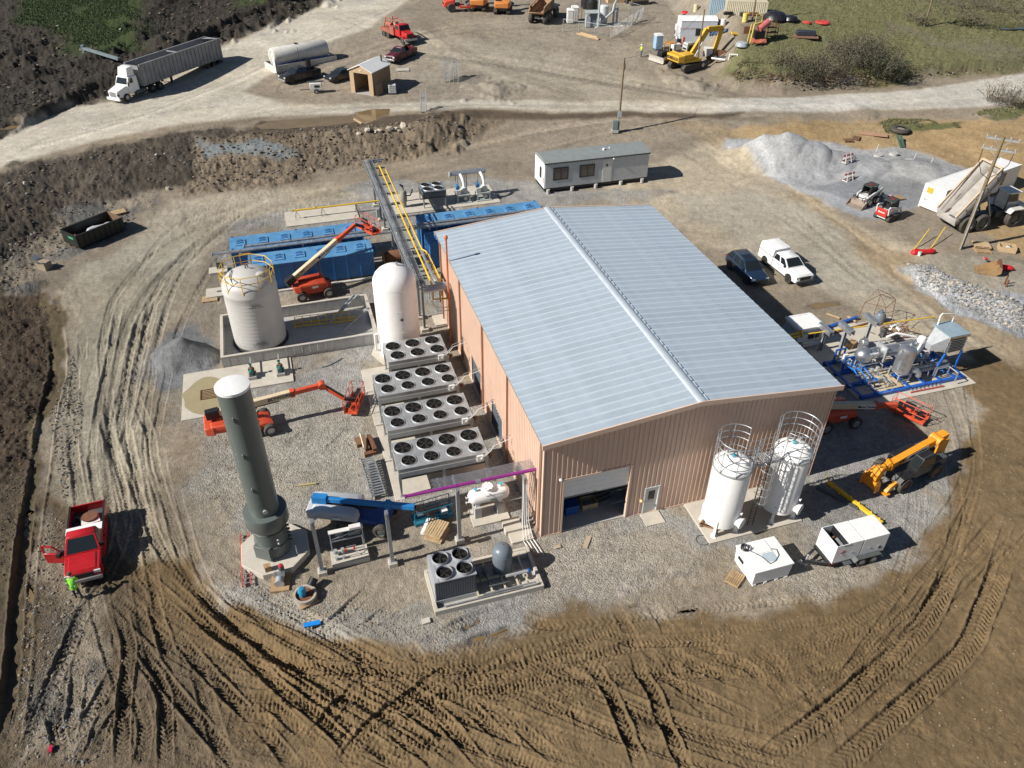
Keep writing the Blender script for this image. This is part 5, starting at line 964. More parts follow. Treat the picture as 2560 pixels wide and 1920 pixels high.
# ------------------------------------------------------------------ vehicles and machines
def xf(mb, M): mb.v = [tuple(M @ Vector(v)) for v in mb.v]; return mb
def pose(a, b, half=0.0):
	"""a: rear contact, b: front contact of the visible side; shift by half (to the left is +)"""
	d = (b - a); d.z = 0; d.normalize(); n = Vector((-d.y, d.x, 0)); c = (a + b) / 2 + n * half
	return c, math.atan2(d.y, d.x)
rimsilver = mat('rim_silver', (.45, .45, .46), .35, .6, var=.1)
_wm = {}
def wheel(parent, x, y, r=.39, w=.28, rim=rimsilver, tyre=rubber, z=None):
	k = (round(r, 2), round(w, 2), rim.name, tyre.name)
	if k not in _wm:
		ty = MB().lathe([(r * .6, -w / 2), (r * .93, -w / 2), (r, -w * .36), (r, w * .36), (r * .93, w / 2), (r * .6, w / 2)], 20, (0, 0, 0), 'y', cap=False).mesh('tyre', tyre)
		rm = MB().lathe([(.02, -w * .40), (r * .30, -w * .42), (r * .58, -w * .28), (r * .62, -w * .47), (r * .62, w * .47), (r * .58, w * .28), (r * .30, w * .42), (.02, w * .40)], 16, (0, 0, 0), 'y').mesh('rim', rim)
		_wm[k] = (ty, rm)
	o = link('wheel', _wm[k][0], parent, (x, y, r if z is None else z)); link('rim', _wm[k][1], o); return o
def lerp_quad(p, f, off):
	"""shrink a quad about its centre and push it out along its normal"""
	p = [Vector(q) for q in p]; c = sum(p, Vector()) / len(p); n = (p[1] - p[0]).cross(p[-1] - p[0]).normalized() * off
	return [c + (q - c) * f + n for q in p]
def pane(name, q, f, off, parent, m_=None, thick=.012):
	p = lerp_quad(q, f, off); n = (p[1] - p[0]).cross(p[-1] - p[0]).normalized() * thick; k = len(p)
	mb = MB().add(p + [v - n for v in p], [tuple(range(k)), tuple(range(k, 2 * k))[::-1]] + [(i, (i + 1) % k, k + (i + 1) % k, k + i) for i in range(k)]); return part(name, mb, m_ or glass, parent)
def cabin(t, paint, x0, x1, xr0, xr1, yb, yr, zb, zr, side=2, rear=True):
	"""greenhouse: x0 rear belt, x1 front belt, xr roof"""
	B_ = [(x0, -yb, zb), (x1, -yb, zb), (x1, yb, zb), (x0, yb, zb)]; T_ = [(xr0, -yr, zr), (xr1, -yr, zr), (xr1, yr, zr), (xr0, yr, zr)]
	part('cab', MB().loft([B_, [(x * 1.0, y * .985, z - .05) for x, y, z in T_], [((x - (x0 + x1) / 2) * .93 + (x0 + x1) / 2, y * .9, z) for x, y, z in T_]]), paint, t, .04)
	T2 = [(x, y * .985, z - .05) for x, y, z in T_]
	pane('windshield', [B_[2], B_[1], T2[1], T2[2]][::-1], .86, .015, t)
	if rear: pane('rear_window', [B_[0], B_[3], T2[3], T2[0]][::-1], .8, .015, t)
	for s in (0, 1):
		a, b, c, d = (B_[0], B_[1], T2[1], T2[0]) if s == 0 else (B_[2], B_[3], T2[3], T2[2])
		L_ = lambda p, q, f: tuple(Vector(p).lerp(Vector(q), f))
		for i in range(side):
			f0, f1 = i / side, (i + 1) / side
			pane('side_window', [L_(a, b, f0), L_(a, b, f1), L_(d, c, f1), L_(d, c, f0)], .82, .015, t)
def pickup(label, loc, rz, paint, group=None, cap=False, door=False, cab='crew', load=None, L_=5.8):
	t = thing('pickup_truck', label, 'pickup truck', loc, rz, group); W_ = .98; xb = -.75 if cab == 'crew' else -.1
	part('body', MB().loft([[(2.92, -.80, .55), (2.92, .80, .55), (2.92, .80, .80), (2.92, -.80, .80)], [(2.78, -.93, .42), (2.78, .93, .42), (2.78, .90, 1.05), (2.78, -.90, 1.05)], [(1.5, -W_, .40), (1.5, W_, .40), (1.5, .93, 1.19), (1.5, -.93, 1.19)], [(xb, -W_, .40), (xb, W_, .40), (xb, .95, 1.22), (xb, -.95, 1.22)]]), paint, t, .05)
	part('hood', MB().loft([[(2.72, -.72, 1.03), (2.72, .72, 1.03), (2.72, .70, 1.10), (2.72, -.70, 1.10)], [(1.55, -.74, 1.17), (1.55, .74, 1.17), (1.55, .66, 1.25), (1.55, -.66, 1.25)]]), paint, t, .02)
	cabin(t, paint, xb, 1.45, xb + .12, .62, .93, .76, 1.215, 1.84)
	y0 = W_
	for s in (-1, 1): part('bed_side', MB().box(-2.85, xb - .01, s * y0 - (.0 if s < 0 else .09), s * y0 + (.09 if s < 0 else 0), .45, 1.24), paint, t, .02)
	part('tailgate', MB().box(-2.88, -2.80, -y0 + .1, y0 - .1, .48, 1.22), paint, t); part('bed_floor', MB().box(-2.8, xb - .01, -y0 + .1, y0 - .1, .62, .70), dsteel, t); part('bed_front', MB().box(xb - .09, xb - .02, -y0 + .1, y0 - .1, .7, 1.22), paint, t)
	part('bed_rail', MB().box(-2.86, xb - .02, -y0, -y0 + .1, 1.241, 1.27).box(-2.86, xb - .02, y0 - .1, y0, 1.241, 1.27), black, t)
	part('front_bumper', MB().box(2.86, 3.02, -.92, .92, .42, .66), rimsilver if not cap else dsteel, t, .03); part('rear_bumper', MB().box(-3.0, -2.86, -.9, .9, .42, .62), rimsilver, t)
	part('grille', MB().box(2.90, 2.945, -.55, .55, .70, 1.0), black, t)
	for s in (-1, 1): part('headlight', MB().box(2.80, 2.90, s * .60 - .02 if s > 0 else -.90, .90 if s > 0 else -.58, .80, 1.0), mat('lamp_clear', (.6, .62, .62), .1, spec=.8), t); part('mirror', MB().box(1.05, 1.2, s * 1.02 - .09, s * 1.02 + .09, 1.2, 1.42), black, t); part('tail_light', MB().box(-2.895, -2.83, s * .93 - .05, s * .93 + .05, .85, 1.15), mat('tail_red', (.35, .01, .01), .3), t)
	for s in (-1, 1):
		for x in (1.85, -1.75): part('wheel_arch', MB().cyl((x, s * .93, .42), (x, s * (W_ + .006), .42), .47, n=18), black, t); wheel(t, x, s * .86, .39, .26)
		for x in ((1.42, .32, xb + .06) if cab == 'crew' else (1.42, xb + .06)): part('panel_gap', MB().box(x - .012, x + .012, s * .984 - .004, s * .984 + .004, .5, 1.16), black, t)
		part('sill', MB().box(-1.2, 1.3, s * .93 - .05, s * .93 + .05, .33, .42), black, t)
		if not (door and s < 0): part('door_handle', MB().box(.05, .2, s * .985 - .02, s * .985 + .02, 1.0, 1.05), black, t)
	if cap:
		part('bed_cap', MB().loft([[(-2.86, -.97, 1.275), (xb - .03, -.97, 1.275), (xb - .03, .97, 1.275), (-2.86, .97, 1.275)], [(-2.82, -.86, 1.95), (xb - .05, -.86, 1.95), (xb - .05, .86, 1.95), (-2.82, .86, 1.95)], [(-2.6, -.7, 2.0), (xb - .3, -.7, 2.0), (xb - .3, .7, 2.0), (-2.6, .7, 2.0)]]), white, t, .03)
		part('cap_seam', MB().box(-2.8, xb - .06, -.45, -.42, 2.001, 2.012).box(-2.8, xb - .06, .42, .45, 2.001, 2.012), galvd, t)
	if load == 'disc':
		part('tool_box', MB().box(xb - .62, xb - .02, -.95, .95, 1.272, 1.38), white, t); part('steel_plate', MB().cyl((-1.9, .1, .95), (-1.9, .1, 1.0), .45, n=24), rust, t)
		part('load_board', MB().obox((-1.75, .1, .85), (.9, 1.0, .06), (0, 0, .2)), offwhite, t); part('load_post', MB().box(-2.1, -1.9, -.7, -.5, .7, 1.0), black, t)
	if door:   # right-hand side door standing open
		M = Matrix.Translation((1.15, -.97, 0)) @ Matrix.Rotation(R(68), 4, 'Z')
		part('open_door', xf(MB().box(-1.15, 0, -.06, .06, .45, 1.22), M), paint, t, .03); dd = LAST[0]
		part('window_frame', xf(MB().prism([(-1.15, 1.22), (-1.08, 1.8), (-.5, 1.8), (-.02, 1.24), (-.12, 1.24), (-.54, 1.73), (-1.0, 1.73), (-1.06, 1.22)], 'y', -.04, .04), M), paint, dd); part('door_mirror', xf(MB().box(-.25, -.05, -.32, -.07, 1.15, 1.4), M), black, dd)
	return t
redp = mat('red_car_paint', (.42, .012, .016), .28, var=.06, coat=.3, dirt=.08); whp = mat('white_car_paint', (.80, .80, .79), .3, var=.03, coat=.3); mar = mat('maroon_paint', (.10, .012, .02), .3, var=.1, dirt=.3); blk_p = mat('black_car_paint', (.02, .022, .025), .25, var=.1, dirt=.25, coat=.2)
navy = mat('navy_car_paint', (.022, .045, .085), .22, .3, var=.06, coat=.5)
a = Vector((-24.95, 31.9, 0)); b = Vector((-23.3, 27.4, 0))
d = (b - a).normalized(); rc_ = (a + b) / 2 - d * .32; rp = pickup('red pickup truck with its passenger side door standing open', (rc_.x, rc_.y, hgt(rc_.x, rc_.y) + .02), math.atan2(d.y, d.x), redp, cab='reg', door=True, load='disc'); rp.scale = (.93, 1, 1)
c, r = pose(T(7, 2175, 625), T(8, 160, 780), .95); pickup('white pickup truck with a white bed cap beside the dark SUV', c, r, whp, cap=True)
c, r = pose(T(2, 1340, 495), T(2, 1255, 540), -.9); pickup('maroon pickup truck parked alone in front of the red truck', c, r, mar, cab='reg')
c, r = pose(T(2, 500, 680), T(2, 330, 725), -.9); pickup('black pickup truck parked beside the white fuel tank', c, r, blk_p)
def suv(label, loc, rz, paint, kind='suv'):
	t = thing('suv' if kind == 'suv' else 'sedan', label, 'SUV' if kind == 'suv' else 'car', loc, rz); zb, zr = (1.05, 1.72) if kind == 'suv' else (.92, 1.42)
	part('body', MB().loft([[(2.45, -.70, .42), (2.45, .70, .42), (2.45, .70, .72), (2.45, -.70, .72)], [(2.28, -.88, .30), (2.28, .88, .30), (2.28, .82, zb - .16), (2.28, -.82, zb - .16)], [(1.2, -.97, .28), (1.2, .97, .28), (1.2, .90, zb), (1.2, -.90, zb)], [(-1.8, -.97, .28), (-1.8, .97, .28), (-1.8, .91, zb + .03), (-1.8, -.91, zb + .03)], [(-2.42, -.84, .40), (-2.42, .84, .40), (-2.42, .80, zb - .05), (-2.42, -.80, zb - .05)]]), paint, t, .06)
	cabin(t, paint, -2.25 if kind == 'suv' else -1.7, 1.25, -1.75 if kind == 'suv' else -1.0, .40, .90, .68, zb, zr, side=3)
	part('sunroof', MB().box(-.6, .2, -.42, .42, zr + .002, zr + .012), glass, t); part('grille', MB().box(2.44, 2.475, -.42, .42, .5, .72), black, t)
	part('roof_rail', MB().box(-1.6, .2, -.66, -.62, zr - .01, zr + .04).box(-1.6, .2, .62, .66, zr - .01, zr + .04), black if kind != 'suv' else dsteel, t)
	for s in (-1, 1):
		part('headlight', MB().box(2.25, 2.40, .55 if s > 0 else -.84, .84 if s > 0 else -.55, .66, .82), mat('lamp_clear', (.6, .62, .62), .1), t); part('mirror', MB().box(.8, .95, s * 1.0 - .1, s * 1.0 + .1, zb + .02, zb + .18), paint, t); part('tail_light', MB().box(-2.43, -2.3, s * .78 - .05, s * .78 + .05, .75, .98), mat('tail_red', (.35, .01, .01), .3), t)
		for x in (1.5, -1.4): part('wheel_arch', MB().cyl((x, s * .9, .38), (x, s * .976, .38), .43, n=18), black, t); wheel(t, x, s * .86, .36, .24)
	return t
c, r = pose(T(7, 1860, 650), T(7, 2020, 800), .92); suv('dark blue SUV parked on the shaded right side of the building', c, r, navy)
c, r = pose(T(2, 830, 680), T(2, 715, 715), -.9); suv('dark car partly hidden behind the tan shed', c, r, blk_p, 'sedan')

# --- person
skin = mat('skin', (.42, .25, .17), .6); hivis = mat('hi_vis_green', (.28, .80, .06), .6, var=.06); jeans = mat('dark_trousers', (.05, .05, .055), .8); boots = mat('boots', (.05, .03, .02), .8)
def person(label, loc, rz, jacket, trousers, hat=None, lean=0.0, hair=None, hatc=None):
	t = thing('person', label, 'person', loc, rz)
	P_ = {'pelvis': (0, 0, .95), 'waist': (.02, 0, 1.12), 'chest': (.03 + lean * .3, 0, 1.38), 'neck': (.05 + lean * .5, 0, 1.52), 'head': (.08 + lean * .6, 0, 1.63), 'crown': (.08 + lean * .6, 0, 1.74),
		  'hl': (0, .1, .90), 'kl': (.06, .12, .50), 'al': (.02, .13, .10), 'tl': (.17, .14, .04), 'hr': (0, -.1, .90), 'kr': (.03, -.12, .50), 'ar': (-.05, -.13, .10), 'tr': (.10, -.15, .04),
		  'sl': (.03 + lean * .35, .19, 1.43), 'el': (.08 + lean * .3, .27, 1.15), 'wl': (.28 + lean * .4, .20, 1.0), 'sr': (.03 + lean * .35, -.19, 1.43), 'er': (.10 + lean * .3, -.27, 1.16), 'wr': (.30 + lean * .4, -.18, 1.04)}
	rad = {'pelvis': .15, 'waist': .14, 'chest': .165, 'neck': .06, 'head': .10, 'crown': .07, 'hl': .10, 'kl': .07, 'al': .05, 'tl': .045, 'hr': .10, 'kr': .07, 'ar': .05, 'tr': .045, 'sl': .075, 'el': .05, 'wl': .036, 'sr': .075, 'er': .05, 'wr': .036}
	for nm, off in (('f1', (.09, .03, -.03)), ('f2', (.095, .01, -.045)), ('f3', (.09, -.01, -.05)), ('f4', (.075, -.03, -.05)), ('th', (.04, .045, .01))):
		for s, q in (('l', 'wl'), ('r', 'wr')): P_[nm + s] = tuple(Vector(P_[q]) + Vector((off[0], off[1] * (1 if s == 'r' else -1), off[2]))); rad[nm + s] = .011
	ed = [('pelvis', 'waist'), ('waist', 'chest'), ('chest', 'neck'), ('neck', 'head'), ('head', 'crown'), ('pelvis', 'hl'), ('hl', 'kl'), ('kl', 'al'), ('al', 'tl'), ('pelvis', 'hr'), ('hr', 'kr'), ('kr', 'ar'), ('ar', 'tr'), ('chest', 'sl'), ('sl', 'el'), ('el', 'wl'), ('chest', 'sr'), ('sr', 'er'), ('er', 'wr')] + [(q + s, 'w' + s) for q in ('f1', 'f2', 'f3', 'f4', 'th') for s in 'lr']
	ks = list(P_); me_ = bpy.data.meshes.new('body'); me_.from_pydata([P_[k] for k in ks], [(ks.index(a), ks.index(b)) for a, b in ed], [])
	o = bpy.data.objects.new('body', me_); COL.objects.link(o); sk = o.modifiers.new('skin', 'SKIN')
	for i, k in enumerate(ks): me_.skin_vertices[0].data[i].radius = (rad[k], rad[k] * (1.25 if k in ('pelvis', 'waist', 'chest') else 1)); me_.skin_vertices[0].data[i].use_root = k == 'pelvis'
	o.modifiers.new('sub', 'SUBSURF').levels = 2; o.modifiers['sub'].render_levels = 2
	dg = bpy.context.evaluated_depsgraph_get(); bm_ = bpy.data.meshes.new_from_object(o.evaluated_get(dg)); bpy.data.objects.remove(o)
	bm_.materials.clear()
	for k in (jacket, trousers, skin, boots): bm_.materials.append(k)
	wl, wr = Vector(P_['wl']), Vector(P_['wr'])
	for p in bm_.polygons:
		c = p.center; p.use_smooth = True
		if c.z > 1.5 or (c - wl).length < .12 and c.z < 1.03 or (c - wr).length < .12 and c.z < 1.07 and c.x > .25: p.material_index = 2
		elif c.z < .16: p.material_index = 3
		elif c.z < .92 and c.x < .26: p.material_index = 1
	link('body', bm_, t); hx = P_['head'][0]
	part('face', MB().cbox((hx + .10, 0, 1.63), (.05, .03, .04)).cbox((hx + .085, .035, 1.665), (.03, .025, .015)).cbox((hx + .085, -.035, 1.665), (.03, .025, .015)).cbox((hx + .085, 0, 1.585), (.03, .05, .012)).cbox((hx, .10, 1.64), (.04, .03, .06)).cbox((hx, -.10, 1.64), (.04, .03, .06)), skin, t)
	if hat: part('hard_hat', MB().lathe([(.15, 1.69), (.135, 1.70), (.13, 1.76), (.09, 1.83), (.02, 1.85)], 16, (hx, 0, 0)).box(hx + .1, hx + .19, -.08, .08, 1.69, 1.705), hat, t)
	else: part('hair', MB().lathe([(.115, 1.64), (.118, 1.70), (.09, 1.77), (.02, 1.79)], 14, (hx - .02, 0, 0)), hair or mat('hair_brown', (.10, .06, .035), .8), t)
	part('vest_hem', MB().lathe([(.19, .90), (.20, 1.0), (.19, 1.1)], 14, cap=False), jacket, t)
	for s in (-1, 1): part('vest_stripe', MB().box(-.14, .17, s * .10 - .02, s * .10 + .02, 1.10, 1.12), mat('reflective_tape', (.6, .6, .58), .4), t)
	return t
p = Vector((-23.38, 26.55, 0)); person('person in bright green jacket standing at the red pickup front', (p.x, p.y, hgt(p.x, p.y)), R(115), hivis, jeans, lean=.45)
p = T(3, 1115, 490); person('person in hi-vis vest and white hard hat by the blue toilet', p, R(200), mat('hi_vis_yellow', (.55, .60, .08), .6), mat('blue_jeans', (.06, .10, .18), .8), hat=white)

# --- boom lifts
def lift(label, ch, chyaw, turyaw, root, tip, basket, byaw, c_body, c_boom, c_fly, c_base, c_bask, txt=None, jib=None, grey=False, group='boom lifts', tc=None, bl=2.4, tlen=3.0):
	"""all points in building coordinates (u, v, z)"""
	o = UV(*ch[:2]); t = thing('boom_lift', label, 'boom lift', o, 0, group); W = lambda p: UV(*p) - o
	C = Matrix.Rotation(BA + chyaw, 4, 'Z'); tcn = W((*(tc or ch[:2]), 0)); Tm = Matrix.Translation(tcn) @ Matrix.Rotation(BA + turyaw, 4, 'Z')
	part('chassis', xf(MB().loft([[(-1.35, -.7, .5), (1.35, -.7, .5), (1.35, .7, .5), (-1.35, .7, .5)], [(-1.5, -.8, .72), (1.5, -.8, .72), (1.5, .8, .72), (-1.5, .8, .72)], [(-1.0, -.7, .95), (1.0, -.7, .95), (1.0, .7, .95), (-1.0, .7, .95)]]), C), c_base, t, .03)
	for x in (-1.15, 1.15):
		for y in (-.95, .95):
			w_ = wheel(t, 0, 0, .46, .36, rimsilver if not grey else dsteel, rubberd); w_.location = C @ Vector((x, y, .46)); w_.rotation_euler = (0, 0, BA + chyaw)
	part('turntable', xf(MB().cyl((0, 0, .95), (0, 0, 1.08), .65, n=20), Tm), dsteel, t)
	h = tlen / 2
	for s in (-1, 1):
		part('engine_cover', xf(MB().loft([[(-h, s * .28, .95), (h * .75, s * .28, .95), (h * .75, s * .95, .95), (-h, s * .85, .95)], [(-h - .05, s * .28, 1.35), (h * .72, s * .28, 1.4), (h * .72, s * 1.0, 1.35), (-h - .02, s * .9, 1.3)], [(-h + .15, s * .3, 1.7 if grey else 1.6), (h * .55, s * .3, 1.62), (h * .5, s * .85, 1.55), (-h + .2, s * .8, 1.55)]]), Tm), c_body, t, .06)
	part('counterweight', xf(MB().loft([[(-h - .25, -.85, .9), (-h + .35, -1.0, .9), (-h + .35, 1.0, .9), (-h - .25, .85, .9)], [(-h - .3, -.8, 1.5), (-h + .35, -.95, 1.5), (-h + .35, .95, 1.5), (-h - .3, .8, 1.5)]]), Tm), c_body, t, .08)
	part('hood_decal', xf(MB().box(-.25, .25, -1.02, -1.005, 1.15, 1.32), Tm), white, t)
	r0, p1 = W(root), W(tip); bd = (p1 - r0).normalized(); m1 = r0.lerp(p1, .74)
	part('boom', MB().bar(r0 - bd * .2, m1, .36 if not grey else .24, .46 if not grey else .30), c_boom, t, .02); bo = LAST[0]
	part('fly_boom', MB().bar(m1 - bd * .3, p1, .27, .34), c_fly, t, .02); part('boom_collar', MB().bar(m1 - bd * .25, m1 + bd * .05, .39, .49), c_fly, t)
	part('boom_root', MB().bar(r0 - bd * .35, r0 + bd * .5, .44, .62 if not grey else .48), black if not grey else c_boom, t); up_ = Vector((0, 0, 1))
	part('lift_cylinder', MB().cyl(tcn + Vector((0, 0, 1.2)) + bd * .9, r0.lerp(p1, .42) - up_ * .2, .09, n=10), dsteel, t); part('power_track', MB().bar(r0 + bd * .3 + up_ * -.32 + bd.cross(up_) * .0, r0.lerp(p1, .6) + up_ * -.32, .16, .12), black, t)
	jp = p1
	if jib:
		jp = W(jib); part('jib', MB().bar(p1, jp, .2, .24), c_fly, t); part('jib_link', MB().bar(p1 + Vector((0, 0, .2)), jp + Vector((0, 0, .2)), .1, .1), black, t); part('knuckle', MB().cyl(p1 - bd.cross(up_) * .25, p1 + bd.cross(up_) * .25, .26, n=14), c_fly, t)
	bp = W(basket); Bm = Matrix.Translation(bp) @ Matrix.Rotation(BA + byaw, 4, 'Z')
	part('rotator', MB().bar(jp, bp + (Bm.to_3x3() @ Vector((0, -.5 if True else 0, .55))) * .75, .22, .22), black, t)
	q = bl / 2; part('platform_floor', xf(MB().box(-q, q, -.45, .45, 0, .08), Bm), c_bask, t); bk = MB()
	for z in (.55, 1.1): bk.tube([(-q, -.45, z), (q, -.45, z), (q, .45, z), (-q, .45, z)], .028, 6, closed=True)
	part('basket_rails', xf(bk, Bm), c_bask, t)
	for x in (-q, -q / 3, q / 3, q):
		for y in (-.45, .45): part('basket_post', xf(MB().cyl((x, y, .05), (x, y, 1.1), .025, n=6), Bm), c_bask, t)
	part('toe_board', xf(MB().box(-q, q, -.47, -.455, .08, .25).box(-q, q, .455, .47, .08, .25), Bm), c_bask, t); part('control_panel', xf(MB().box(-.35, .35, -.42, -.2, .8, 1.15), Bm), black, t); part('tool_tray', xf(MB().box(-.9, -.5, .1, .4, .3, .5).box(.5, .9, -.2, .2, .1, .4), Bm), black if not grey else white, t)
	if txt:
		sd = Vector((-bd.y, bd.x, 0)).normalized(); nrm = -sd if (-sd).y < 0 else sd; yv = bd.cross(nrm); yv = yv if yv.z > 0 else -yv
		for body, f, sz, plate in txt:
			ctr = r0.lerp(p1, f) + nrm * .19
			if plate: part('decal_plate', MB().bar(ctr - bd * sz * 3.0, ctr + bd * sz * 3.0, .012, sz * 1.35, up=yv), white, bo)
			xa = bd if bd.x > 0 else -bd; text(body, sz, blk, bo, face_M(ctr + nrm * .012, xa, yv), bold=.006, sx=1.0)
			if plate: part('decal_dot', MB().cyl(ctr - xa * sz * 2.5 + nrm * .0, ctr - xa * sz * 2.5 + nrm * .016, sz * .45, n=14), blk, bo)
	return t
lift('orange boom lift raised in front of the blue vessels', (-10.0, 32.05), R(3), R(8), (-11.9, 31.4, 1.95), (-5.55, 34.9, 4.7), (-4.45, 35.0, 4.0), R(-62), orange, cream, orange, orange, orange, [('United Rentals', .52, .30, True), ('JLG LIFT', .14, .30, False)], tlen=3.0)
lift('orange boom lift partly hidden behind the green stack', (-16.0, 14.6), R(12), R(2), (-18.2, 14.75, 2.0), (-10.85, 15.4, 2.35), (-8.8, 15.35, .3), R(68), orange, cream, orange, orange, orange, [('SKYWORKS', .62, .34, False)], jib=(-9.5, 14.95, 1.2), tc=(-17.0, 14.75))
lift('orange boom lift parked in the building shadow on the right', (22.9, 4.2), R(-2), R(-4), (21.2, 4.1, 1.95), (26.9, 3.0, 1.5), (28.35, 3.1, .25), R(-62), orange, cream, orange, orange, orange, [('United Rentals', .6, .22, True)])
lift('blue boom lift with grey engine covers near the purple pipe', (-9.6, 4.1), R(-28), R(-23), (-12.2, 4.95, 1.9), (-6.9, 2.8, 1.75), (-5.85, 3.05, .35), R(6), mat('lift_grey', (.50, .52, .54), .45, var=.08), liftblue, liftblue, shadeblue, mat('basket_teal', (.02, .16, .24), .45), None, grey=True, tc=(-11.0, 4.6), tlen=3.2)

# --- telehandler
c, r = pose(Vector((27.35, 36.6, 0)), Vector((24.55, 35.1, 0)), -1.05)
t = thing('telehandler', 'orange-yellow telehandler with dark cab on the right side', 'telehandler', (c.x, c.y, .02), r); t.scale = (.9, .92, .9)
part('chassis', MB().box(-2.4, 2.1, -.55, .55, .65, 1.15).box(-2.6, -1.3, -1.0, 1.0, .9, 1.5), dsteel, t, .03)
for x in (-1.6, 1.6):
	for y in (-1.05, 1.05): wheel(t, x, y, .64, .42, mat('rim_brown', (.12, .05, .025), .7), rubberd)
part('axle', MB().cyl((1.6, -.9, .64), (1.6, .9, .64), .14).cyl((-1.6, -.9, .64), (-1.6, .9, .64), .14), dsteel, t)
part('boom', MB().bar((-3.0, -.05, 2.55), (2.6, -.05, 1.85), .46, .52), telorg, t, .03); bo = LAST[0]
part('boom_inner', MB().bar((2.4, -.05, 1.88), (3.3, -.05, 1.77), .38, .42), telorg, t, .02); part('boom_pivot', MB().cyl((-2.2, -.42, 2.46), (-2.2, .42, 2.46), .36, n=18).bar((-3.1, -.05, 2.60), (-2.0, -.05, 2.46), .56, .46), telorg, t); part('boom_collar', MB().bar((2.1, -.05, 1.93), (2.35, -.05, 1.89), .56, .66), telorg, t)
for y in (-.38, .38): part('rear_tower', MB().prism([(-3.0, 1.0), (-1.9, 1.0), (-1.9, 2.3), (-2.4, 2.65), (-3.0, 2.5)], 'y', y - .06, y + .06), telorg, t)
part('boom_head', MB().prism([(3.1, 1.0), (3.55, .75), (3.75, .9), (3.6, 1.6), (3.35, 2.15), (3.05, 2.1)], 'y', -.28, .22), telorg, t, .02); part('fork_carriage', MB().obox((3.75, -.05, .85), (.14, 1.3, .6), (0, 0, 0)), telorg, t)
for y in (-.62, .55): part('carriage_arm', MB().prism([(3.5, .5), (3.95, .45), (4.0, 1.2), (3.75, 1.5), (3.6, 1.3)], 'y', y - .05, y + .05), telorg, t)
for s in (-1, 1): part('outrigger', MB().prism([(2.2, .85), (3.0, .35), (3.2, .5), (2.9, .9), (2.4, 1.15)], 'y', s * .85 - .12, s * .85 + .12), telorg, t); part('outrigger_foot', MB().box(2.9, 3.3, s * .85 - .25, s * .85 + .25, .28, .38), telorg, t)
part('fender', MB().prism([(.8, 1.15), (1.1, 1.42), (2.1, 1.42), (2.4, 1.1), (2.3, 1.05), (2.05, 1.33), (1.15, 1.33), (.9, 1.1)], 'y', .5, 1.2), black, t)
cb_ = MB().loft([[(-.9, .35, 1.0), (.75, .35, 1.0), (.75, 1.15, 1.0), (-.9, 1.15, 1.0)], [(-.95, .35, 1.7), (.85, .35, 1.7), (.85, 1.15, 1.7), (-.95, 1.15, 1.7)], [(-.8, .38, 2.5), (.4, .38, 2.5), (.4, 1.1, 2.5), (-.8, 1.1, 2.5)]]); part('cab', cb_, black, t, .03); cbp = LAST[0]
pane('windshield', [(.85, .37, 1.72), (.85, 1.13, 1.72), (.41, 1.08, 2.46), (.41, .4, 2.46)], .9, .015, cbp); pane('side_window', [(-.9, 1.15, 1.72), (-.76, 1.1, 2.46), (.38, 1.1, 2.46), (.8, 1.15, 1.72)], .88, .015, cbp); part('roof_bars', MB().box(-.75, .35, .45, .5, 2.5, 2.56).box(-.75, .35, .95, 1.0, 2.5, 2.56), dsteel, cbp)
part('engine_cover', MB().box(-1.5, .9, -1.15, -.45, .95, 1.55), black, t, .05)
bd = Vector((5.6, 0, -.7)).normalized(); part('decal_plate', MB().bar(Vector((-1.2, .19, 2.32)), Vector((.9, .19, 2.06)), .02, .3), white, bo)
text('United Rentals', .27, blk, bo, face_M((-.15, .205, 2.19), (-bd.x, 0, -bd.z), (-.14, 0, .99)), bold=.006); text('JCB', .3, blk, bo, face_M((1.35, .19, 2.0), (-bd.x, 0, -bd.z), (-.14, 0, .99)), bold=.01)
# --- generator trailer, white cube tank
t = bthing('generator_trailer', 'white two-part generator on a black tandem trailer', 'generator', 16.5, -6.35)
for x0, x1, hd in ((-1.72, .0, True), (.07, 1.72, False)):
	g_ = 'generator_housing'
	if hd:
		part(g_, MB().box(x0, x1, -.75, -.72, .62, 2.02).box(x0, x1, .72, .75, .62, 2.02).box(x0, x0 + .03, -.718, .718, .62, 2.02).box(x1 - .03, x1, -.718, .718, .62, 2.02).box(x0 + .75, x1, -.75, .75, 2.021, 2.04).box(x0, x1, -.7, .7, .62, .66), white, t)
		part('radiator_well', MB().box(x0 + .05, x0 + .72, -.7, .7, 1.35, 1.4), black, t); part('well_lining', MB().box(x0 + .032, x0 + .04, -.7, .7, 1.4, 2.0).box(x0 + .72, x0 + .74, -.7, .7, 1.4, 2.02), black, t); part('exhaust', MB().tube([(x0 + .3, .1, 1.4), (x0 + .3, .1, 1.75), (x0 + .42, .1, 1.85)], .05), rust, t); part('coolant_tank', MB().box(x0 + .45, x0 + .65, -.5, .1, 1.4, 1.7), galvd, t)
	else: part(g_, MB().box(x0, x1, -.75, .75, .62, 2.04), white, t, .015)
	h_ = LAST[0]
	for k in range(2): part('door_latch', MB().box(x0 + .5 + k * .6, x0 + .6 + k * .6, -.77, -.752, 1.15, 1.25), galvd, t)
part('logo', MB().tube([(-1.2 + .16 * math.cos(R(a)), -.757, 1.42 + .13 * math.sin(R(a))) for a in range(20, 300, 20)], .014, 5), mat('logo_red', (.4, .03, .03), .5), t); text('A', .26, blk, t, face_M((-1.14, -.757, 1.40), (1, 0, 0), (.25, 0, 1)))
text('ON SITE POWER', .07, blk, t, face_M((-1.0, -.756, 1.9), (1, 0, 0), (0, 0, 1))); part('outlet', MB().cyl((1.35, -.75, 1.0), (1.35, -.765, 1.0), .1, n=14), black, t); part('gap_strip', MB().box(.005, .065, -.73, .73, .62, 1.9), black, t)
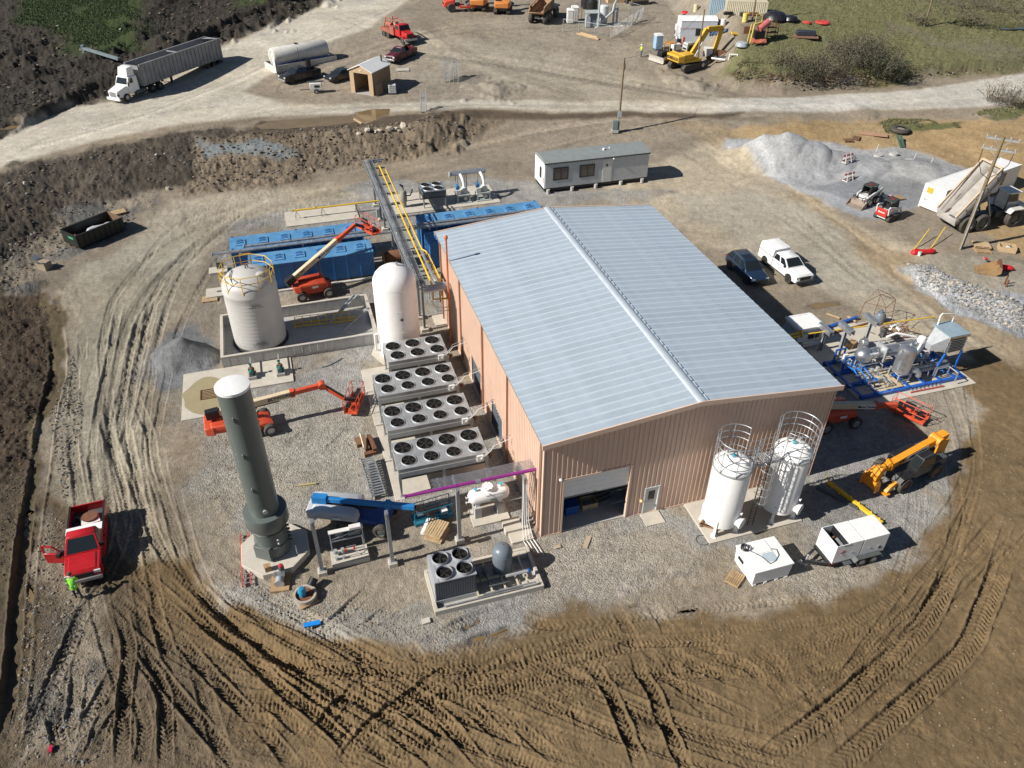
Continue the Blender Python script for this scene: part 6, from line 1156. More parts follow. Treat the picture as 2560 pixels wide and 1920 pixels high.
part('trailer_frame', MB().box(-1.85, 1.9, -.72, .72, .42, .61).bar((-1.8, -.6, .5), (-3.1, 0, .5), .12, .14).bar((-1.8, .6, .5), (-3.1, 0, .5), .12, .14), black, t); part('jack', MB().cyl((-2.8, 0, .1), (-2.8, 0, .9), .06).cyl((-2.8, 0, 0), (-2.8, 0, .1), .12), galvd, t)
for s in (-1, 1):
	for x in (.2, .98): wheel(t, x, s * .9, .34, .22)
	part('fender', MB().prism([(-.4, .55), (-.2, .76), (1.35, .76), (1.6, .5), (1.5, .48), (1.3, .70), (-.15, .70), (-.3, .52)], 'y', s * .9 - .15, s * .9 + .15), dsteel, t); part('step', MB().obox((-.75, s * .85, .52), (.5, .3, .04), (0, 0, 0)), dsteel, t); part('marker_light', MB().box(-1.7, -1.5, s * .73 - .012, s * .73 + .012, .47, .53), mat('tail_red', (.35, .01, .01), .3), t)
part('hitch', MB().obox((-3.2, 0, .5), (.3, .12, .1)), galvd, t)
t = bthing('tank_cube', 'white rectangular portable tank with hoses on its lid', 'tank', 11.15, -5.85, .12)
part('body', MB().loft([[(-1.15, -.95, 0), (1.15, -.95, 0), (1.15, .95, 0), (-1.15, .95, 0)], [(-1.2, -1.0, 1.05), (1.2, -1.0, 1.05), (1.2, 1.0, 1.05), (-1.2, 1.0, 1.05)]]), white, t, .03); part('lid', MB().box(-1.24, 1.24, -1.04, 1.04, 1.051, 1.13), white, t, .02); part('lid_panel', MB().box(-.55, .5, .1, .95, 1.132, 1.17), white, t); part('lid_window', MB().box(-.2, .5, -.55, .05, 1.132, 1.15), mat('pale_blue_panel', (.42, .50, .55), .3), t)
for x in (-1.0, -.3, .4, 1.0): part('foot', MB().box(x - .1, x + .1, -.98, .98, -.12, -.001), white, t)
part('vent_grille', MB().box(-1.235, -1.2, .1, .6, .55, .75), black, t); part('cable', MB().tube([(-.9 + .22 * math.cos(a), .65 + .22 * math.sin(a), 1.17 + .012 * a) for a in [i * .5 for i in range(38)]], .025, 6).tube([(-.7, .4, 1.2), (-.3, -.1, 1.17), (-.1, -.7, 1.16), (.3, -.6, 1.16), (.7, -.3, 1.16), (.8, .1, 1.16), (.5, .2, 1.2)], .02, 6), black, t)
pallet('tan pallet lying on the gravel beside the white cube tank', UV(9.35, -6.1, .02), BA + R(35), 1.0, .8)
t = bthing('spreader_bar', 'yellow steel spreader bar lying between silos and generator', 'spreader bar', 19.4, -3.05, .2, R(-76))
part('bar', MB().box(-2.05, 2.05, -.1, .1, -.1, .1), yellow, t); part('shackle', MB().tube([(-2.0, 0, .1), (-2.2, 0, .3), (-2.35, .2, .2)], .04, 6), yellow, t)
for x in (-1.6, -1.0, -.3, .3, 1.2, 1.8): part('lug', MB().prism([(x - .12, .1), (x + .12, .1), (x, .28)], 'y', -.02, .02).box(x - .05, x + .05, -.22, .22, -.1, -.02), yellow, t)
tag(MB().bar(UV(18.0, -1.2, .1), UV(19.4, -3.5, .1), .2, .16).build('steel_pipe', dsteel), 'dark steel bar lying in the silo shadow', 'bar')
# ------------------------------------------------------------------ process skid right of the building
tag(MB().box(26.3, 36.0, 4.9, 14.6, -.2, .08).build('concrete_slab', concrete, None, BO, BA), 'pale slab under the blue process skid right of the building', 'slab')
t = bthing('process_skid', 'blue framed process skid with silver vessels and pipes', 'process skid', 31.0, 7.9, .08)
for y in (-2.2, -.7, .8, 2.2): part('runner', MB().box(-4.7, 4.4, y - .12, y + .12, .02, .27), blueskid, t)
for x in (-4.7, -3.4, -2.0, -.6, .8, 2.2, 3.5, 4.2): part('cross_member', MB().box(x, x + .2, -2.3, 2.3, .271, .33), blueskid, t)
part('deck_plate', MB().box(-2.4, -.9, -2.1, .6, .331, .35), mat('plywood', (.50, .40, .25), .7), t)
for x, y in ((-4.1, 2.0), (-4.1, .9)): part('gate_frame', MB().frame(x, x + .9, .33, 1.5, .1, y - .05, y + .05), blueskid, t)
sv = mat('lagging_silver', (.60, .61, .62), .33, .85, var=.12, sc=2); svd = mat('lagging_dark', (.28, .29, .31), .4, .7, var=.15)
part('main_vessel', MB().lathe([(.05, -3.3), (.35, -3.2), (.56, -2.95), (.62, -2.6), (.62, -2.4), (.44, -2.38), (.44, 2.9), (.2, 3.1)], 26, (0, .75, 1.55), 'x'), sv, t)
for x in (-1.6, -.9, .4, 1.8): part('vessel_band', MB().lathe([(.46, x), (.46, x + .1)], 24, (0, .75, 1.55), 'x'), svd, t)
part('channel_head', MB().box(-1.15, -1.0, .2, 1.3, .9, 2.2), galvd, t); [part('saddle', MB().box(x, x + .2, .4, 1.1, .33, 1.2), blueskid, t) for x in (-2.2, 1.9)]
part('vertical_vessel', MB().lathe([(.5, .95), (.62, 1.0), (.62, 2.75), (.58, 2.95), (.40, 3.1), (.1, 3.14)], 30, (-.55, -1.05, 0)), sv, t); part('vessel_stand', MB().frame(-1.1, 0, .34, .95, .1, -1.6, -1.5).frame(-1.1, 0, .34, .95, .1, -.6, -.5), galvd, t)
part('outlet_elbow', MB().tube([(.1, -1.45, 1.15), (.35, -1.65, 1.15), (.5, -1.75, .95), (.5, -1.75, .7)], .2, 12), sv, t); part('top_nozzle', MB().lathe([(.16, 2.8), (.16, 3.2), (.05, 3.25)], 12, (-.2, -.85, 0)), sv, t)
part('lower_pipe', MB().lathe([(.28, .4), (.28, 3.3), (.34, 3.3), (.34, 3.45)], 20, (0, -1.2, .85), 'x'), svd, t); part('riser_duct', MB().tube([(1.3, -.2, .8), (1.4, -.15, 1.6), (1.9, .1, 2.3), (2.1, .2, 2.5)], .26, 14), svd, t)
part('small_vessel', MB().lathe([(.3, 1.3), (.36, 1.4), (.36, 2.0), (.25, 2.2), (.05, 2.25)], 18, (-1.6, 2.1, -.3)), sv, t); part('insulated_pipe', MB().tube([(.2, 1.9, 1.9), (1.0, 1.9, 2.1), (1.6, 1.7, 2.0), (2.6, 1.5, 1.7)], .1, 10), tw, t)
part('blanket', MB().lathe([(.30, 2.2), (.33, 2.4), (.25, 2.65), (.08, 2.7)], 10, (1.75, .15, .1)), white, t)
for i in range(34):
	x, y, z = random.uniform(-4.2, 2.6), random.uniform(-2.0, 2.0), random.uniform(.45, 1.1); x2, y2 = x + random.uniform(.5, 1.8), y + random.choice((-1, 1)) * random.uniform(.2, 1.0)
	part('small_pipe', MB().tube([(x, y, .36), (x, y, z), (x2, y, z), (x2, y2, z), (x2, y2, .36)], random.uniform(.025, .06), 6), galv, t)
[part('blue_pipe', MB().tube([(x, -2.0 + random.random(), .5), (x + .1, 0, .55 + .4 * random.random()), (x, 2.0, .5)], .05, 6), mat('bright_blue_pipe', (.02, .20, .62), .4), t) for x in (-3.9, -3.2, -2.7, 2.4, 3.0)]
for i, x in enumerate((-3.6, -2.9, 1.6, 2.2)): part('junction_box', MB().box(x, x + .35, 1.5 - i * .6, 1.7 - i * .6, .34, 1.2 + .2 * (i % 2)), galvd if i % 2 else offwhite, t)
for i in range(7): part('valve', MB().lathe([(.05, -.12), (.14, -.1), (.14, .1), (.05, .12)], 10, (-3.9 + i * .55, random.uniform(-1.6, .3), .7)), random.choice((blueskid, dsteel, galvd)), t)
for x, y in ((2.75, -1.4), (4.2, -1.4), (2.9, .9), (4.2, .9)): part('stand_leg', MB().bar((x - .45 * (x < 3.5), y, .33), (x, y, 2.05), .14, .14), blueskid, t)
part('louvre_cabinet', MB().box(2.75, 4.25, -1.3, .4, 2.05, 3.45), galv, t); part('cabinet_roof', MB().box(2.6, 4.4, -1.4, .5, 3.451, 3.53), mat('cabinet_blue_grey', (.25, .33, .38), .45), t); part('cabinet_trim', MB().box(2.6, 4.4, -1.42, -1.33, 3.3, 3.448), mat('trim_tan', (.42, .31, .2), .6), t)
part('louvre_back', MB().box(2.8, 4.2, -1.315, -1.301, 2.1, 3.28), black, t)
for i in range(8): part('louvre_slat', MB().obox((3.5, -1.39, 2.15 + i * .145), (1.5, .09, .05), (R(8), 0, 0)), galv, t)
part('inlet_hood', MB().loft([[(2.74, -1.2, 2.2), (2.74, .3, 2.2), (2.74, .3, 3.35), (2.74, -1.2, 3.35)], [(1.9, -.7, 2.0), (1.9, -.1, 2.0), (1.9, -.1, 2.5), (1.9, -.7, 2.5)]]), galvd, t); part('stack_pipe', MB().tube([(2.9, .3, 3.4), (2.9, .35, 4.3), (3.0, .35, 4.45), (4.2, .35, 4.2), (4.25, .35, 3.5)], .05, 8), tw, t)
part('insulated_cap', MB().lathe([(.03, 4.25), (.2, 4.3), (.22, 4.5), (.08, 4.62)], 12, (0, -.9, 3.1), 'x'), white, t)
t = bthing('ladder', 'red step ladder lying flat against the blue process skid', 'ladder', 31.8, 5.45, .1, R(-1))
for y in (-.2, .25): part('rail', MB().bar((-1.4, y, .06), (1.5, y, .06), .06, .09), rd_, t)
for i in range(8): part('tread', MB().box(-1.2 + i * .35, -1.1 + i * .35, -.2, .25, .05, .12), galv, t)
# package unit, cable posts, scrap
t = bthing('hvac_unit', 'white rooftop style air unit on legs behind the building', 'air unit', 26.4, 13.45)
part('cabinet', MB().box(-1.05, 1.05, -.9, .9, .75, 1.9), offwhite, t, .02); part('top_cover', MB().box(-1.15, 1.1, -1.0, 1.0, 1.9, 2.02), white, t); part('top_rim', MB().frame(-1.1, 1.05, 0, 0, 0, 0, 0) if False else MB().box(-1.15, 1.1, -1.0, -.85, 2.021, 2.07).box(-1.15, 1.1, .85, 1.0, 2.021, 2.07).box(-1.15, -1.0, -.848, .848, 2.021, 2.07).box(.95, 1.1, -.848, .848, 2.021, 2.07), white, t)
part('side_cover', MB().box(1.12, 1.3, -1.0, 1.0, 1.85, 1.98), white, t); part('intake_panel', MB().box(-.1, .45, -.93, -.902, .95, 1.35).box(.55, .95, -.93, -.902, .95, 1.35), black, t); part('badge', MB().tube([(-.45 + .16 * math.cos(R(a)), -.91, 1.6 + .07 * math.sin(R(a))) for a in range(0, 360, 30)], .012, 5, closed=True), blk, t)
for x in (-.95, .95):
	for y in (-.8, .8): part('leg', MB().box(x - .06, x + .06, y - .06, y + .06, 0, .75), galvd, t)
part('intake_hood', MB().loft([[(-1.06, -.8, .9), (-1.06, .8, .9), (-1.06, .8, 1.7), (-1.06, -.8, 1.7)], [(-1.7, -.8, .75), (-1.7, .8, .75), (-1.7, .8, .95), (-1.7, -.8, .95)]]), mat('hood_blue_grey', (.22, .28, .33), .45), t)
part('drip_pan', MB().box(-.6, .9, -1.2, -.95, .45, .75), offwhite, t)
for u, v, h_, lab in ((28.2, 10.9, 2.75, 'leaning steel channel post with top bracket, middle of three'), (30.6, 11.15, 2.95, 'tall steel channel post with wide bracket by the scrap heap'), (27.25, 11.95, 2.2, 'short channel post with bracket beside the white air unit')):
	t = bthing('cable_post', lab, 'post', u, v, group='channel posts by the process skid'); part('channel', MB().box(-.12, -.07, -.1, .1, 0, h_).box(.07, .12, -.1, .1, 0, h_).box(-.068, .068, .06, .1, 0, h_), galvd, t)
	for i in range(5): part('slot_plate', MB().box(-.066, .066, -.1, -.08, .2 + i * h_ / 5, .3 + i * h_ / 5), dsteel, t)
	part('bracket', MB().box(-.2, .2, -.75, .75, h_, h_ + .08).box(-.2, -.12, -.75, .75, h_ - .3, h_ - .001).box(.12, .2, -.75, .75, h_ - .3, h_ - .001), galv, t)
tag(MB().cyl(UV(25.6, 12.0, 1.9), UV(36.6, 10.9, 2.2), .05).build('gas_pipe', yellow), 'thin yellow pipe carried across the channel posts', 'pipe')
t = bthing('gas_pipe', 'stubby yellow pipe end sticking out past the roof edge', 'pipe', 25.0, 12.3, 1.9, R(4)); part('pipe', MB().cyl((-1.6, 0, 0), (.3, 0, 0), .11).cyl((-1.6, -.25, -.1), (.2, -.25, -.1), .09), yellow, t); part('flange', MB().cyl((.25, 0, 0), (.33, 0, 0), .2).cyl((.15, -.25, -.1), (.22, -.25, -.1), .17), yellow, t)
tag(MB().bar(UV(29.75, 14.5, .2), UV(33.05, 15.1, .2), .22, .22).build('steel_beam', blueskid), 'blue steel beam lying behind the channel posts', 'beam')
tag(MB().bar(UV(29.0, 13.6, .12), UV(33.5, 14.2, .12), .16, .14).build('steel_beam', rust), 'rusty steel beam lying beside the blue beam', 'beam')
t = bthing('cardboard_box', 'brown cardboard box on the slab between channel posts', 'box', 30.0, 11.75, .09, R(25)); part('box', MB().box(-.4, .4, -.28, .28, 0, .42), cbm, t); part('tape', MB().box(-.4, .4, -.04, .04, .421, .43), woodpale, t)
t = bthing('scrap_heap', 'tangled heap of rusty angle iron, timber and wire', 'scrap heap', 34.6, 12.4, .08)
for i in range(34):
	x, y, z = random.gauss(0, .9), random.gauss(0, .55), random.uniform(.05, .5); a = random.random() * 6.3; l_ = random.uniform(.5, 1.4); dz = random.uniform(-.1, .5)
	part('scrap_bar', MB().bar((x, y, z), (x + math.cos(a) * l_, y + math.sin(a) * l_ * .6, z + dz), random.choice((.05, .07, .09)), .04), random.choice((rust, rust, dsteel, wood, mat('scrap_brown', (.22, .13, .07), .8))), t)
for i in range(6): x, y = random.gauss(0, .8), random.gauss(0, .5); part('scrap_box', MB().obox((x, y, .25), (random.uniform(.3, .6), random.uniform(.2, .5), .4), (random.random() * .4, 0, random.random() * 3)), random.choice((wood, dsteel, offwhite)), t)
t = bthing('canopy_frame', 'rusty thin-bar canopy frame standing over the scrap heap', 'frame', 34.0, 14.3)
ft = [(-1.5, .2), (.9, 1.0), (1.7, -.2), (-.2, -1.2)]; ap = [(-.3, .3, 3.1), (.5, -.1, 2.8)]
for x, y in ft: part('leg', MB().cyl((x, y, 0), (x * .85, y * .85, 2.1), .025, n=6), rust, t)
for i in range(4): a, b = ft[i], ft[(i + 1) % 4]; part('rail', MB().cyl((a[0] * .85, a[1] * .85, 2.1), (b[0] * .85, b[1] * .85, 2.1), .022, n=6), rust, t); part('rafter', MB().cyl((a[0] * .85, a[1] * .85, 2.1), ap[0 if i in (0, 3) else 1], .022, n=6), rust, t)
part('ridge', MB().cyl(ap[0], ap[1], .025, n=6), rust, t)
t = bthing('spare_tank', 'small blue-grey domed tank under the rusty canopy frame', 'tank', 34.3, 14.0, .05); part('shell', MB().lathe([(.4, 0), (.45, .1), (.45, .8), (.3, 1.05), (.05, 1.1)], 18), bt, t); part('nozzle', MB().cyl((0, 0, 1.05), (0, 0, 1.3), .1), bt, t)

# ------------------------------------------------------------------ office trailer
t = thing('office_trailer', 'white ribbed office trailer with curved grey roof', 'office trailer', (3.35, 80.75, 0), math.atan2(3.6, 11.8)); LX, WY = 12.2, 3.3
rbw = mat('siding_white', (.58, .60, .60), .5, var=.06, streak=.3, dcol=(.40, .42, .43)); t.scale = (1, 1, 1.12); part('wall', MB().box(0, LX, 0, WY, .5, 3.0), rbw, t); wl_ = LAST[0]
m = MB(); [m.box(.1 + i * .14, .15 + i * .14, -.025, -.001, .5, 3.0) for i in range(int(LX / .14))]; part('siding_ribs', m, rbw, wl_)
part('end_panel', MB().box(-.03, -.001, 0, WY, .5, 3.02), white, t)
part('roof', MB().prism([(-.12, 2.98), (-.12, 3.06), (.6, 3.3), (WY / 2, 3.4), (WY - .6, 3.3), (WY + .12, 3.06), (WY + .12, 2.98)], 'x', -.08, LX + .08), mat('roof_membrane', (.22, .24, .24), .7, var=.1), t); part('fascia', MB().box(-.1, LX + .1, -.14, -.121, 2.92, 3.06), dsteel, t)
part('skirt_shadow', MB().box(.05, LX - .05, .2, WY - .2, .15, .5), black, t)  # black skirt also stands for the thick shadow under the trailer walls
for x0 in (.95, 4.0): part('window_frame', MB().frame(x0, x0 + 1.75, 1.25, 2.5, .09, -.06, -.026), black, t); f_ = LAST[0]; part('pane', MB().box(x0 + .09, x0 + .84, -.045, -.03, 1.34, 2.41), mat('blind_grey', (.13, .115, .10), .3), f_); part('pane', MB().box(x0 + .91, x0 + 1.66, -.045, -.03, 1.34, 2.41), mat('blind_grey', (.1, .1, .1), .3), f_); part('mullion', MB().box(x0 + .84, x0 + .91, -.055, -.03, 1.34, 2.41), black, f_)
part('end_window', MB().box(-.06, -.031, 1.0, 1.6, 1.2, 2.3), black, t); part('end_sign', MB().box(-.05, -.031, .25, .5, 1.0, 1.5), mat('sign_red', (.5, .05, .05), .5), t)
part('door', MB().box(6.8, 7.75, -.05, -.026, .55, 2.65), offwhite, t); d_ = LAST[0]; part('door_window', MB().box(7.1, 7.3, -.06, -.051, 2.1, 2.35), black, d_); part('handle', MB().box(7.62, 7.68, -.08, -.051, 1.5, 1.58), steel, d_); part('door_trim', MB().frame(6.72, 7.83, .5, 2.75, .07, -.045, -.0265), white, t)
part('floodlight', MB().bar((7.0, -.1, 2.8), (7.9, -.1, 2.85), .05).lathe([(.03, 0), (.1, .05), (.08, .15)], 10, (7.9, -.15, 2.75)), white, t)
for x in (.4, 3.2, 6.0, 9.0, 11.6): part('pier', MB().cyl((x, -.12, 0), (x, -.12, .42), .2, n=12), concgrey, t)
part('rooftop_vent', MB().lathe([(.15, 3.3), (.15, 3.5), (.05, 3.55)], 10, (7.2, 1.2, 0)).lathe([(.1, 3.3), (.1, 3.45)], 10, (8.0, 1.5, 0)), white, t)
# ------------------------------------------------------------------ poles
def pole(label, base, h_, r=.16, arms=0, box=False, lean=(0, 0)):
	t = thing('utility_pole', label, 'utility pole', base); top = (lean[0], lean[1], h_); part('pole', MB().cyl((0, 0, -.3), top, r, r * .7, n=12), woodpole, t)
	for k in range(arms):
		z = h_ - .25 - k * .95; a = math.radians(-28); c, s = math.cos(a) * 1.35, math.sin(a) * 1.35; part('crossarm', MB().bar((-c + lean[0], -s, z), (c + lean[0], s, z), .11, .13), galvd, t); ar = LAST[0]
		for f in (-.95, -.45, .45, .95): part('insulator', MB().lathe([(.05, 0), (.08, .06), (.05, .12), (.08, .18), (.03, .24)], 8, (c * f + lean[0], s * f, z + .07)), galvd, ar)
		part('brace', MB().bar((c * .5 + lean[0], s * .5, z - .05), (lean[0], 0, z - .75), .04).bar((-c * .5 + lean[0], -s * .5, z - .05), (lean[0], 0, z - .75), .04), galvd, t)
	if arms: part('jumper_cable', MB().tube([(1.1, -.6, h_ - 1.15), (1.0, -.6, h_ - 2.3), (.5, -.35, h_ - 3.3), (.1, -.2, h_ - 3.6)], .03, 6).tube([(-1.1, .6, h_ - 1.2), (-1.1, .55, h_ - 2.4), (-.6, .3, h_ - 3.5), (-.1, -.2, h_ - 3.8)], .03, 6), black, t); part('base_conduit', MB().cyl((-.1, -.2, 0), (-.1, -.2, h_ * .55), .06), galvd, t)
	if box:
		part('meter_cabinet', MB().box(-.75, -.1, -.35, .1, .35, 1.5), mat('cabinet_slate', (.15, .20, .21), .5), t, .02); part('disconnect_box', MB().box(-.25, .25, -.3, -.1, 1.9, 2.6), galvd, t); part('cabinet_plinth', MB().box(-.85, .0, -.45, .2, 0, .33), concgrey, t); part('conduit', MB().cyl((.0, -.2, .2), (.05, -.2, h_ * .3), .05), galvd, t); part('service_drop', MB().tube([(.0, -.1, h_ - .3), (.15, -.2, h_ - .8), (.1, -.25, h_ - 1.4)], .04, 6), black, t)
	return t
p = T(3, 915, 1140); pole('thin service pole with slate cabinet behind the office trailer', p, 9.0, .15, 0, True); POLE1 = p
p = T(3, 1590, 600); pole('wooden pole standing beside the yellow excavator', p, 8.2, .14); POLE2 = p
p = T(8, 1660, 490); pole('tall wooden pole with two steel crossarms near the dump truck', p, 11.0, .2, 2)
p = T(4, 1350, 225); pole('lone pale pole in the grass at upper right', p, 9.5, .13)
p = T(3, 2075, 175); pole('wooden pole behind the shipping containers', p, 9.0, .13)
def wire(a, b, sag, label):
	pts = [a.lerp(b, i / 14) - Vector((0, 0, sag * 4 * (i / 14) * (1 - i / 14))) for i in range(15)]; tag(MB().tube(pts, .018, 5).build('overhead_wire', black), label, 'wire')
wire(POLE1 + Vector((0, 0, 8.9)), POLE2 + Vector((0, 0, 8.0)), 1.2, 'overhead wire between the service pole and the excavator pole')

# ------------------------------------------------------------------ right side of the yard
def container(label, loc, rz, L_, paint, H_=2.6, W_=2.44, name='shipping_container'):
	t = thing(name, label, 'container', loc, rz); part('body', MB().box(0, L_, 0, W_, .12, H_), paint, t); part('frame', MB().box(-.03, .12, -.03, .12, 0, H_ + .03).box(-.03, .12, W_ - .12, W_ + .03, 0, H_ + .03).box(L_ - .12, L_ + .03, -.03, .12, 0, H_ + .03).box(L_ - .12, L_ + .03, W_ - .12, W_ + .03, 0, H_ + .03).box(.121, L_ - .121, -.02, .1, H_ - .1, H_ + .02).box(.121, L_ - .121, W_ - .1, W_ + .02, H_ - .1, H_ + .02), paint, t)
	m = MB(); n = int(L_ / .28); [m.prism([(.2 + i * .28, 0), (.26 + i * .28, -.035), (.36 + i * .28, -.035), (.42 + i * .28, 0)], 'z', .2, H_ - .12) for i in range(n - 1)]; part('side_corrugation', m, paint, t)
	for k in range(2): part('door', MB().box(-.035, -.001, .1 + k * 1.14, 1.2 + k * 1.14, .15, H_ - .1), paint, t); d_ = LAST[0]; [part('lock_bar', MB().cyl((-.06, .1 + k * 1.14 + y, .2), (-.06, .1 + k * 1.14 + y, H_ - .15), .02, n=6), galvd, d_) for y in (.3, .8)]
	return t
a = T(8, 1315, 130); b = T(8, 1475, 195); d = (a - b); rz = math.atan2(d.y, d.x) - math.pi / 2
t = container('long white shipping container behind the raised dump bed', (b.x, b.y, 0), rz, 13.7, white); part('warning_sign', MB().box(-.05, -.036, 1.35, 2.05, 1.75, 2.35), mat('sign_yellow', (.75, .42, .03), .5), t); part('side_sign', MB().box(10.4, 11.0, -.05, -.037, .9, 2.3), mat('sign_brown', (.25, .09, .03), .5), t); text('UNIT', .18, blk, t, face_M((-.05, 1.9, 1.0), (0, -1, 0), (0, 0, 1)))
def artic(label, loc, rz, tilt, cabm, bedm, front=True):
	t = thing('dump_truck', label, 'dump truck', loc, rz)
	part('rear_frame', MB().box(-3.2, 1.2, -.45, .45, .9, 1.3), dsteel, t); part('front_frame', MB().box(1.6, 4.6, -.6, .6, .9, 1.5), dsteel, t); part('hitch', MB().cyl((1.4, 0, .9), (1.4, 0, 1.5), .3, n=14), dsteel, t)
	for x in (-2.4, -.6, 3.3):
		for y in (-1.25, 1.25): wheel(t, x, y, .88, .62, dsteel if bedm is not rustbed else dsteel, rubberd)
	part('cab', MB().loft([[(2.4, -.55, 1.6), (3.8, -.55, 1.6), (3.8, .85, 1.6), (2.4, .85, 1.6)], [(2.35, -.55, 2.3), (3.95, -.55, 2.3), (3.95, .85, 2.3), (2.35, .85, 2.3)], [(2.5, -.5, 3.3), (3.7, -.5, 3.3), (3.7, .8, 3.3), (2.5, .8, 3.3)]]), cabm, t, .05); pane('windshield', [(3.95, -.5, 2.32), (3.95, .8, 2.32), (3.72, .76, 3.22), (3.72, -.46, 3.22)], .9, .015, t); pane('side_window', [(2.4, -.55, 2.3), (3.9, -.55, 2.3), (3.66, -.5, 3.22), (2.55, -.5, 3.22)], .85, .015, t); part('cab_roof', MB().box(2.3, 3.9, -.65, .95, 3.301, 3.4), offwhite, t); part('rops', MB().bar((2.45, -.6, 1.6), (2.45, -.6, 3.3), .12).bar((2.45, .9, 1.6), (2.45, .9, 3.3), .12), dsteel, t)
	part('hood', MB().loft([[(3.9, -.8, 1.4), (5.6, -.7, 1.3), (5.6, .7, 1.3), (3.9, .8, 1.4)], [(3.9, -.75, 2.1), (5.4, -.6, 1.8), (5.4, .6, 1.8), (3.9, .75, 2.1)]]), cabm, t, .06)
	for s in (-1, 1): part('fender', MB().prism([(2.2, 1.6), (2.6, 2.0), (4.0, 2.0), (4.4, 1.6), (4.3, 1.55), (3.95, 1.9), (2.65, 1.9), (2.3, 1.55)], 'y', s * 1.25 - .4, s * 1.25 + .4), cabm, t)
	M = Matrix.Translation((-2.7, 0, 1.5)) @ Matrix.Rotation(-tilt, 4, 'Y')
	Lb, wb = 4.9, 1.3; bed = MB()
	bed.add([(-1.2, -wb, .55), (-.2, -wb * .8, 0), (Lb, -wb * .75, 0), (Lb + .3, -wb, 1.5), (-.6, -wb, 1.3), (-1.2, wb, .55), (-.2, wb * .8, 0), (Lb, wb * .75, 0), (Lb + .3, wb, 1.5), (-.6, wb, 1.3)], [(0, 1, 2, 3, 4), (9, 8, 7, 6, 5), (1, 6, 7, 2), (0, 5, 6, 1), (2, 7, 8, 3)])
	o = part('dump_bed', xf(bed, M), bedm, t); sm = o.modifiers.new('thickness', 'SOLIDIFY'); sm.thickness = .09; sm.offset = 0
	part('bed_rim', xf(MB().bar((-.6, -wb, 1.3), (Lb + .3, -wb, 1.5), .16, .18).bar((-.6, wb, 1.3), (Lb + .3, wb, 1.5), .16, .18).bar((Lb + .3, -wb, 1.5), (Lb + .3, wb, 1.5), .2, .2), M), mat('rim_tan', (.40, .27, .16), .7) if bedm is rustbed else mat('bed_rim_tan', (.45, .35, .24), .7), t)
	[part('bed_rib', xf(MB().bar((.5 + i * 1.3, s * (wb + .02), .1), (.5 + i * 1.3, s * (wb + .08), 1.35), .12, .1), M), bedm, t) for i in range(4) for s in (-1, 1)]
	for s in (-.7, .7): part('hoist_ram', MB().cyl((.8, s, 1.1), M @ Vector((3.2, s, -.05)), .11, n=10), galvd, t)
	return t
rustbed = mat('rusty_bed', (.33, .20, .11), .75, var=.25, dirt=.4, dcol=(.20, .12, .07)); greybed = mat('worn_grey_bed', (.32, .30, .275), .7, var=.2, dirt=.5, dcol=(.27, .22, .18))
c, r = pose(T(8, 1690, 350), T(8, 2085, 295), 1.25); artic('white dump truck with its grey bed raised high', c + Vector((math.cos(r), math.sin(r), 0)) * -.45, r, R(52), dirtywhite, greybed)
def skid_steer(label, loc, rz, tracked, body, rear):
	t = thing('skid_steer', label, 'skid steer', loc, rz)
	part('chassis', MB().box(-1.3, .9, -.5, .5, .3, 1.05), body, t, .04); part('engine_door', MB().box(-1.5, -1.28, -.6, .6, .55, 1.35), rear, t, .05)
	for s in (-1, 1):
		if tracked: part('track', MB().prism([(-1.3, .25), (-1.1, .02), (.8, .02), (1.1, .25), (.95, .5), (-.9, .65), (-1.25, .5)], 'y', s * .72 - .18, s * .72 + .18), rubberd, t, .04)
		else: [wheel(t, x, s * .75, .43, .3, offwhite, rubberd) for x in (-.75, .55)]
		part('lift_arm', MB().bar((-1.3, s * .68, 1.55), (.9, s * .68, 1.0), .12, .26).bar((.85, s * .68, 1.05), (1.35, s * .55, .35), .12, .22).bar((-1.35, s * .68, 1.6), (-1.2, s * .68, .8), .12, .24), body, t)
		part('cab_post', MB().bar((.65, s * .45, 1.05), (.45, s * .45, 2.0), .07).bar((-.75, s * .45, 1.05), (-.75, s * .45, 2.0), .07), black, t); part('side_screen', MB().box(-.7, .5, s * .45 - .012, s * .45 + .012, 1.1, 1.9), mat('mesh_dark', (.03, .03, .03), .7), t)
	part('cab_roof', MB().box(-.85, .55, -.5, .5, 2.0, 2.08), mat('cab_roof_dark', (.05, .06, .05), .5), t); part('seat', MB().box(-.5, .0, -.25, .25, 1.05, 1.25).box(-.55, -.4, -.25, .25, 1.25, 1.7), black, t); part('roof_light', MB().box(-.2, .1, -.2, .2, 2.081, 2.1), mat('tail_red', (.35, .01, .01), .3), t)
	if not tracked:
		part('bucket', MB().prism([(1.3, .05), (2.2, .02), (2.2, .06), (1.5, .12), (1.38, .75), (1.28, .75)], 'y', -.95, .95), mat('bucket_steel', (.25, .20, .16), .6, var=.3), t)
		for s in (-.95, .93): part('bucket_side', MB().prism([(1.3, .05), (2.2, .02), (1.9, .35), (1.35, .75)], 'y', s, s + .03), mat('bucket_steel', (.25, .2, .16), .6), t)
		part('grapple', MB().frame(1.2, 1.8, .8, 1.15, .05, -.6, -.55).frame(1.2, 1.8, .8, 1.15, .05, .55, .6).bar((1.7, -.6, 1.1), (1.7, .6, 1.1), .06), black, t)
	return t
bw = mat('loader_white', (.66, .66, .64), .5, var=.08, dirt=.3); br = mat('loader_red', (.50, .03, .02), .45, var=.1, dirt=.2)
c, r = pose(T(8, 930, 100), T(8, 855, 130), -.75); skid_steer('white wheeled skid steer with its bucket toward the gravel heap', c, r, False, bw, br)
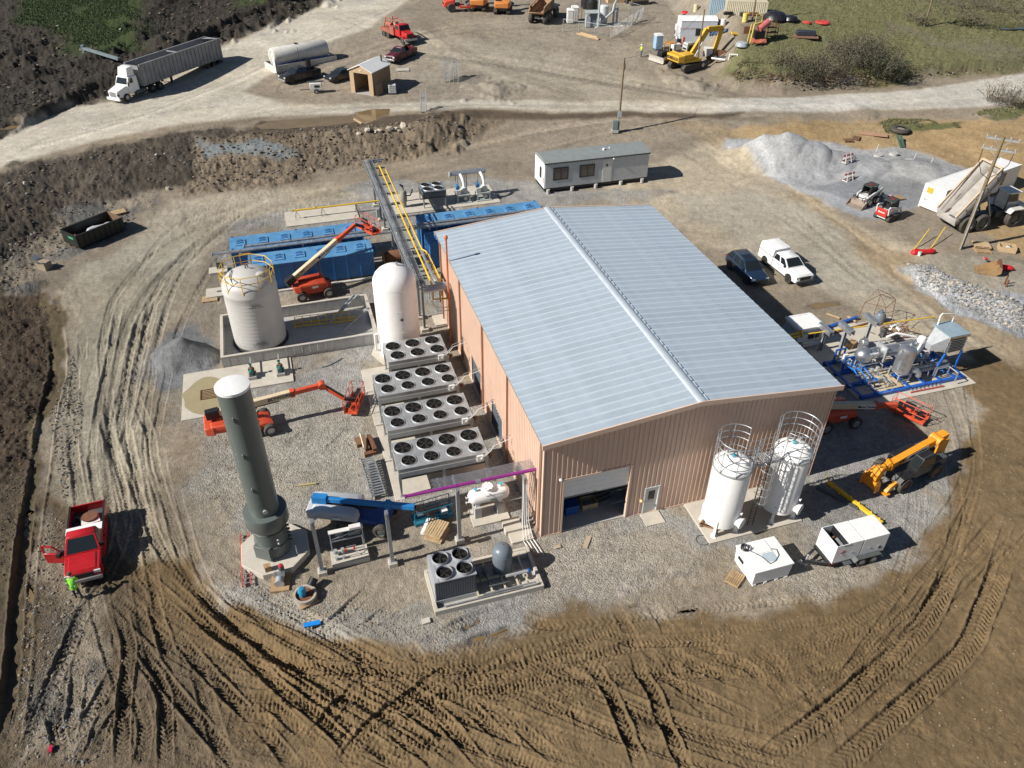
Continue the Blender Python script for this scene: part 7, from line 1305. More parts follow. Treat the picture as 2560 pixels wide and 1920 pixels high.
c, r = pose(T(8, 1020, 270), T(8, 1150, 215), .75); t = skid_steer('white tracked skid steer with red engine door', c, r, True, bw, br); text('Bobcat', .26, white, t, face_M((-1.512, 0, 1.0), (0, -1, 0), (0, 0, 1)), bold=.006)
pallet('brown pallet behind the red-backed tracked skid steer', T(8, 1110, 60) + Vector((0, 0, .05)), R(20), 1.4, 1.1)
t = thing('debris_pile', 'small pile of bags and buckets between the two skid steers', 'debris', T(8, 1030, 45)); [part('bag', MB().lathe([(.05, 0), (.25, .05), (.28, .2), (.15, .38), (.03, .42)], 10, (random.uniform(-.6, .6), random.uniform(-.4, .4), 0)), m_, t) for m_ in (offwhite, bt, mat('bag_pink', (.5, .2, .22), .6), black)]
for (x, y), lab in (((655, 1480), 'farther red and white barricade trestle on the gravel'), ((690, 1560), 'nearer red and white barricade trestle on the gravel')):
	p_ = T(4, x, y); t = thing('barricade', lab, 'barricade', (p_.x, p_.y, hgt(p_.x, p_.y)), R(30), 'barricades on the gravel'); pk = mat('faded_red', (.55, .18, .16), .6)
	for s in (-1, 1): part('leg', MB().bar((s * .5, -.3, 0), (s * .35, 0, 1.0), .08, .05).bar((s * .5, .3, 0), (s * .35, 0, 1.0), .08, .05), offwhite, t); part('foot', MB().bar((s * .5, -.35, .04), (s * .5, .35, .04), .08), offwhite, t)
	part('board', MB().box(-.8, .8, -.03, .03, .7, .95), pk, t); part('low_board', MB().box(-.9, .9, -.06, -.02, .25, .4), pk, t)
for x, y, lab in ((945, 1370, 'pale round disc half buried in the gravel, leftmost of four'), (1080, 1355, 'pale round disc half buried in the gravel, farthest of four'), (1050, 1440, 'pale round disc half buried in the gravel, nearest of four'), (1210, 1415, 'pale round disc half buried in the gravel, rightmost of four')): tag(MB().cyl(T(4, x, y), T(4, x, y) + Vector((0, 0, .5)), .55, .5, n=16).build('concrete_ring', concgrey), lab, 'disc', 'round discs in the gravel spread')
for x, y, x2, y2, lab in ((990, 1230, 930, 1320, 'thin stake leaning at the far edge of the gravel spread'), (1250, 1400, 1225, 1340, 'thin stake standing in the middle of the gravel spread'), (1395, 1440, 1425, 1380, 'thin stake at the right of the gravel spread')): a = T(4, x2, y2) if y2 > y else T(4, x, y); tag(MB().cyl(a, a + Vector((.1, 0, 1.1)), .03, n=6).build('stake', offwhite), lab, 'stake')
tag(MB().obox(T(4, 915, 1165) + Vector((0, 0, .08)), (3.2, 1.0, .08), (0, 0, R(-18))).build('plywood_sheet', mat('pinkish_ply', (.42, .24, .16), .7)), 'reddish plywood sheet lying on the tan fill', 'board')
for k in range(2): tag(MB().bar(T(4, 1105 + k * 30, 1210) + Vector((0, 0, .6)), T(4, 1150 + k * 25, 1275), .22, .18).build('steel_tube', mat('green_steel', (.06, .11, .08), .5)), 'dark green tube leaning at the gravel edge, ' + ('left one' if k == 0 else 'right one'), 'tube', 'green tubes')
for k, (x, y, a) in enumerate(((690, 1215, 5), (760, 1195, 60))): pallet('small brown pallet lying on the tan fill, ' + ('left one' if k == 0 else 'right one'), T(4, x, y), R(a), 1.1, .9, m_=mat('brown_board', (.2, .11, .06), .8))
t = thing('loader_tyre', 'large blue-rimmed tyre lying in the grass patch', 'tyre', T(4, 1140, 1135)); part('tyre', MB().lathe([(.6, .0), (1.1, .02), (1.2, .2), (1.1, .42), (.6, .44)], 22, cap=False), rubberd, t); part('infill', MB().lathe([(.6, .1), (.6, .3)], 20), mat('tyre_soil', (.25, .22, .17), .9), t)
# tools, crates and bucket by the tall pole
t = thing('red_tarp', 'bright red crumpled tarp bundle on the gravel near the tall pole', 'tarp', T(8, 1345, 535), R(10)); redt = mat('tarp_red', (.55, .015, .02), .6, var=.15); part('roll', MB().lathe([(.05, -.9), (.22, -.85), (.27, -.3), (.22, .1), (.30, .5), (.12, .95)], 12, (.2, 0, .22), 'x'), redt, t); part('fold', MB().lathe([(.05, -.7), (.3, -.5), (.35, .0), (.25, .5), (.05, .7)], 9, (-.6, .15, .15), 'x'), redt, t)
t = thing('bucket_pail', 'small white paint pail beside the red tarp', 'pail', T(8, 1305, 550)); part('pail', MB().lathe([(.13, 0), (.16, .38), (.14, .36)], 14), white, t); part('lid', MB().lathe([(.17, .38), (.17, .41)], 14), mat('lid_green', (.2, .5, .35), .5), t)
for (x, y), (x2, y2), lab in (((1250, 510), (1395, 320), 'left yellow guy guard leaning near the red tarp'), ((1405, 490), (1535, 300), 'right yellow guy guard leaning near the red tarp')):
	a = T(8, x, y); b = T(8, x2, y2, 1.0); tag(MB().bar(a, b, .07, .07).build('guy_guard', yellow), lab, 'guard', 'yellow guy guards')
pallet('grey-tan pallet stack by the foot of the tall pole', T(8, 1835, 480) + Vector((0, 0, .25)), R(-12), 1.5, 1.2, m_=woodpale); pallet('lower pallet under the stack by the tall pole', T(8, 1850, 510), R(-5), 1.4, 1.1)
t = thing('wooden_crate', 'open wooden crate with rubbish right of the tall pole', 'crate', T(8, 2055, 505), R(-20))
for y in (-.55, .5): part('side_board', MB().box(-.75, .75, y, y + .05, .02, .55), woodpale, t)
for x in (-.75, .7): part('end_board', MB().box(x, x + .05, -.498, .498, .02, .55), woodpale, t)
part('floor', MB().box(-.7, .7, -.49, .49, .02, .06), wood, t); [part('rubbish', MB().obox((random.uniform(-.5, .5), random.uniform(-.3, .3), .3), (.3, .25, .3), (random.random(), 0, random.random() * 3)), m_, t) for m_ in (offwhite, cbm, offwhite, dsteel)]
t = thing('digger_bucket', 'rusty toothed excavator bucket lying on the gravel', 'bucket', T(8, 1900, 690), R(-25)); bkm = mat('bucket_rust', (.30, .19, .09), .75, var=.25, dirt=.4, dcol=(.15, .07, .03))
part('shell', MB().prism([(-.9, .05), (.5, .0), (.95, .4), (.9, .9), (.6, 1.05), (.55, .98), (.8, .85), (.82, .45), (.45, .1), (-.9, .12)], 'y', -.75, .75), bkm, t)
for s in (-.78, .74): part('cheek', MB().prism([(-.9, .05), (.5, 0), (.95, .4), (.9, .9), (.6, 1.05), (-.2, .5)], 'y', s, s + .04), bkm, t)
for i in range(5): part('tooth', MB().prism([(-1.2, .03), (-.88, .0), (-.88, .15)], 'y', -.7 + i * .32, -.58 + i * .32), bkm, t)
part('hinge_ear', MB().prism([(.4, 1.0), (.9, .9), (.7, 1.35), (.5, 1.35)], 'y', -.25, -.17).prism([(.4, 1.0), (.9, .9), (.7, 1.35), (.5, 1.35)], 'y', .17, .25), rust, t)
t = thing('red_tarp', 'red cloth draped behind the rusty digger bucket', 'tarp', T(8, 2040, 670), R(-15)); part('cloth', MB().lathe([(.05, -.7), (.25, -.5), (.3, .2), (.2, .6), (.05, .8)], 10, (0, 0, .2), 'x'), redt, t); part('flag', MB().obox((-1.5, 1.0, .4), (.5, .3, .1), (.3, .3, .5)), mat('tarp_pink', (.6, .1, .1), .6), t)
for k, (x, y, y2) in enumerate(((2040, 800, 720), (2055, 820, 760))): a = T(8, x, y); tag(MB().cyl(a, a + Vector((0, 0, .9 - .2 * k)), .08, n=8).build('steel_stub', rust), 'rusty stub post standing below the digger bucket, ' + ('taller one' if k == 0 else 'shorter one'), 'post')
t = thing('cinder_blocks', 'pale hollow cinder blocks dumped on the stone berm', 'blocks', T(8, 2030, 985) + Vector((0, 0, .3)))
for i, (x, y, rr) in enumerate(((0, 0, .3), (.5, .25, .5), (.9, .5, .2), (.2, .6, 1.2))): part('block', MB().obox((x, y, .15), (.4, .2, .2), (.2, .1, rr)), mat('cinder_tan', (.5, .46, .38), .8), t)
for k, (a, b) in enumerate((((505, 1050), (620, 1090)), ((690, 1075), (760, 1120)))): tag(MB().bar(T(8, *a, .15), T(8, *b, .15), .18, .07).build('timber', woodpale), 'pale plank lying behind the air unit, ' + ('left one' if k == 0 else 'right one'), 'plank')
for x, y, L2, lab in ((650, 1370, .95, 'weathered board lying on the gravel in front of the roller door'), (395, 1410, .35, 'short board lying near the chiller curb')): tag(MB().obox(T(11, x, y) + Vector((0, 0, .05)), (L2, .25, .05), (0, 0, R(70) if L2 > .5 else R(20))).build('timber', mat('weathered_board', (.42, .33, .23), .8)), lab, 'board')
# ------------------------------------------------------------------ left side
t = thing('dumpster', 'dark green open roll-off dumpster with rubbish inside', 'dumpster', (-41.25, 66.6, 0), math.atan2(4.15, 2.75)); dg_ = mat('dumpster_green', (.015, .019, .015), .5, var=.2, dirt=.25, dcol=(.05, .035, .02)); Ld, Wd, Hd = 5.0, 2.45, 1.5
for y in (0, Wd - .06): part('side_wall', MB().box(0, Ld, y, y + .06, .2, Hd), dg_, t)
part('end_wall', MB().box(0, .06, .061, Wd - .061, .2, Hd), dg_, t); part('rear_gate', MB().box(Ld - .06, Ld, .061, Wd - .061, .2, Hd), mat('gate_brown', (.16, .10, .06), .7), t); part('floor', MB().box(.06, Ld - .06, .061, Wd - .061, .2, .28), dg_, t)
for i in range(9): [part('rib', MB().box(.2 + i * .55, .3 + i * .55, y - .07 if y == 0 else y, y if y == 0 else y + .07, .2, Hd - .08), dg_, t) for y in (0, Wd)]
part('top_rail', MB().box(0, Ld, -.08, -.001, Hd - .1, Hd).box(0, Ld, Wd + .001, Wd + .08, Hd - .1, Hd), dg_, t); part('end_decal', MB().box(-.02, -.001, .5, 1.3, .95, 1.15), mat('decal_green', (.05, .35, .18), .5), t); part('runner', MB().box(0, Ld, .6, .8, 0, .199).box(0, Ld, 1.6, 1.8, 0, .199), rust, t)
part('plastic_sheet', MB().loft([[(1.8 + 2.7 * (i / 6), .9 + .35 * math.sin(i * 1.3) + dy, .5 + .35 * math.sin(i / 6 * 3.1) + .05 * dz) for i in range(7)] for dy, dz in ((0, 0), (.3, 5), (.6, 4), (.9, 0))], caps=False), mat('plastic_sheet', (.5, .52, .56), .4), t)
[part('rubbish', MB().obox((1.0 + random.uniform(-.4, .8), 1.2 + random.uniform(-.6, .6), .55), (.45, .4, .4), (random.random(), random.random(), random.random() * 3)), m_, t) for m_ in (rust, cbm, woodpale, rust, offwhite)]
pallet('tan pallet lying beside the far end of the dumpster', T(5, 1030, 185) + Vector((0, 0, .1)), R(40), 1.3, 1.1, m_=woodpale); pallet('tan pallet lying left of the big grey tank', T(5, 1815, 930), BA, 1.25, 1.0, m_=woodpale)
for x, y, s_, lab in ((1890, 690, .8, 'small concrete slab with a steel bracket behind the grey tank'), (1900, 880, 1.1, 'pale concrete block left of the grey tank')): t = thing('concrete_block', lab, 'block', T(5, x, y), BA); part('block', MB().box(-s_, s_, -s_ * .7, s_ * .7, -.1, .25), concrete, t, .02); part('bracket', MB().box(-.1, .5, .1, .16, .25, .7).box(-.1, .5, .4, .46, .25, .7) if s_ < 1 else MB().box(-.2, .2, -.1, .1, .25, .28), dsteel, t)
t = thing('cardboard_box', 'torn white cardboard box standing alone left of the yard', 'box', T(5, 390, 660), R(-20)); part('box', MB().box(-.55, .55, -.4, .4, 0, .75), mat('wet_cardboard', (.30, .24, .17), .8), t); part('flap', MB().add([(-.55, -.4, .75), (.55, -.4, .75), (.5, -.75, 1.2), (-.2, -.7, 1.3), (-.55, -.8, 1.05)], [(0, 1, 2, 3, 4)]), offwhite, t); part('torn_panel', MB().add([(-.56, -.4, .1), (-.56, .4, .75), (-.9, .3, 1.1), (-.8, -.1, 1.25), (-.7, -.5, .9)], [(0, 1, 2, 3, 4)]), white, t)
tag(MB().obox(T(14, 485, 420) + Vector((0, 0, .06)), (.85, .25, .1), (.1, .1, R(20))).build('blue_wrap', mat('wrap_blue', (.01, .25, .75), .5)), 'bright blue plastic scrap lying on the mud edge', 'plastic')
tag(MB().obox(T(13, 440, 1500) + Vector((0, 0, .08)), (.35, .15, .06), (.1, .1, R(110))).build('red_wrap', mat('wrap_red', (.55, .02, .08), .5)), 'small red plastic scrap lying in the lower left mud', 'plastic')
tag(MB().obox(T(14, 1470, 400) + Vector((0, 0, .08)), (.42, .32, .15), (0, 0, R(20))).build('paver', concrete), 'pale square block lying on gravel left of the chiller curb', 'block')
tag(MB().tube([T(6, *p, .05) for p in ((1120, 1515), (1180, 1500), (1240, 1470), (1295, 1435))], .04, 6).build('hose', bt), 'grey hose lying on the gravel behind the coolers', 'hose')
tag(MB().bar(T(1, 740, 490) + Vector((0, 0, 1.2)), T(1, 1040, 560) + Vector((0, 0, .8)), .4, .35).bar(T(1, 740, 490) + Vector((0, 0, .5)), T(1, 740, 490) + Vector((0, 0, 1.6)), .5, .4).build('pipe_section', mat('grey_green_steel', (.20, .24, .25), .5)), 'long grey steel boom lying in the spoil behind the semi truck', 'pipe')
# ------------------------------------------------------------------ semi truck on the haul road
c, r = pose(T(1, 1850, 572), T(1, 1120, 880), -1.2); fr = T(1, 1120, 880); dv = Vector((math.cos(r), math.sin(r), 0)); nn = Vector((-dv.y, dv.x, 0)); o = fr - nn * 1.2; o.z = hz(o.x, o.y)
t = thing('semi_tractor', 'white semi tractor with tall roof fairing on the haul road', 'truck', o, r)
part('hood', MB().loft([[(1.25, -.85, .7), (1.25, .85, .7), (1.25, .8, 1.5), (1.25, -.8, 1.5)], [(-.55, -1.05, .7), (-.55, 1.05, .7), (-.55, .95, 1.95), (-.55, -.95, 1.95)]]), whp, t, .08); part('grille', MB().box(1.25, 1.29, -.5, .5, .8, 1.45), galv, t); part('bumper', MB().box(1.2, 1.42, -1.15, 1.15, .4, .75), whp, t, .05)
part('cab', MB().loft([[(-.55, -1.1, .9), (-2.3, -1.1, .9), (-2.3, 1.1, .9), (-.55, 1.1, .9)], [(-.5, -1.1, 1.95), (-2.3, -1.1, 1.95), (-2.3, 1.1, 1.95), (-.5, 1.1, 1.95)], [(-.95, -1.0, 2.85), (-2.3, -1.05, 2.85), (-2.3, 1.05, 2.85), (-.95, 1.0, 2.85)]]), whp, t, .06)
pane('windshield', [(-.5, 1.05, 1.98), (-.5, -1.05, 1.98), (-.93, -.96, 2.78), (-.93, .96, 2.78)][::-1], .88, .02, t)
for s in (1, -1): pane('side_window', [(-.75, s * 1.1, 2.0), (-1.6, s * 1.1, 2.0), (-1.6, s * 1.04, 2.75), (-1.1, s * 1.02, 2.75)][::(1 if s < 0 else -1)], .9, .02, t); part('fuel_tank', MB().cyl((-1.6, s * .95, .75), (-3.4, s * .95, .75), .32, n=16), dsteel, t); part('mirror', MB().box(-.5, -.4, s * 1.35 - .1, s * 1.35 + .1, 1.9, 2.4), black, t); part('headlight', MB().box(1.1, 1.26, s * .85 - .15, s * .85 + .15, .95, 1.2), black, t); part('exhaust_stack', MB().cyl((-2.45, s * .9, .9), (-2.45, s * .9, 3.0), .08), dsteel, t)
part('roof_fairing', MB().loft([[(-1.0, -.85, 2.86), (-2.2, -.95, 2.86), (-2.2, .95, 2.86), (-1.0, .85, 2.86)], [(-1.3, -.75, 3.9), (-2.2, -.85, 4.0), (-2.2, .85, 4.0), (-1.3, .75, 3.9)]]), whp, t, .06); part('chassis', MB().box(-6.6, .5, -.45, .45, .75, 1.0), black, t)
for s in (-1, 1): wheel(t, 0, s * 1.0, .52, .3); wheel(t, -4.5, s * .95, .52, .6, dsteel); wheel(t, -5.85, s * .95, .52, .6, dsteel)
t = thing('dump_trailer', 'long grey weathered open dump trailer behind the white tractor', 'trailer', o, r); tg_ = mat('trailer_grey', (.27, .275, .28), .6, .15, var=.25, sc=1.0, streak=.6, dcol=(.11, .11, .11)); x0, x1, zb, zt = -2.95, -18.6, 1.25, 3.9
for s in (-1, 1):
	part('side_wall', MB().box(x1, x0, s * 1.25 - .04, s * 1.25 + .04, zb, zt), tg_, t)
	for i in range(22): part('side_rib', MB().box(x1 + .2 + i * .72, x1 + .32 + i * .72, s * 1.29 if s > 0 else -1.37, 1.37 if s > 0 else -1.29, zb, zt - .1), tg_, t)
	part('top_rail', MB().box(x1, x0, s * 1.25 - .1, s * 1.25 + .1, zt, zt + .1), tg_, t)
part('front_wall', MB().add([(x0, -1.21, zb), (x0, 1.21, zb), (x0 + .25, 1.21, zt), (x0 + .25, -1.21, zt), (x0 - .08, -1.21, zb), (x0 - .08, 1.21, zb), (x0 + .17, 1.21, zt), (x0 + .17, -1.21, zt)], [(0, 1, 2, 3), (7, 6, 5, 4), (0, 4, 5, 1), (1, 5, 6, 2), (2, 6, 7, 3), (3, 7, 4, 0)]), mat('trailer_front', (.36, .36, .35), .5, .2, var=.2), t)
part('tailgate', MB().box(x1 - .08, x1, -1.25, 1.25, zb, zt), tg_, t); part('floor', MB().box(x1, x0 - .08, -1.2, 1.2, zb, zb + .12), tg_, t); part('rear_corner_deck', MB().add([(x1, -1.2, zt), (x1 + 1.2, -1.2, zt), (x1, 1.2, zt)], [(0, 1, 2)]), galvd, t); part('cross_brace', MB().bar((-10.4, -1.2, zt - .05), (-10.4, 1.2, zt - .05), .12), galvd, t); part('load', MB().box(x1 + .5, x0 - .5, -1.15, 1.15, zb + .13, zb + .6), mat('trailer_residue', (.16, .13, .10), .9, bump=.5), t)
part('subframe', MB().box(-18.4, -4, -.4, .4, .95, 1.24), black, t); part('landing_gear', MB().box(-8.4, -8.1, -1.0, -.8, .25, 1.24).box(-8.4, -8.1, .8, 1.0, .25, 1.24), black, t); part('mudflap', MB().box(-15.5, -15.3, -1.15, 1.15, .3, 1.2), black, t)
for s in (-1, 1): [wheel(t, x, s * .95, .52, .6, dsteel) for x in (-16.7, -18.0)]
# ------------------------------------------------------------------ middle distance
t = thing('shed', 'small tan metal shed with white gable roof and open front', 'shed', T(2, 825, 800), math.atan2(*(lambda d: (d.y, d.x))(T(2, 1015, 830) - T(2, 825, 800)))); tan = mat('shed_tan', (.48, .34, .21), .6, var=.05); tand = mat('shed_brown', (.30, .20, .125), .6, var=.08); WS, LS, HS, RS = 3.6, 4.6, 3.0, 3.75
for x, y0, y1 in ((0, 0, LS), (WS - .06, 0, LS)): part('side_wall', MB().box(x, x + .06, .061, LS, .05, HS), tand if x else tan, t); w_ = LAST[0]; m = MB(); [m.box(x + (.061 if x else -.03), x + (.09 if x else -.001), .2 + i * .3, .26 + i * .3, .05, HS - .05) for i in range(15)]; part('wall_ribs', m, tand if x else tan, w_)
part('back_wall', MB().box(.061, WS - .061, LS - .06, LS, .05, HS), tan, t); part('front_panel', MB().box(0, .65, 0, .06, .05, HS), tan, t); part('front_panel', MB().box(WS - .65, WS, 0, .06, .05, HS), tan, t); part('front_gable', MB().prism([(0, HS - .25), (WS, HS - .25), (WS, HS), (WS / 2, RS), (0, HS)], 'y', -.02, .059), tan, t); part('back_gable', MB().prism([(0, HS + .001), (WS, HS + .001), (WS / 2, RS)], 'y', LS - .06, LS), tan, t)
for s in (0, 1): part('roof_sheet', MB().add([(s * WS + (.15 if s else -.15), -.2, HS), (s * WS + (.15 if s else -.15), LS + .2, HS), (WS / 2, LS + .2, RS + .08), (WS / 2, -.2, RS + .08), (s * WS + (.15 if s else -.15), -.2, HS + .08), (s * WS + (.15 if s else -.15), LS + .2, HS + .08), (WS / 2, LS + .2, RS + .16), (WS / 2, -.2, RS + .16)], [(0, 1, 2, 3), (7, 6, 5, 4), (0, 4, 5, 1), (2, 6, 7, 3), (0, 3, 7, 4), (1, 5, 6, 2)]), white, t)
part('floor', MB().box(0, WS, 0, LS, -.1, .049), concgrey, t); part('flue', MB().cyl((WS - .9, LS - .6, 3.2), (WS - .9, LS - .6, 4.3), .12), dsteel, t); part('heater', MB().lathe([(.25, .05), (.25, 1.2), (.1, 1.3)], 12, (2.4, 3.2, 0)), galvd, t); part('leaning_sheet', MB().add([(WS + .5, -.1, 0), (WS + .5, 1.8, 0), (WS + .1, 1.9, 1.4), (WS + .1, .2, 1.3)], [(0, 1, 2, 3)]), tand, t); part('light', MB().box(1.7, 1.95, -.08, -.021, 3.05, 3.2), offwhite, t)
t = thing('tote_tank', 'white plastic tote in a metal cage beside the shed', 'tote', T(2, 1180, 810), R(10)); part('bottle', MB().box(-.5, .5, -.45, .45, .2, 1.25), mat('tote_plastic', (.66, .66, .62), .4), t, .05); m = MB(); [m.box(-.54, .54, -.5, -.47, z, z + .03).box(-.54, .54, .47, .5, z, z + .03).box(-.54, -.51, -.5, .5, z, z + .03).box(.51, .54, -.5, .5, z, z + .03) for z in (.3, .6, .9, 1.2)]; part('cage', m, galv, t); part('pallet_base', MB().box(-.55, .55, -.5, .5, 0, .18), dsteel, t)
t = thing('light_tower', 'small white light tower trailer in front of the shed', 'light tower', T(2, 525, 800), R(190)); part('housing', MB().box(-.8, .8, -.45, .45, .5, 1.35), offwhite, t, .05); part('folded_mast', MB().bar((-1.1, 0, 1.5), (1.1, 0, 1.45), .16), dsteel, t); part('drawbar', MB().bar((.8, 0, .45), (2.2, 0, .45), .1), dsteel, t); part('vent', MB().box(-.5, .2, .451, .47, .8, 1.1), black, t); [wheel(t, 0, s * .6, .32, .2) for s in (-1, 1)]
a = T(2, 165, 640); b = T(2, 700, 515); d = b - a; t = thing('fuel_tank', 'large white horizontal fuel tank inside a low white basin', 'fuel tank', a, math.atan2(d.y, d.x)); L2 = d.length; ws_ = mat('tank_stained', (.62, .61, .56), .5, var=.1, streak=.4, dcol=(.32, .25, .15))
part('shell', MB().lathe([(.05, .4), (1.1, .55), (1.25, .8), (1.25, L2 - 1.1), (1.1, L2 - .85), (.05, L2 - .7)], 26, (0, 1.7, 1.9), 'x'), ws_, t); part('blue_band', MB().box(.7, L2 - 1.0, .38, .46, 1.05, 1.2), mat('band_blue', (.05, .12, .4), .5), t)
for y in (0, 3.3): part('basin_wall', MB().box(0, L2, y, y + .08, 0, 1.05), dirtywhite, t)
part('basin_wall', MB().box(0, .08, .081, 3.29, 0, 1.05), dirtywhite, t); part('basin_wall', MB().box(L2 - .08, L2, .081, 3.29, 0, 1.05), dirtywhite, t); [part('saddle', MB().box(x, x + .2, .7, 2.7, 0, .9), dsteel, t) for x in (1.6, L2 - 2)]; part('ladder', MB().bar((.3, 1.2, .1), (.3, 1.2, 3.0), .05).bar((.3, 1.6, .1), (.3, 1.6, 3.0), .05), offwhite, t); part('hatch', MB().lathe([(.25, 3.05), (.25, 3.3), (.05, 3.35)], 12, (L2 * .45, 1.7, 0)), dsteel, t); part('fill_pipe', MB().tube([(L2 * .4, .2, .5), (L2 * .4, .2, 2.4), (L2 * .42, .6, 2.9)], .06), dsteel, t); part('pump_box', MB().box(L2 * .5, L2 * .5 + .55, -.35, -.01, .2, 1.3), black, t); part('signboard', MB().box(.0, .05, -.6, .2, .2, 2.2), offwhite, t)
def stair_tower(label, loc, rz, n=1, h_=2.2):
	t = thing('scaffold_stairs', label, 'stairs', loc, rz)
	for k in range(n):
		x = k * 1.25
		for s in (-.35, .35): part('stringer', MB().bar((x + s, -.7, 0), (x + s, .9, h_), .06, .1), galvd, t); part('leg', MB().bar((x + s, .95, 0), (x + s, .95, h_ + 1.0), .06), galvd, t); part('handrail', MB().bar((x + s, -.7, 1.0), (x + s, .9, h_ + 1.0), .05).bar((x + s, -.7, 0), (x + s, -.7, 1.0), .05), galvd, t)
		for i in range(8): part('tread', MB().box(x - .35, x + .35, -.65 + i * .2, -.48 + i * .2, .1 + i * h_ / 8.5, .14 + i * h_ / 8.5), galvd, t)
		part('landing', MB().box(x - .35, x + .35, .75, 1.3, h_, h_ + .05), galvd, t)
stair_tower('pair of rolling scaffold stairs standing in the dirt lot', T(2, 1650, 700), R(10), 2); stair_tower('rolling stairs lying near the edge of the wet road', T(2, 1450, 960), R(5), 1, 1.6); tag(MB().obox(T(2, 1270, 605) + Vector((0, 0, .06)), (1.8, 1.4, .1), (0, 0, R(10))).build('plywood_sheet', mat('grey_board', (.45, .42, .36), .8)), 'pale square board on the dirt right of the shed', 'board')
tag(MB().bar(T(2, 850, 1035) + Vector((0, 0, .1)), T(2, 915, 1075) + Vector((0, 0, .1)), .25, .12).build('timber', woodpale), 'pale plank at the edge of the brown puddle', 'plank')
c, r = pose(T(2, 1135, 325), T(2, 1255, 390), 1.1); t = thing('service_truck', 'old red service truck with faded rig on its back', 'truck', c, r); rt = mat('truck_red', (.45, .02, .02), .4, var=.1, dirt=.15); rf = mat('faded_rig_red', (.33, .10, .07), .7, var=.2, dirt=.4)
part('hood', MB().loft([[(3.3, -.7, .9), (3.3, .7, .9), (3.3, .65, 1.6), (3.3, -.65, 1.6)], [(1.7, -.8, .9), (1.7, .8, .9), (1.7, .75, 1.8), (1.7, -.75, 1.8)]]), rt, t, .06); part('cab', MB().loft([[(.2, -1.0, .9), (1.8, -1.0, .9), (1.8, 1.0, .9), (.2, 1.0, .9)], [(.2, -1.0, 1.8), (1.75, -1.0, 1.8), (1.75, 1.0, 1.8), (.2, 1.0, 1.8)], [(.3, -.9, 2.6), (1.4, -.9, 2.6), (1.4, .9, 2.6), (.3, .9, 2.6)]]), rt, t, .06); pane('windshield', [(1.75, -.95, 1.82), (1.75, .95, 1.82), (1.42, .86, 2.52), (1.42, -.86, 2.52)], .88, .02, t); [pane('side_window', [(.3, s * 1.0, 1.85), (1.6, s * 1.0, 1.85), (1.3, s * .92, 2.5), (.4, s * .92, 2.5)][::(1 if s < 0 else -1)], .85, .02, t) for s in (-1, 1)]
part('bumper', MB().box(3.3, 3.5, -1.1, 1.1, .6, .9), galvd, t); part('grille', MB().box(3.3, 3.33, -.45, .45, 1.0, 1.5), black, t); part('chassis', MB().box(-4.0, 3.0, -.45, .45, .75, .95), dsteel, t); part('side_box', MB().box(-1.2, .1, -1.15, -.5, .9, 2.1).box(-1.2, .1, .5, 1.15, .9, 2.1), rf, t); part('rear_body', MB().box(-4.0, -1.3, -1.15, 1.15, .95, 1.5), rf, t); part('rig_frame', MB().bar((-3.6, -.8, 1.5), (-3.0, -.6, 3.0), .12).bar((-3.6, .8, 1.5), (-3.0, .6, 3.0), .12).bar((-3.0, -.7, 3.0), (.2, -.5, 2.8), .14).bar((-3.0, .7, 3.0), (.2, .5, 2.8), .14).bar((-1.5, -.7, 2.9), (-1.5, .7, 2.9), .1), rf, t); part('rig_tank', MB().cyl((-3.2, -.3, 1.95), (-1.6, -.3, 1.95), .45, n=14), rf, t); part('hose_reel', MB().cyl((-1.0, -.3, 2.4), (-1.0, .3, 2.4), .35, n=14), mat('reel_tan', (.35, .25, .17), .7), t)
for s in (-1, 1): wheel(t, 2.5, s * .95, .52, .32, dsteel, rubberd); wheel(t, -2.0, s * .9, .52, .55, dsteel, rubberd); wheel(t, -3.3, s * .9, .52, .55, dsteel, rubberd); part('front_fender', MB().prism([(1.8, .9), (2.1, 1.2), (2.9, 1.2), (3.25, .8), (3.1, .8), (2.8, 1.1), (2.2, 1.1), (1.95, .85)], 'y', s * .95 - .2, s * .95 + .2), rt, t)
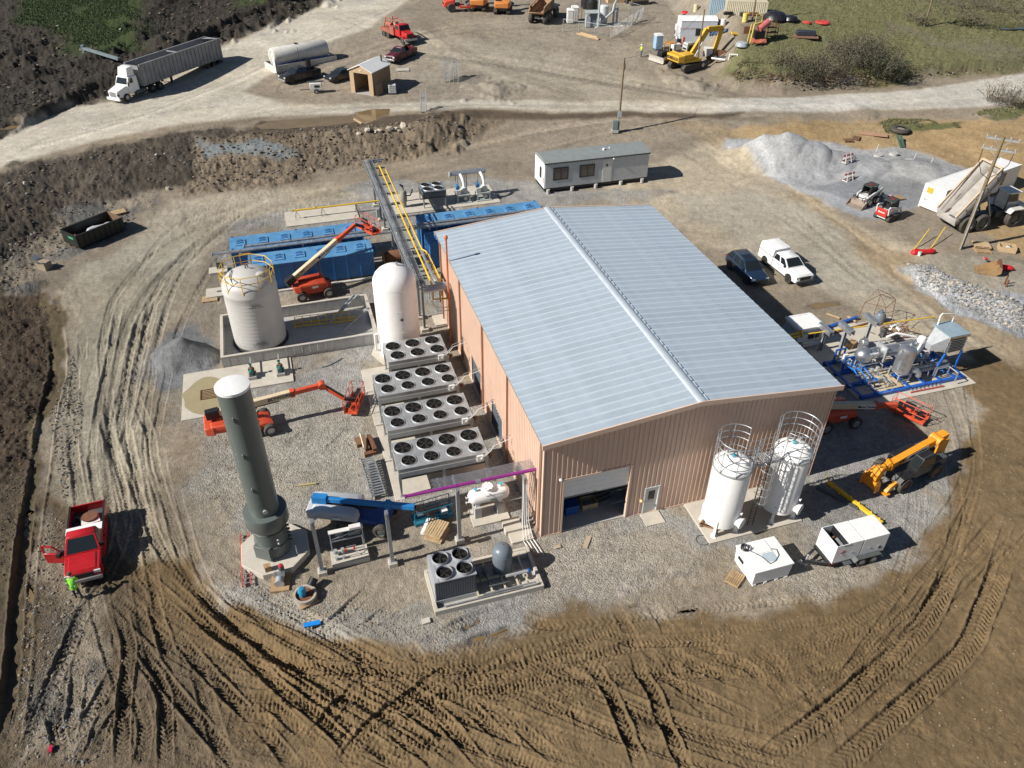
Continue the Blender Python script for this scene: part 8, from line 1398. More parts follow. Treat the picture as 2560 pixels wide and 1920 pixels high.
def excavator(label, loc, rz, paint, boom, cabm, txt=None, trz=0.0):
	t = thing('excavator', label, 'excavator', loc, rz); Mt = Matrix.Rotation(trz, 4, 'Z')
	for s in (-1, 1): part('crawler', xf(MB().prism([(-2.0, .5), (-1.7, .05), (1.7, .05), (2.0, .5), (1.7, .9), (-1.7, .9)], 'y', s * 1.15 - .3, s * 1.15 + .3), Mt), rubberd, t, .05); part('idler', xf(MB().cyl((1.6, s * 1.15 - .32, .48), (1.6, s * 1.15 + .32, .48), .25, n=14), Mt), offwhite, t)
	part('undercarriage', xf(MB().box(-1.0, 1.0, -.9, .9, .5, .95), Mt), dsteel, t); part('slew_ring', MB().cyl((0, 0, .95), (0, 0, 1.1), .7, n=18), dsteel, t)
	part('upper_frame', MB().box(-1.6, 1.3, -1.35, 1.35, 1.1, 1.45), paint, t, .03); part('counterweight', MB().loft([[(-2.3, -1.2, 1.15), (-1.4, -1.4, 1.15), (-1.4, 1.4, 1.15), (-2.3, 1.2, 1.15)], [(-2.4, -1.2, 2.0), (-1.4, -1.4, 2.05), (-1.4, 1.4, 2.05), (-2.4, 1.2, 2.0)]]), paint, t, .1); part('engine_hood', MB().box(-1.5, .1, -1.3, 1.3, 1.451, 2.1), paint, t, .05); part('walkway', MB().box(-1.3, -.3, .2, 1.2, 2.101, 2.16), black, t)
	part('cab', MB().loft([[(.1, .4, 1.45), (1.6, .4, 1.45), (1.6, 1.35, 1.45), (.1, 1.35, 1.45)], [(.1, .4, 2.6), (1.6, .4, 2.6), (1.6, 1.35, 2.6), (.1, 1.35, 2.6)], [(.2, .45, 3.0), (1.35, .45, 3.0), (1.35, 1.3, 3.0), (.2, 1.3, 3.0)]]), cabm, t, .05); pane('cab_window', [(.2, .4, 2.0), (1.5, .4, 2.0), (1.5, .4, 2.75), (.25, .4, 2.75)], .85, .02, t); pane('rear_window', [(.1, 1.3, 2.1), (.1, .45, 2.1), (.15, .45, 2.8), (.15, 1.25, 2.8)], .85, .02, t); pane('windshield', [(1.6, .4, 1.6), (1.6, 1.35, 1.6), (1.45, 1.3, 2.85), (1.45, .45, 2.85)], .9, .02, t)
	for (a, b), wd in zip(zip(boom[:-1], boom[1:]), (.75, .65, .5)): part('boom_section', MB().bar((a[0], -.1, a[1]), (b[0], -.1, b[1]), .38, wd), paint, t, .03)
	part('boom_ram', MB().cyl((.9, -.35, 1.4), ((boom[0][0] + boom[1][0]) / 2 + .3, -.35, (boom[0][1] + boom[1][1]) / 2), .1).cyl((.9, .15, 1.4), ((boom[0][0] + boom[1][0]) / 2 + .3, .15, (boom[0][1] + boom[1][1]) / 2), .1), galvd, t); e = boom[-1]; part('bucket', MB().prism([(e[0] - .2, e[1] + .3), (e[0] + .3, e[1] + .2), (e[0] + .2, e[1] - .7), (e[0] - .5, e[1] - 1.0), (e[0] - .9, e[1] - .5)], 'y', -.65, .45), rust, t)
	if txt: text(txt, .5, blk, t, face_M((-2.42, 0, 1.6), (0, -1, 0), (0, 0, 1)), bold=.015)
	return t
p = T(3, 1500, 590); excavator('yellow excavator with folded boom beside a wooden pole', p, R(28), catyel, [(.6, 1.7), (2.6, 4.6), (5.0, 4.5), (4.2, 1.6)], mat('cab_grey', (.42, .45, .45), .5), 'KOBELCO', R(10)).scale = (1.15, 1.15, 1.12)
eo = mat('excavator_orange', (.62, .22, .05), .5, var=.12, dirt=.35)
p = T(2, 1930, 85); excavator('left one of two orange excavators seen from behind at the top edge', p, R(82), eo, [(.6, 1.7), (2.8, 4.2), (5.2, 3.6), (5.6, 1.5)], black); p = T(2, 2135, 110); excavator('right one of two orange excavators seen from behind at the top edge', p, R(84), eo, [(.6, 1.7), (2.8, 4.2), (5.2, 3.6), (5.6, 1.5)], black)
t = thing('soil_compactor', 'bright orange-red soil compactor left of the orange excavators', 'compactor', T(2, 1740, 95), R(15)); ro_ = mat('compactor_red', (.68, .07, .03), .4, var=.1)
part('engine_hood', MB().loft([[(-2.6, -.7, .9), (-.6, -.8, .9), (-.6, .8, .9), (-2.6, .7, .9)], [(-2.3, -.6, 1.7), (-.5, -.7, 2.0), (-.5, .7, 2.0), (-2.3, .6, 1.7)]]), ro_, t, .08); [wheel(t, -1.2, s * .9, .72, .5, dsteel, rubberd) for s in (-1, 1)]; part('drum', MB().cyl((2.2, -1.05, .75), (2.2, 1.05, .75), .75, n=24), mat('drum_steel', (.25, .22, .19), .5, .4), t); part('drum_frame', MB().bar((.4, -1.2, .8), (3.1, -1.2, .8), .15, .3).bar((.4, 1.2, .8), (3.1, 1.2, .8), .15, .3).bar((3.1, -1.2, .8), (3.1, 1.2, .8), .2, .3).bar((.4, -1.2, .8), (.4, 1.2, .8), .3, .4), ro_, t); part('operator_deck', MB().box(-.4, .5, -.7, .7, .9, 1.3), black, t); part('canopy', MB().box(-.8, .8, -.8, .8, 2.9, 3.0), ro_, t); [part('canopy_post', MB().bar((x, y, 1.2), (x, y, 2.9), .07), black, t) for x in (-.7, .7) for y in (-.7, .7)]; part('rear_vent', MB().obox((-2.5, 0, 1.3), (.05, 1.0, .6), (0, R(-20), 0)), black, t)
a = T(3, 225, 205); b = T(3, 385, 95); d = b - a; r = math.atan2(d.y, d.x); artic('brown-bedded dump truck seen from behind at the top edge', a + Vector((math.cos(r), math.sin(r), 0)) * 2.6, r, R(4), galvd, rustbed)
# compound with fence
t = thing('chain_fence', 'chain link fence round the grey utility equipment', 'fence', (0, 0, 0)); fp = [T(3, *q) for q in ((440, 275), (850, 335), (985, 255), (1130, 160), (1005, 120), (600, 170))]
for i in range(6):
	a, b = fp[i], fp[(i + 1) % 6]; n = max(1, int((b - a).length / 2.6))
	for k in range(n): p = a.lerp(b, k / n); p.z = hz(p.x, p.y); part('fence_post', MB().cyl(p, p + Vector((0, 0, 2.0)), .05, n=6), galvd, t)
	if i < 4: part('top_rail', MB().cyl(a + Vector((0, 0, 1.95)), b + Vector((0, 0, 1.95)), .03, n=5), galvd, t); m = MB(); N = int((b - a).length / .35); [m.bar(a.lerp(b, k / N) + Vector((0, 0, .1)), a.lerp(b, min(1, (k + 3) / N)) + Vector((0, 0, 1.9)), .012).bar(a.lerp(b, min(1, (k + 3) / N)) + Vector((0, 0, .1)), a.lerp(b, k / N) + Vector((0, 0, 1.9)), .012) for k in range(N - 2)]; part('wire_mesh', m, galvd, t)
def toilet(label, loc, rz, body, roof):
	t = thing('portable_toilet', label, 'portable toilet', loc, rz); part('cabin', MB().box(-.55, .55, -.55, .55, .1, 2.05), body, t, .03); part('roof', MB().loft([[(-.6, -.6, 2.051), (.6, -.6, 2.051), (.6, .6, 2.051), (-.6, .6, 2.051)], [(-.45, -.45, 2.3), (.45, -.45, 2.3), (.45, .45, 2.3), (-.45, .45, 2.3)]]), roof, t); part('door', MB().box(-.4, .4, -.58, -.552, .2, 1.95), body, t); part('skid', MB().box(-.6, .6, -.6, .6, 0, .1), dsteel, t); part('vent_pipe', MB().cyl((.4, .4, 2.1), (.4, .4, 2.6), .05), dsteel, t)
toilet('left white portable toilet inside the chain fence', T(3, 500, 200), R(5), offwhite, white); toilet('right white portable toilet inside the chain fence', T(3, 540, 175), R(5), offwhite, white); toilet('pale blue portable toilet beside the white site trailer', T(3, 1255, 425), R(15), mat('toilet_blue', (.28, .44, .58), .5), white)
gq = mat('equipment_grey', (.42, .46, .48), .5, var=.08); t = thing('utility_cabinet', 'grey utility cabinets with small roof inside the chain fence', 'cabinet', T(3, 680, 235), R(8)); part('cabinet', MB().box(-.9, -.2, -.4, .4, .1, 1.9), gq, t); part('cabinet', MB().box(-.1, .9, -.3, .6, .1, 2.0), mat('equipment_slate', (.12, .16, .19), .5), t); part('roof', MB().obox((.1, .1, 2.35), (2.2, 1.5, .08), (R(8), 0, 0)), mat('roof_green_grey', (.36, .40, .38), .5), t); [part('post', MB().box(x, x + .08, y, y + .08, 0, 2.3), gq, t) for x in (-.9, .85) for y in (-.4, .7)]
t = thing('gas_conditioning', 'grey gas pipework with white tank and mast inside the fence', 'pipework', T(3, 800, 235), R(12)); part('slab', MB().box(-1.6, 3.2, -.5, 1.8, -.1, .15), concrete, t); part('mast', MB().cyl((-1.2, -.2, .1), (-1.2, -.2, 9.0), .16, .12), gq, t); part('tank', MB().lathe([(.75, 1.2), (.75, 3.0), (.6, 3.1)], 20, (.2, 1.5, 0)), mat('tank_pale', (.55, .57, .57), .5), t); part('tank_leg', MB().box(-.3, .7, 1.0, 2.0, .1, 1.2), gq, t); part('gooseneck', MB().tube([(-.9, .1, .6), (1.4, .6, 2.2), (1.6, .7, 3.2), (2.0, 1.2, 3.6), (3.2, 2.6, 4.3)], .16, 10), gq, t); part('valve_tree', MB().cyl((1.9, 1.4, .2), (1.9, 1.4, 3.2), .18).cyl((1.5, 1.3, 2.4), (2.4, 1.5, 2.4), .16).cyl((2.6, 1.7, .2), (2.6, 1.7, 2.6), .2), gq, t)
for k, (x, y) in enumerate(((640, 70), (690, 90))): t = thing('black_tank', 'round black tank standing behind the white toilets, ' + ('left one' if k == 0 else 'right one'), 'tank', T(3, x, y)); part('shell', MB().lathe([(.9, 0), (1.0, .1), (1.0, 1.5), (.7, 1.8), (.1, 1.85)], 18), mat('black_poly', (.02, .02, .022), .4), t); part('cap', MB().lathe([(.2, 1.8), (.2, 1.95)], 10), black, t)
tag(MB().bar(T(3, 560, 295) + Vector((0, 0, .12)), T(3, 750, 345) + Vector((0, 0, .12)), .3, .2).bar(T(3, 590, 300) + Vector((0, 0, .33)), T(3, 740, 342) + Vector((0, 0, .33)), .25, .2).build('timber', woodpale), 'pale timbers lying in front of the chain fence', 'timber')
t = thing('yellow_machine', 'yellow machine with black cab at the top edge', 'machine', T(3, 1080, 35), R(20)); part('body', MB().box(-1.6, 1.6, -.9, .9, .8, 1.9), catyel, t, .08); part('cab', MB().box(-2.2, -.8, -.7, .7, 1.0, 2.8), black, t, .05); part('tracks', MB().box(-1.8, 1.8, -1.2, -.7, 0, .8).box(-1.8, 1.8, .7, 1.2, 0, .8), rubberd, t, .1)
t = thing('crate_box', 'tan wooden box at the top edge left of the yellow machine', 'box', T(3, 890, 18), R(10)); part('box', MB().box(-1.6, 1.6, -.8, .8, 0, 1.4), woodpale, t); part('lid', MB().box(-1.65, 1.65, -.85, .85, 1.401, 1.5), wood, t)
# site trailer and machines in front of it
a = T(3, 1440, 408); b = T(3, 1728, 300); d = b - a; t = thing('site_trailer', 'white site trailer with curved white roof behind the excavator', 'trailer', a, math.atan2(d.y, d.x)); L3 = d.length; t.scale = (1.05, 1.1, 1.15); wt_ = mat('trailer_side', (.50, .53, .58), .5, var=.05)
part('body', MB().box(0, L3, 0, 2.9, .6, 3.3), wt_, t); part('roof', MB().prism([(-.05, 3.301), (-.05, 3.36), (.6, 3.6), (1.45, 3.7), (2.3, 3.6), (2.95, 3.36), (2.95, 3.301)], 'x', -.05, L3 + .05), white, t); part('end_panel', MB().box(-.04, -.001, .05, 2.85, .6, 3.29), white, t); part('air_conditioner', MB().box(-.5, -.041, .9, 1.9, 1.2, 2.6), offwhite, t); part('fan_grille', MB().cyl((-.5, 1.5, 1.6), (-.53, 1.5, 1.6), .3, n=16), black, t); part('end_door', MB().box(-.06, -.041, .1, .75, .7, 2.5), wt_, t)
for x in (L3 * .42, L3 * .82): part('window', MB().box(x, x + .9, -.05, -.001, 1.5, 2.4), black, t)
for x in (1, L3 - 1.2): part('pier', MB().box(x, x + .4, .3, 2.4, 0, .6), concgrey, t)
text('JOB SITE OFFICE', .35, mat('faded_pink', (.5, .3, .35), .6), t, face_M((L3 * .22, -.012, 2.35), (1, 0, 0), (0, 0, 1)))
t = thing('small_dozer', 'small orange dozer with pale blade beside the yellow excavator', 'dozer', T(3, 1330, 520), R(215)); dzm = mat('dozer_orange', (.50, .24, .05), .5, var=.15, dirt=.3); part('hood', MB().box(.0, 1.5, -.5, .5, .7, 1.45), black, t, .05); part('body', MB().box(-1.2, .0, -.6, .6, .6, 1.1), dzm, t); [part('crawler', MB().prism([(-1.3, .4), (-1.1, .03), (1.0, .03), (1.3, .4), (1.0, .75), (-1.0, .75)], 'y', s * .8 - .2, s * .8 + .2), rubberd, t) for s in (-1, 1)]; part('canopy', MB().box(-1.2, .2, -.7, .7, 2.4, 2.5), dzm, t); [part('canopy_post', MB().bar((x, y, 1.0), (x, y, 2.4), .08), dzm, t) for x in (-1.1, .1) for y in (-.6, .6)]; part('seat', MB().box(-.9, -.4, -.25, .25, 1.1, 1.6), black, t); part('push_arm', MB().bar((.2, -1.05, .4), (2.0, -1.05, .4), .12, .2).bar((.2, 1.05, .4), (2.0, 1.05, .4), .12, .2), dzm, t); part('blade', MB().prism([(1.95, .1), (2.15, .05), (2.05, .45), (2.2, .9), (2.05, .9), (1.92, .5)], 'y', -1.6, 1.6), mat('blade_pale', (.52, .48, .43), .5, .2), t)
t = thing('fuel_cube', 'orange cube tank with black pump in front of the site trailer', 'tank', T(3, 1465, 400), R(20)); part('cube', MB().box(-.2, .9, -.5, .5, .2, 1.5), mat('cube_orange', (.65, .13, .06), .5), t, .05); part('pump', MB().cyl((-.6, 0, .3), (-.6, 0, 1.2), .35, n=14), black, t); part('filler', MB().cyl((.3, 0, 1.5), (.3, 0, 1.75), .15), black, t); t = thing('barrier_block', 'white block beside the small dozer', 'block', T(3, 1400, 440), R(20)); part('block', MB().box(-.4, .9, -.4, .4, 0, 1.0), white, t); part('cap', MB().box(-.45, .95, -.45, .45, 1.001, 1.05), offwhite, t)
# lay-down yard at upper right
p = T(3, 1740, 150); rz = R(38)
a = T(3, 1735, 158); b = T(3, 1840, 168); d = b - a; rz = math.atan2(d.y, d.x); container('cream shipping container near the top edge', b, rz + math.pi / 2 - .35, 6.1, mat('container_cream', (.58, .52, .38), .6, var=.1, streak=.4, dcol=(.3, .22, .14))); container('pale blue shipping container left of the cream one', a + Vector((-.5, .4, 0)), rz + math.pi / 2 - .35, 6.1, mat('container_blue', (.30, .40, .47), .6, var=.1))
for k in range(4): a = T(3, 1690 + k * 28, 330 - k * 6); b = T(3, 1760 + k * 32, 235 + k * 14); tag(MB().bar(a + Vector((0, 0, .35)), b + Vector((0, 0, .35)), .45, .3).build('steel_beam', mat('slate_blue_steel', (.06, .11, .19), .5)), 'slate blue steel beam in the bundle beside the site trailer', 'beam', 'bundle of blue beams')
for (x, y, m_, lab) in ((1585, 105, mat('barrel_cream', (.6, .55, .36), .5), 'cream barrel left of the blue container'), (2010, 190, mat('barrel_yellow', (.7, .55, .15), .5), 'yellow-topped cream barrel near the wooden pole'), (1820, 240, offwhite, 'small white barrel by the blue beams')): t = thing('barrel', lab, 'barrel', T(3, x, y)); part('drum', MB().lathe([(.4, 0), (.42, .3), (.4, .6), (.42, .9), (.4, 1.2)], 16), m_, t); part('lid', MB().lathe([(.41, 1.2), (.41, 1.25)], 16), yellow if 'yellow' in lab else m_, t)
t = thing('drill_rig', 'yellow frame with faded red motor and orange cover on the slope', 'machine', T(3, 2110, 380), R(15)); part('frame', MB().bar((-1.0, 0, .2), (-.8, 0, 2.8), .2).bar((-.8, 0, 2.7), (.6, .3, 2.9), .2).frame(-.6, .5, 2.8, 4.0, .1, .3, .4).bar((-1.0, .8, .2), (-.8, .8, 2.6), .15), mat('frame_yellow', (.66, .50, .12), .5), t); part('motor', MB().cyl((.0, 0, 2.0), (1.6, .4, 2.9), .5, n=16), mat('motor_red', (.5, .14, .14), .5), t); part('engine', MB().box(-.7, .9, -.4, .7, .8, 1.8), black, t); part('orange_cover', MB().loft([[(-1.2 + i * .5, -.6, .3 + .15 * math.sin(i * 2)) for i in range(6)], [(-1.2 + i * .5, -.3, .9 + .1 * math.sin(i * 2.3)) for i in range(6)], [(-1.1 + i * .5, .2, .8) for i in range(6)]], caps=False), mat('cover_orange', (.72, .22, .13), .6), t)
t = thing('steel_rack', 'rusty steel rack standing right of the yellow frame', 'rack', T(4, 20, 330), R(10)); [part('post', MB().bar((x, y, 0), (x, y, 2.2), .08), rust, t) for x in (-.8, .8) for y in (-.4, .4)]; [part('shelf', MB().box(-.85, .85, -.45, .45, z, z + .08), rust, t) for z in (.8, 1.5)]; [part('upright_bar', MB().bar((x, .4, 1.5), (x, .4, 2.6), .05), rust, t) for x in (-.6, -.2, .2, .6)]
t = thing('black_tarp', 'black tarp covered heap on the grass at upper right', 'tarp', T(4, 60, 160)); part('heap', MB().lathe([(1.9, 0), (1.7, .5), (1.2, .9), (.5, 1.05), (.05, 1.1)], 14), mat('tarp_black', (.018, .018, .022), .35, var=.3, bump=.8, bsc=3), t); part('fold', MB().lathe([(1.2, 0), (1.0, .4), (.3, .6)], 9, (2.2, -.5, 0)), mat('tarp_black', (.02, .02, .02), .4), t)
for x, y, lab in ((335, 195, 'red netting scrap on the grass, small left piece'), (470, 195, 'red netting scrap on the grass, long right piece')): p = T(4, x, y); tag(MB().lathe([(1.2 if x > 400 else .7, 0), (1.0 if x > 400 else .5, .18), (.1, .25)], 9).build('red_netting', mat('net_red', (.5, .05, .04), .7, var=.3), None, p), lab, 'netting')
t = thing('pallet_load', 'dark wrapped load on reddish planks behind the brush', 'load', T(4, 320, 320), R(-8)); part('load', MB().box(-1.4, 1.4, -.5, .6, .25, .9), mat('wrap_dark', (.03, .035, .05), .5), t, .1); part('planks', MB().box(-1.8, 1.8, -.8, .8, 0, .22), mat('plank_red', (.25, .13, .09), .8), t)
t = thing('white_gear', 'pale steel frames and pipe lying at the slope edge', 'scrap', T(3, 1830, 520), R(-15)); part('pipe', MB().cyl((-1.8, -.2, .2), (.2, -.6, .2), .14), white, t); part('frame', MB().frame(.6, 1.9, .1, 1.1, .15, -.6, -.4), white, t); part('dark_frame', MB().bar((-.5, .6, .3), (2.2, .4, .3), .25).bar((-1.5, .9, .2), (.5, .3, .2), .2), dsteel, t); part('block', MB().box(-3.2, -1.8, 1.2, 2.6, 0, 1.1), offwhite, t); part('rusty_claw', MB().prism([(-1.0, 1.6), (0, 1.6), (.2, 2.2), (-.4, 1.9), (-1.2, 2.2)], 'z', .1, .9), rust, t)
t = thing('yellow_plate', 'yellow plate and rusty stand beside the blue beams', 'plate', T(3, 1925, 310)); part('plate', MB().obox((0, 0, .3), (1.2, .6, .15), (.2, .2, .2)), yellow, t); part('stand', MB().box(1.2, 2.0, -.2, .3, 0, 1.3), rust, t)
tag(MB().lathe([(1.0, 0), (.8, .45), (.3, .6), (.05, .62)], 12).build('grey_tarp', mat('tarp_grey', (.33, .38, .40), .6, var=.3, bump=.6, bsc=3), None, T(3, 1985, 395)), 'blue-grey tarp heap on the slope near the yellow frame', 'tarp'); tag(MB().lathe([(.8, 0), (.6, .25), (.1, .3)], 10).build('red_tarp', redt, None, T(3, 1500, 112)), 'small red cloth lying left of the containers', 'cloth')
t = thing('scrap_row', 'dark scrap and pipes lying behind the cream container', 'scrap', T(3, 2000, 130)); [part('piece', MB().obox((random.uniform(-3, 3), random.uniform(-.8, .8), .3), (random.uniform(.5, 2), .4, .4), (0, 0, random.uniform(-.4, .4))), random.choice((dsteel, rust, black)), t) for i in range(12)]
# ------------------------------------------------------------------ rocks
rockm = [mat('rock_tan', (.26, .205, .14), .85, var=.2, sc=3, bump=.3), mat('rock_grey', (.21, .21, .205), .85, var=.25, sc=3, bump=.3), mat('rock_pale', (.42, .37, .30), .85, var=.15, sc=3, bump=.3), mat('rock_dark', (.042, .037, .03), .9, var=.3, sc=3, bump=.3), mat('mud_clod', (.17, .12, .068), .95, var=.25, sc=3), mat('bank_clod', (.15, .12, .085), .95, var=.3, sc=3)]
import bmesh
def rock_mesh(seed, m_):
	bm = bmesh.new(); bmesh.ops.create_icosphere(bm, subdivisions=1, radius=1); rr = random.Random(seed)
	for v in bm.verts: v.co *= rr.uniform(.65, 1.15); v.co.z *= .7
	me_ = bpy.data.meshes.new('rock'); bm.to_mesh(me_); bm.free(); me_.materials.append(m_); return me_
RM = [[rock_mesh(k * 7 + j, m_) for j in range(4)] for k, m_ in enumerate(rockm)]
def rock(pt, s, kind, label, grp):
	o = link('rock', random.choice(RM[kind]), None, (pt.x, pt.y, hgt(pt.x, pt.y) + s * .15)); o.scale = (s, s * random.uniform(.7, 1.1), s * random.uniform(.7, 1)); o.rotation_euler = (random.random(), random.random(), random.random() * 6); tag(o, label, 'rock', grp)
for x, y, s, w_ in ((890, 1155, .45, 'first'), (965, 1140, .55, 'second'), (1025, 1140, .4, 'third'), (1070, 1130, .5, 'fourth'), (1160, 1120, .55, 'fifth'), (1210, 1120, .4, 'sixth'), (1240, 1130, .35, 'seventh'), (1275, 1105, .6, 'last')): rock(T(2, x, y), s, 2, 'pale boulder along the bank top, %s from the left' % w_, 'pale boulders on the bank')
for x, y, s, lab in ((490, 1475, .5, 'lone pale boulder at the foot of the bank'), (570, 1415, .35, 'small tan rock on the lower bank')): rock(T(2, x, y), s, 0, lab, None)
for x, y, s, lab in ((1455, 1640, .4, 'white lump at the foot of the dark left bank'), (1360, 1355, .35, 'pale rock halfway up the dark left bank'), (225, 1590, .45, 'pale rock in the dark bank at far left'), (500, 228, .35, 'white lump lying in the spoil above the truck'), (1040, 255, .35, 'white lump at the edge of the grass patch'), (340, 625, .4, 'flat white scrap in the spoil at far left')): rock(T(1, x, y), s, 2, lab, None)
def scatter(name, n, polys, smin, smax, kinds, label, tile=None, seed=1):
	"""uncountable rubble: one mesh of many small faceted stones"""
	rr = random.Random(seed); V = []; F = []; base = [RM[k][j] for k in kinds for j in range(2)]; mats = [rockm[k] for k in kinds]; MI = []
	P_ = [poly_w([T(tile, *p) for p in q] if tile else [Dp(*p) for p in q]) for q in polys]; shp = [([tuple(v.co) for v in m_.vertices], [tuple(f.vertices) for f in m_.polygons]) for m_ in base]
	pts = []; g_ = np.random.default_rng(seed)
	for q in P_: x0, y0 = q.min(0); x1, y1 = q.max(0); xs = g_.uniform(x0, x1, 6 * n); yy = g_.uniform(y0, y1, 6 * n); ok = sdist(xs, yy, q) > 0; pts += list(zip(xs[ok], yy[ok]))[:n // len(P_)]
	for i in range(len(pts)):
		x, y = pts[i]
		s = smin + (smax - smin) * rr.random() ** 2.5; k = rr.randrange(len(shp)); vs_, fs = shp[k]; a = rr.random() * 6.3; ca, sa = math.cos(a), math.sin(a); z = hgt(x, y) + s * .2; sx, sy_, sz = s * rr.uniform(.7, 1.2), s * rr.uniform(.6, 1), s * rr.uniform(.5, .9); nb = len(V)
		V += [(x + (v[0] * ca * sx - v[1] * sa * sy_), y + (v[0] * sa * sx + v[1] * ca * sy_), z + v[2] * sz) for v in vs_]; F += [tuple(j + nb for j in f) for f in fs]; MI += [k // 2] * len(fs)
	me_ = bpy.data.meshes.new(name); me_.from_pydata(V, [], F); [me_.materials.append(m_) for m_ in mats]; me_.polygons.foreach_set('material_index', MI); me_.update(); tag(link(name, me_), label, 'rubble', kind='stuff')
scatter('bank_rubble', 1500, [[(400, 300), (700, 275), (950, 262), (1060, 270), (980, 310), (820, 345), (600, 385), (420, 410)]], .05, .26, (5, 5, 5, 1, 0, 3), 'broken stones on the middle bank')
scatter('bank_rubble', 1200, [[(0, 380), (200, 325), (400, 300), (430, 350), (250, 430), (120, 490), (0, 560)], [(0, 520), (250, 440), (300, 470), (120, 560), (0, 640)]], .05, .22, (3, 5, 1, 5), 'dark broken stones on the left bank', seed=2)
scatter('spoil_rubble', 1500, [[(0, 40), (300, 130), (520, 60), (700, 5), (640, 40), (480, 100), (260, 200), (150, 220), (0, 290)], [(320, 0), (720, 0), (480, 90), (300, 110)]], .07, .34, (3, 3, 3, 5), 'dark clods and stones in the upper left spoil', seed=3)
scatter('cut_clods', 900, [[(1600, 178), (1720, 192), (1900, 176), (2212, 146), (2212, 132), (1900, 158), (1700, 172), (1580, 155)]], .08, .32, (3, 5, 0), 'clods and stones in the road cut below the brush', seed=8)
scatter('berm_stones', 2600, [[(1960, 575), (2030, 590), (2130, 622), (2225, 665), (2225, 725), (2180, 712), (2080, 665), (1990, 620)]], .06, .22, (1, 1, 2, 1), 'grey crushed stone on the right berm', seed=4)
scatter('pad_stones', 5200, [[(1180, 1170), (1480, 1190), (1700, 1200), (1860, 1240), (1700, 1310), (1300, 1315), (1150, 1325)], [(420, 960), (780, 900), (820, 1000), (700, 1080), (450, 1110)], [(500, 1250), (900, 1330), (940, 1390), (800, 1375), (560, 1325)]], .02, .075, (0, 1, 1), 'loose pad gravel stones', seed=5)
scatter('mud_clods', 6500, [[(0, 1655), (60, 1250), (330, 1300), (620, 1350), (900, 1410), (1180, 1340), (1700, 1330), (1900, 1260), (2060, 1060), (2205, 900), (2205, 1655)]], .02, .075, (4, 4, 4, 0), 'small clods lying on the mud', seed=6)
scatter('field_clods', 1800, [[(0, 650), (100, 660), (115, 780), (70, 1000), (30, 1200), (0, 1300)]], .03, .12, (3, 4, 3, 3), 'dark clods on the brown field at far left', seed=9)
scatter('left_gravel', 2600, [[(20, 1650), (60, 1200), (110, 1100), (200, 1180), (180, 1400), (260, 1600), (200, 1655)], [(100, 900), (160, 760), (180, 900), (140, 1100)]], .03, .12, (1, 0, 3), 'loose stones along the left edge', seed=7)
# ------------------------------------------------------------------ brush and grass
twig = mat('twig_brown', (.17, .145, .11), .9, var=.25, sc=5); leaf = [mat('leaf_olive', (.055, .06, .022), .7, var=.4, sc=2), mat('leaf_straw', (.13, .112, .07), .8, var=.3, sc=2), mat('leaf_dark', (.03, .034, .015), .7, var=.4, sc=2)]
def bush(label, base, w_, h_, dens, nstem, seed, leaves=(0, 2), bare=.5):
	rr = random.Random(seed); t = thing('bush', label, 'bush', base, 0, 'brush on the grassy bank'); m = MB(); tips = []
	for i in range(int(nstem * 1.5)):
		a = rr.random() * 6.3; q = w_ * rr.random() ** .5; x, y = math.cos(a) * q * .5, math.sin(a) * q * .4; p = Vector((x, y, -.1)); d_ = Vector((x * .35 + rr.gauss(0, .2), y * .35 + rr.gauss(0, .2), 1)).normalized(); L_ = h_ * rr.uniform(.5, 1.05); pts = [p]
		for k in range(4): d_ = (d_ + Vector((rr.gauss(0, .18), rr.gauss(0, .18), rr.gauss(0, .08)))).normalized(); p = p + d_ * L_ / 4; pts.append(p)
		m.tube(pts, .022 + .012 * rr.random(), 3); tips += pts[1:]
		for k in range(5): b_ = rr.choice(pts[1:]); e_ = Vector((rr.gauss(0, .5), rr.gauss(0, .5), rr.uniform(.1, .7))) * h_ * .25; m.tube([b_, b_ + e_ * .5, b_ + e_ + Vector((0, 0, .05))], .013, 3); tips.append(b_ + e_)
	part('stems', m, twig, t)
	for li in leaves:
		V = []; F = []
		for k in range(int(dens * (1 - bare) * .7)):
			b_ = rr.choice(tips); c_ = b_ + Vector((rr.gauss(0, .35), rr.gauss(0, .35), rr.gauss(0, .25))); s = rr.uniform(.05, .14); u_ = Vector((rr.gauss(0, 1), rr.gauss(0, 1), rr.gauss(0, 1))).normalized(); v_ = u_.orthogonal().normalized(); n = len(V); V += [c_ - u_ * s, c_ + v_ * s * .6, c_ + u_ * s, c_ - v_ * s * .6]; F.append((n, n + 1, n + 2, n + 3))
		me_ = bpy.data.meshes.new('foliage'); me_.from_pydata([tuple(v) for v in V], [], F); me_.materials.append(leaf[li]); link('foliage', me_, t)
k = 0
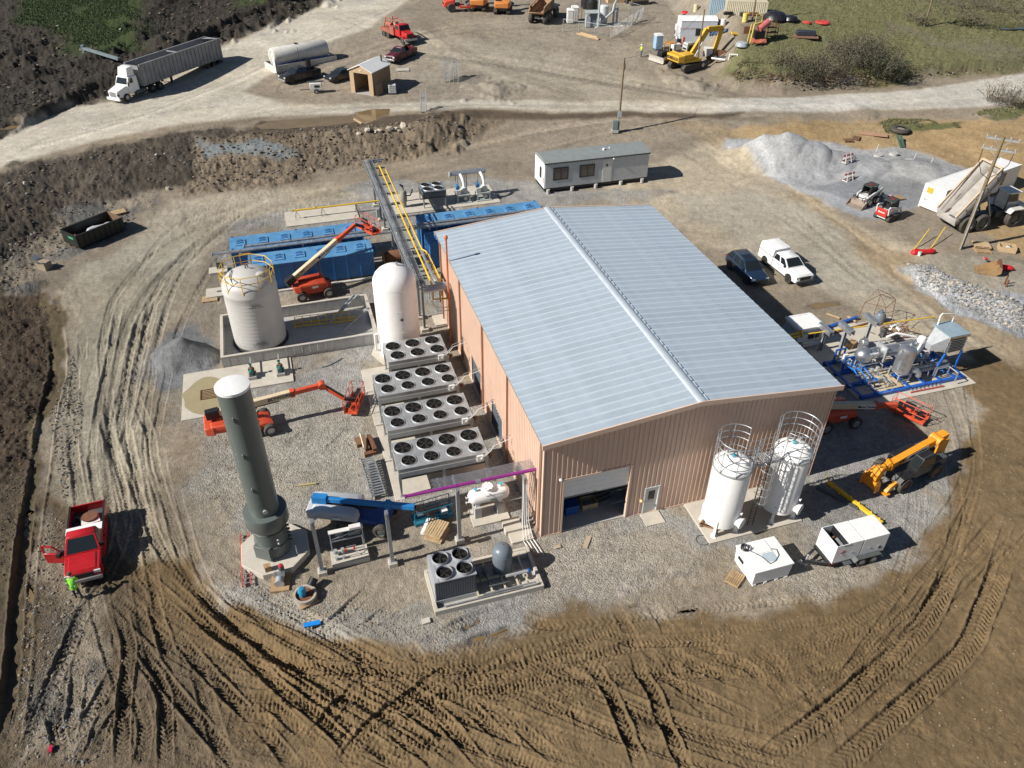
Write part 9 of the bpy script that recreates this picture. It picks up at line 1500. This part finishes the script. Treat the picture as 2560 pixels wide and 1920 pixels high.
for x, y, w_, h_, de, ns, lv, lab in ((560, 640, 3.2, 3.2, 900, 30, (0, 2), 'tallest bare bush on the bank, left of the brush'), (700, 560, 3.0, 3.0, 1000, 26, (1, 2), 'grey bare bush above the road bank, second from left'), (840, 560, 3.6, 2.8, 1800, 26, (2, 0), 'dark leafy bush in the middle of the brush'), (950, 620, 3.4, 2.4, 1700, 24, (2, 0), 'dark bush overhanging the road bank'), (420, 660, 3.0, 2.6, 900, 24, (1, 2), 'thin straw bush at the left end of the brush'), (250, 680, 2.8, 2.0, 1000, 18, (0, 2), 'low green bush by the slope edge'), (1080, 660, 3.0, 1.8, 1500, 18, (2, 2), 'low dark bush at the right end of the brush'), (620, 470, 2.6, 2.2, 800, 22, (1, 0), 'bare bush at the back of the brush, left'), (800, 440, 3.0, 2.2, 1100, 22, (1, 0), 'bare bush at the back of the brush, right'), (130, 560, 2.4, 1.8, 800, 16, (0, 1), 'low bush below the orange cover'),
								  (2010, 890, 3.0, 2.6, 900, 34, (1, 1), 'grey bare bush beside the road at the right edge'), (2170, 920, 2.6, 1.9, 700, 22, (1, 0), 'straw bush at the right picture edge'), (1130, 60, 4.0, 2.0, 900, 14, (0, 1), 'brown bush on the far slope, left'), (1480, 90, 5.0, 2.2, 1100, 16, (0, 1), 'brown bush on the far slope, middle'), (1800, 80, 5.0, 2.4, 1100, 16, (2, 1), 'brown bush on the far slope, right'), (2080, 110, 5.0, 2.4, 1100, 16, (2, 1), 'brown bush on the far slope, far right'), (1270, 190, 2.6, 1.5, 700, 14, (1, 1), 'small straw bush beside the lone pale pole'), (300, 620, 2.6, 2.4, 900, 20, (0, 2), 'mid green bush left of the tall bare bush'), (1760, 200, 4.0, 1.6, 700, 14, (1, 0), 'straw bush beyond the far pond edge')):
	bush(lab, T(4, x, y), w_ * 1.2, h_ * (1.3 if k < 10 else 1.1), de * (1.6 if k < 10 else 1), ns, 100 + k, lv); k += 1
def grass(name, polys, n, mats, h0, label, seed):
	rr = np.random.default_rng(seed); P_ = [poly_w([Dp(*p) for p in q]) for q in polys]; X = []; Y = []
	for q in P_:
		x0, y0 = q.min(0); x1, y1 = q.max(0); xs = rr.uniform(x0, x1, n * 3); yy = rr.uniform(y0, y1, n * 3); s_ = sdist(xs, yy, q) + fbm(xs, yy, .4, 3, seed) * 3; g_ = s_ > 0; g_ &= fbm(xs, yy, .25, 3, seed + 4) > -.35; X.append(xs[g_][:n]); Y.append(yy[g_][:n])
	X = np.concatenate(X); Y = np.concatenate(Y); Z = np.array([hgt(a, b) for a, b in zip(X, Y)]); N = len(X); a = rr.random(N) * 6.28; hh_ = h0 * rr.uniform(.5, 1.4, N); w2 = .03 + .04 * rr.random(N)
	V = np.zeros((N, 3, 3)); V[:, 0] = np.stack([X - np.cos(a) * w2, Y - np.sin(a) * w2, Z - .03], 1); V[:, 1] = np.stack([X + np.cos(a) * w2, Y + np.sin(a) * w2, Z - .03], 1); V[:, 2] = np.stack([X + rr.normal(0, .12, N), Y + rr.normal(0, .12, N), Z + hh_], 1)
	me_ = bpy.data.meshes.new(name); me_.vertices.add(N * 3); me_.vertices.foreach_set('co', V.ravel()); me_.loops.add(N * 3); me_.loops.foreach_set('vertex_index', np.arange(N * 3, dtype=np.int32)); me_.polygons.add(N); me_.polygons.foreach_set('loop_start', (np.arange(N) * 3).astype(np.int32)); [me_.materials.append(m_) for m_ in mats]; me_.polygons.foreach_set('material_index', rr.integers(0, len(mats), N).astype(np.int32)); me_.update(calc_edges=True); tag(link(name, me_), label, 'grass', kind='stuff')
gl = [mat('blade_green', (.12, .13, .05), .7, var=.4, sc=.6), mat('blade_straw', (.21, .19, .105), .8, var=.3, sc=.6), mat('blade_olive', (.155, .155, .07), .7, var=.3, sc=.6)]
grass('hill_grass', [[(1640, 0), (2212, 0), (2212, 138), (1900, 155), (1700, 160), (1600, 140), (1640, 60)]], 42000, [gl[0], gl[2], gl[2], gl[1]], .11, 'rough green and straw grass on the right hill', 11)
grass('spoil_grass', [[(40, 0), (295, 0), (315, 60), (300, 108), (220, 120), (140, 80), (40, 45)]], 14000, [mat('blade_dark_green', (.045, .075, .02), .7, var=.3), mat('blade_deep', (.03, .055, .012), .7, var=.3)], .25, 'dark green grass in the upper left', 12)
grass('verge_grass', [[(1900, 264), (1960, 262), (2060, 258), (2010, 283), (1920, 288)], [(2120, 236), (2290, 220), (2290, 242), (2100, 250)], [(1575, 165), (1640, 120), (1660, 160), (1620, 182)]], 2600, gl, .2, 'patches of grass along the road verge', 13)
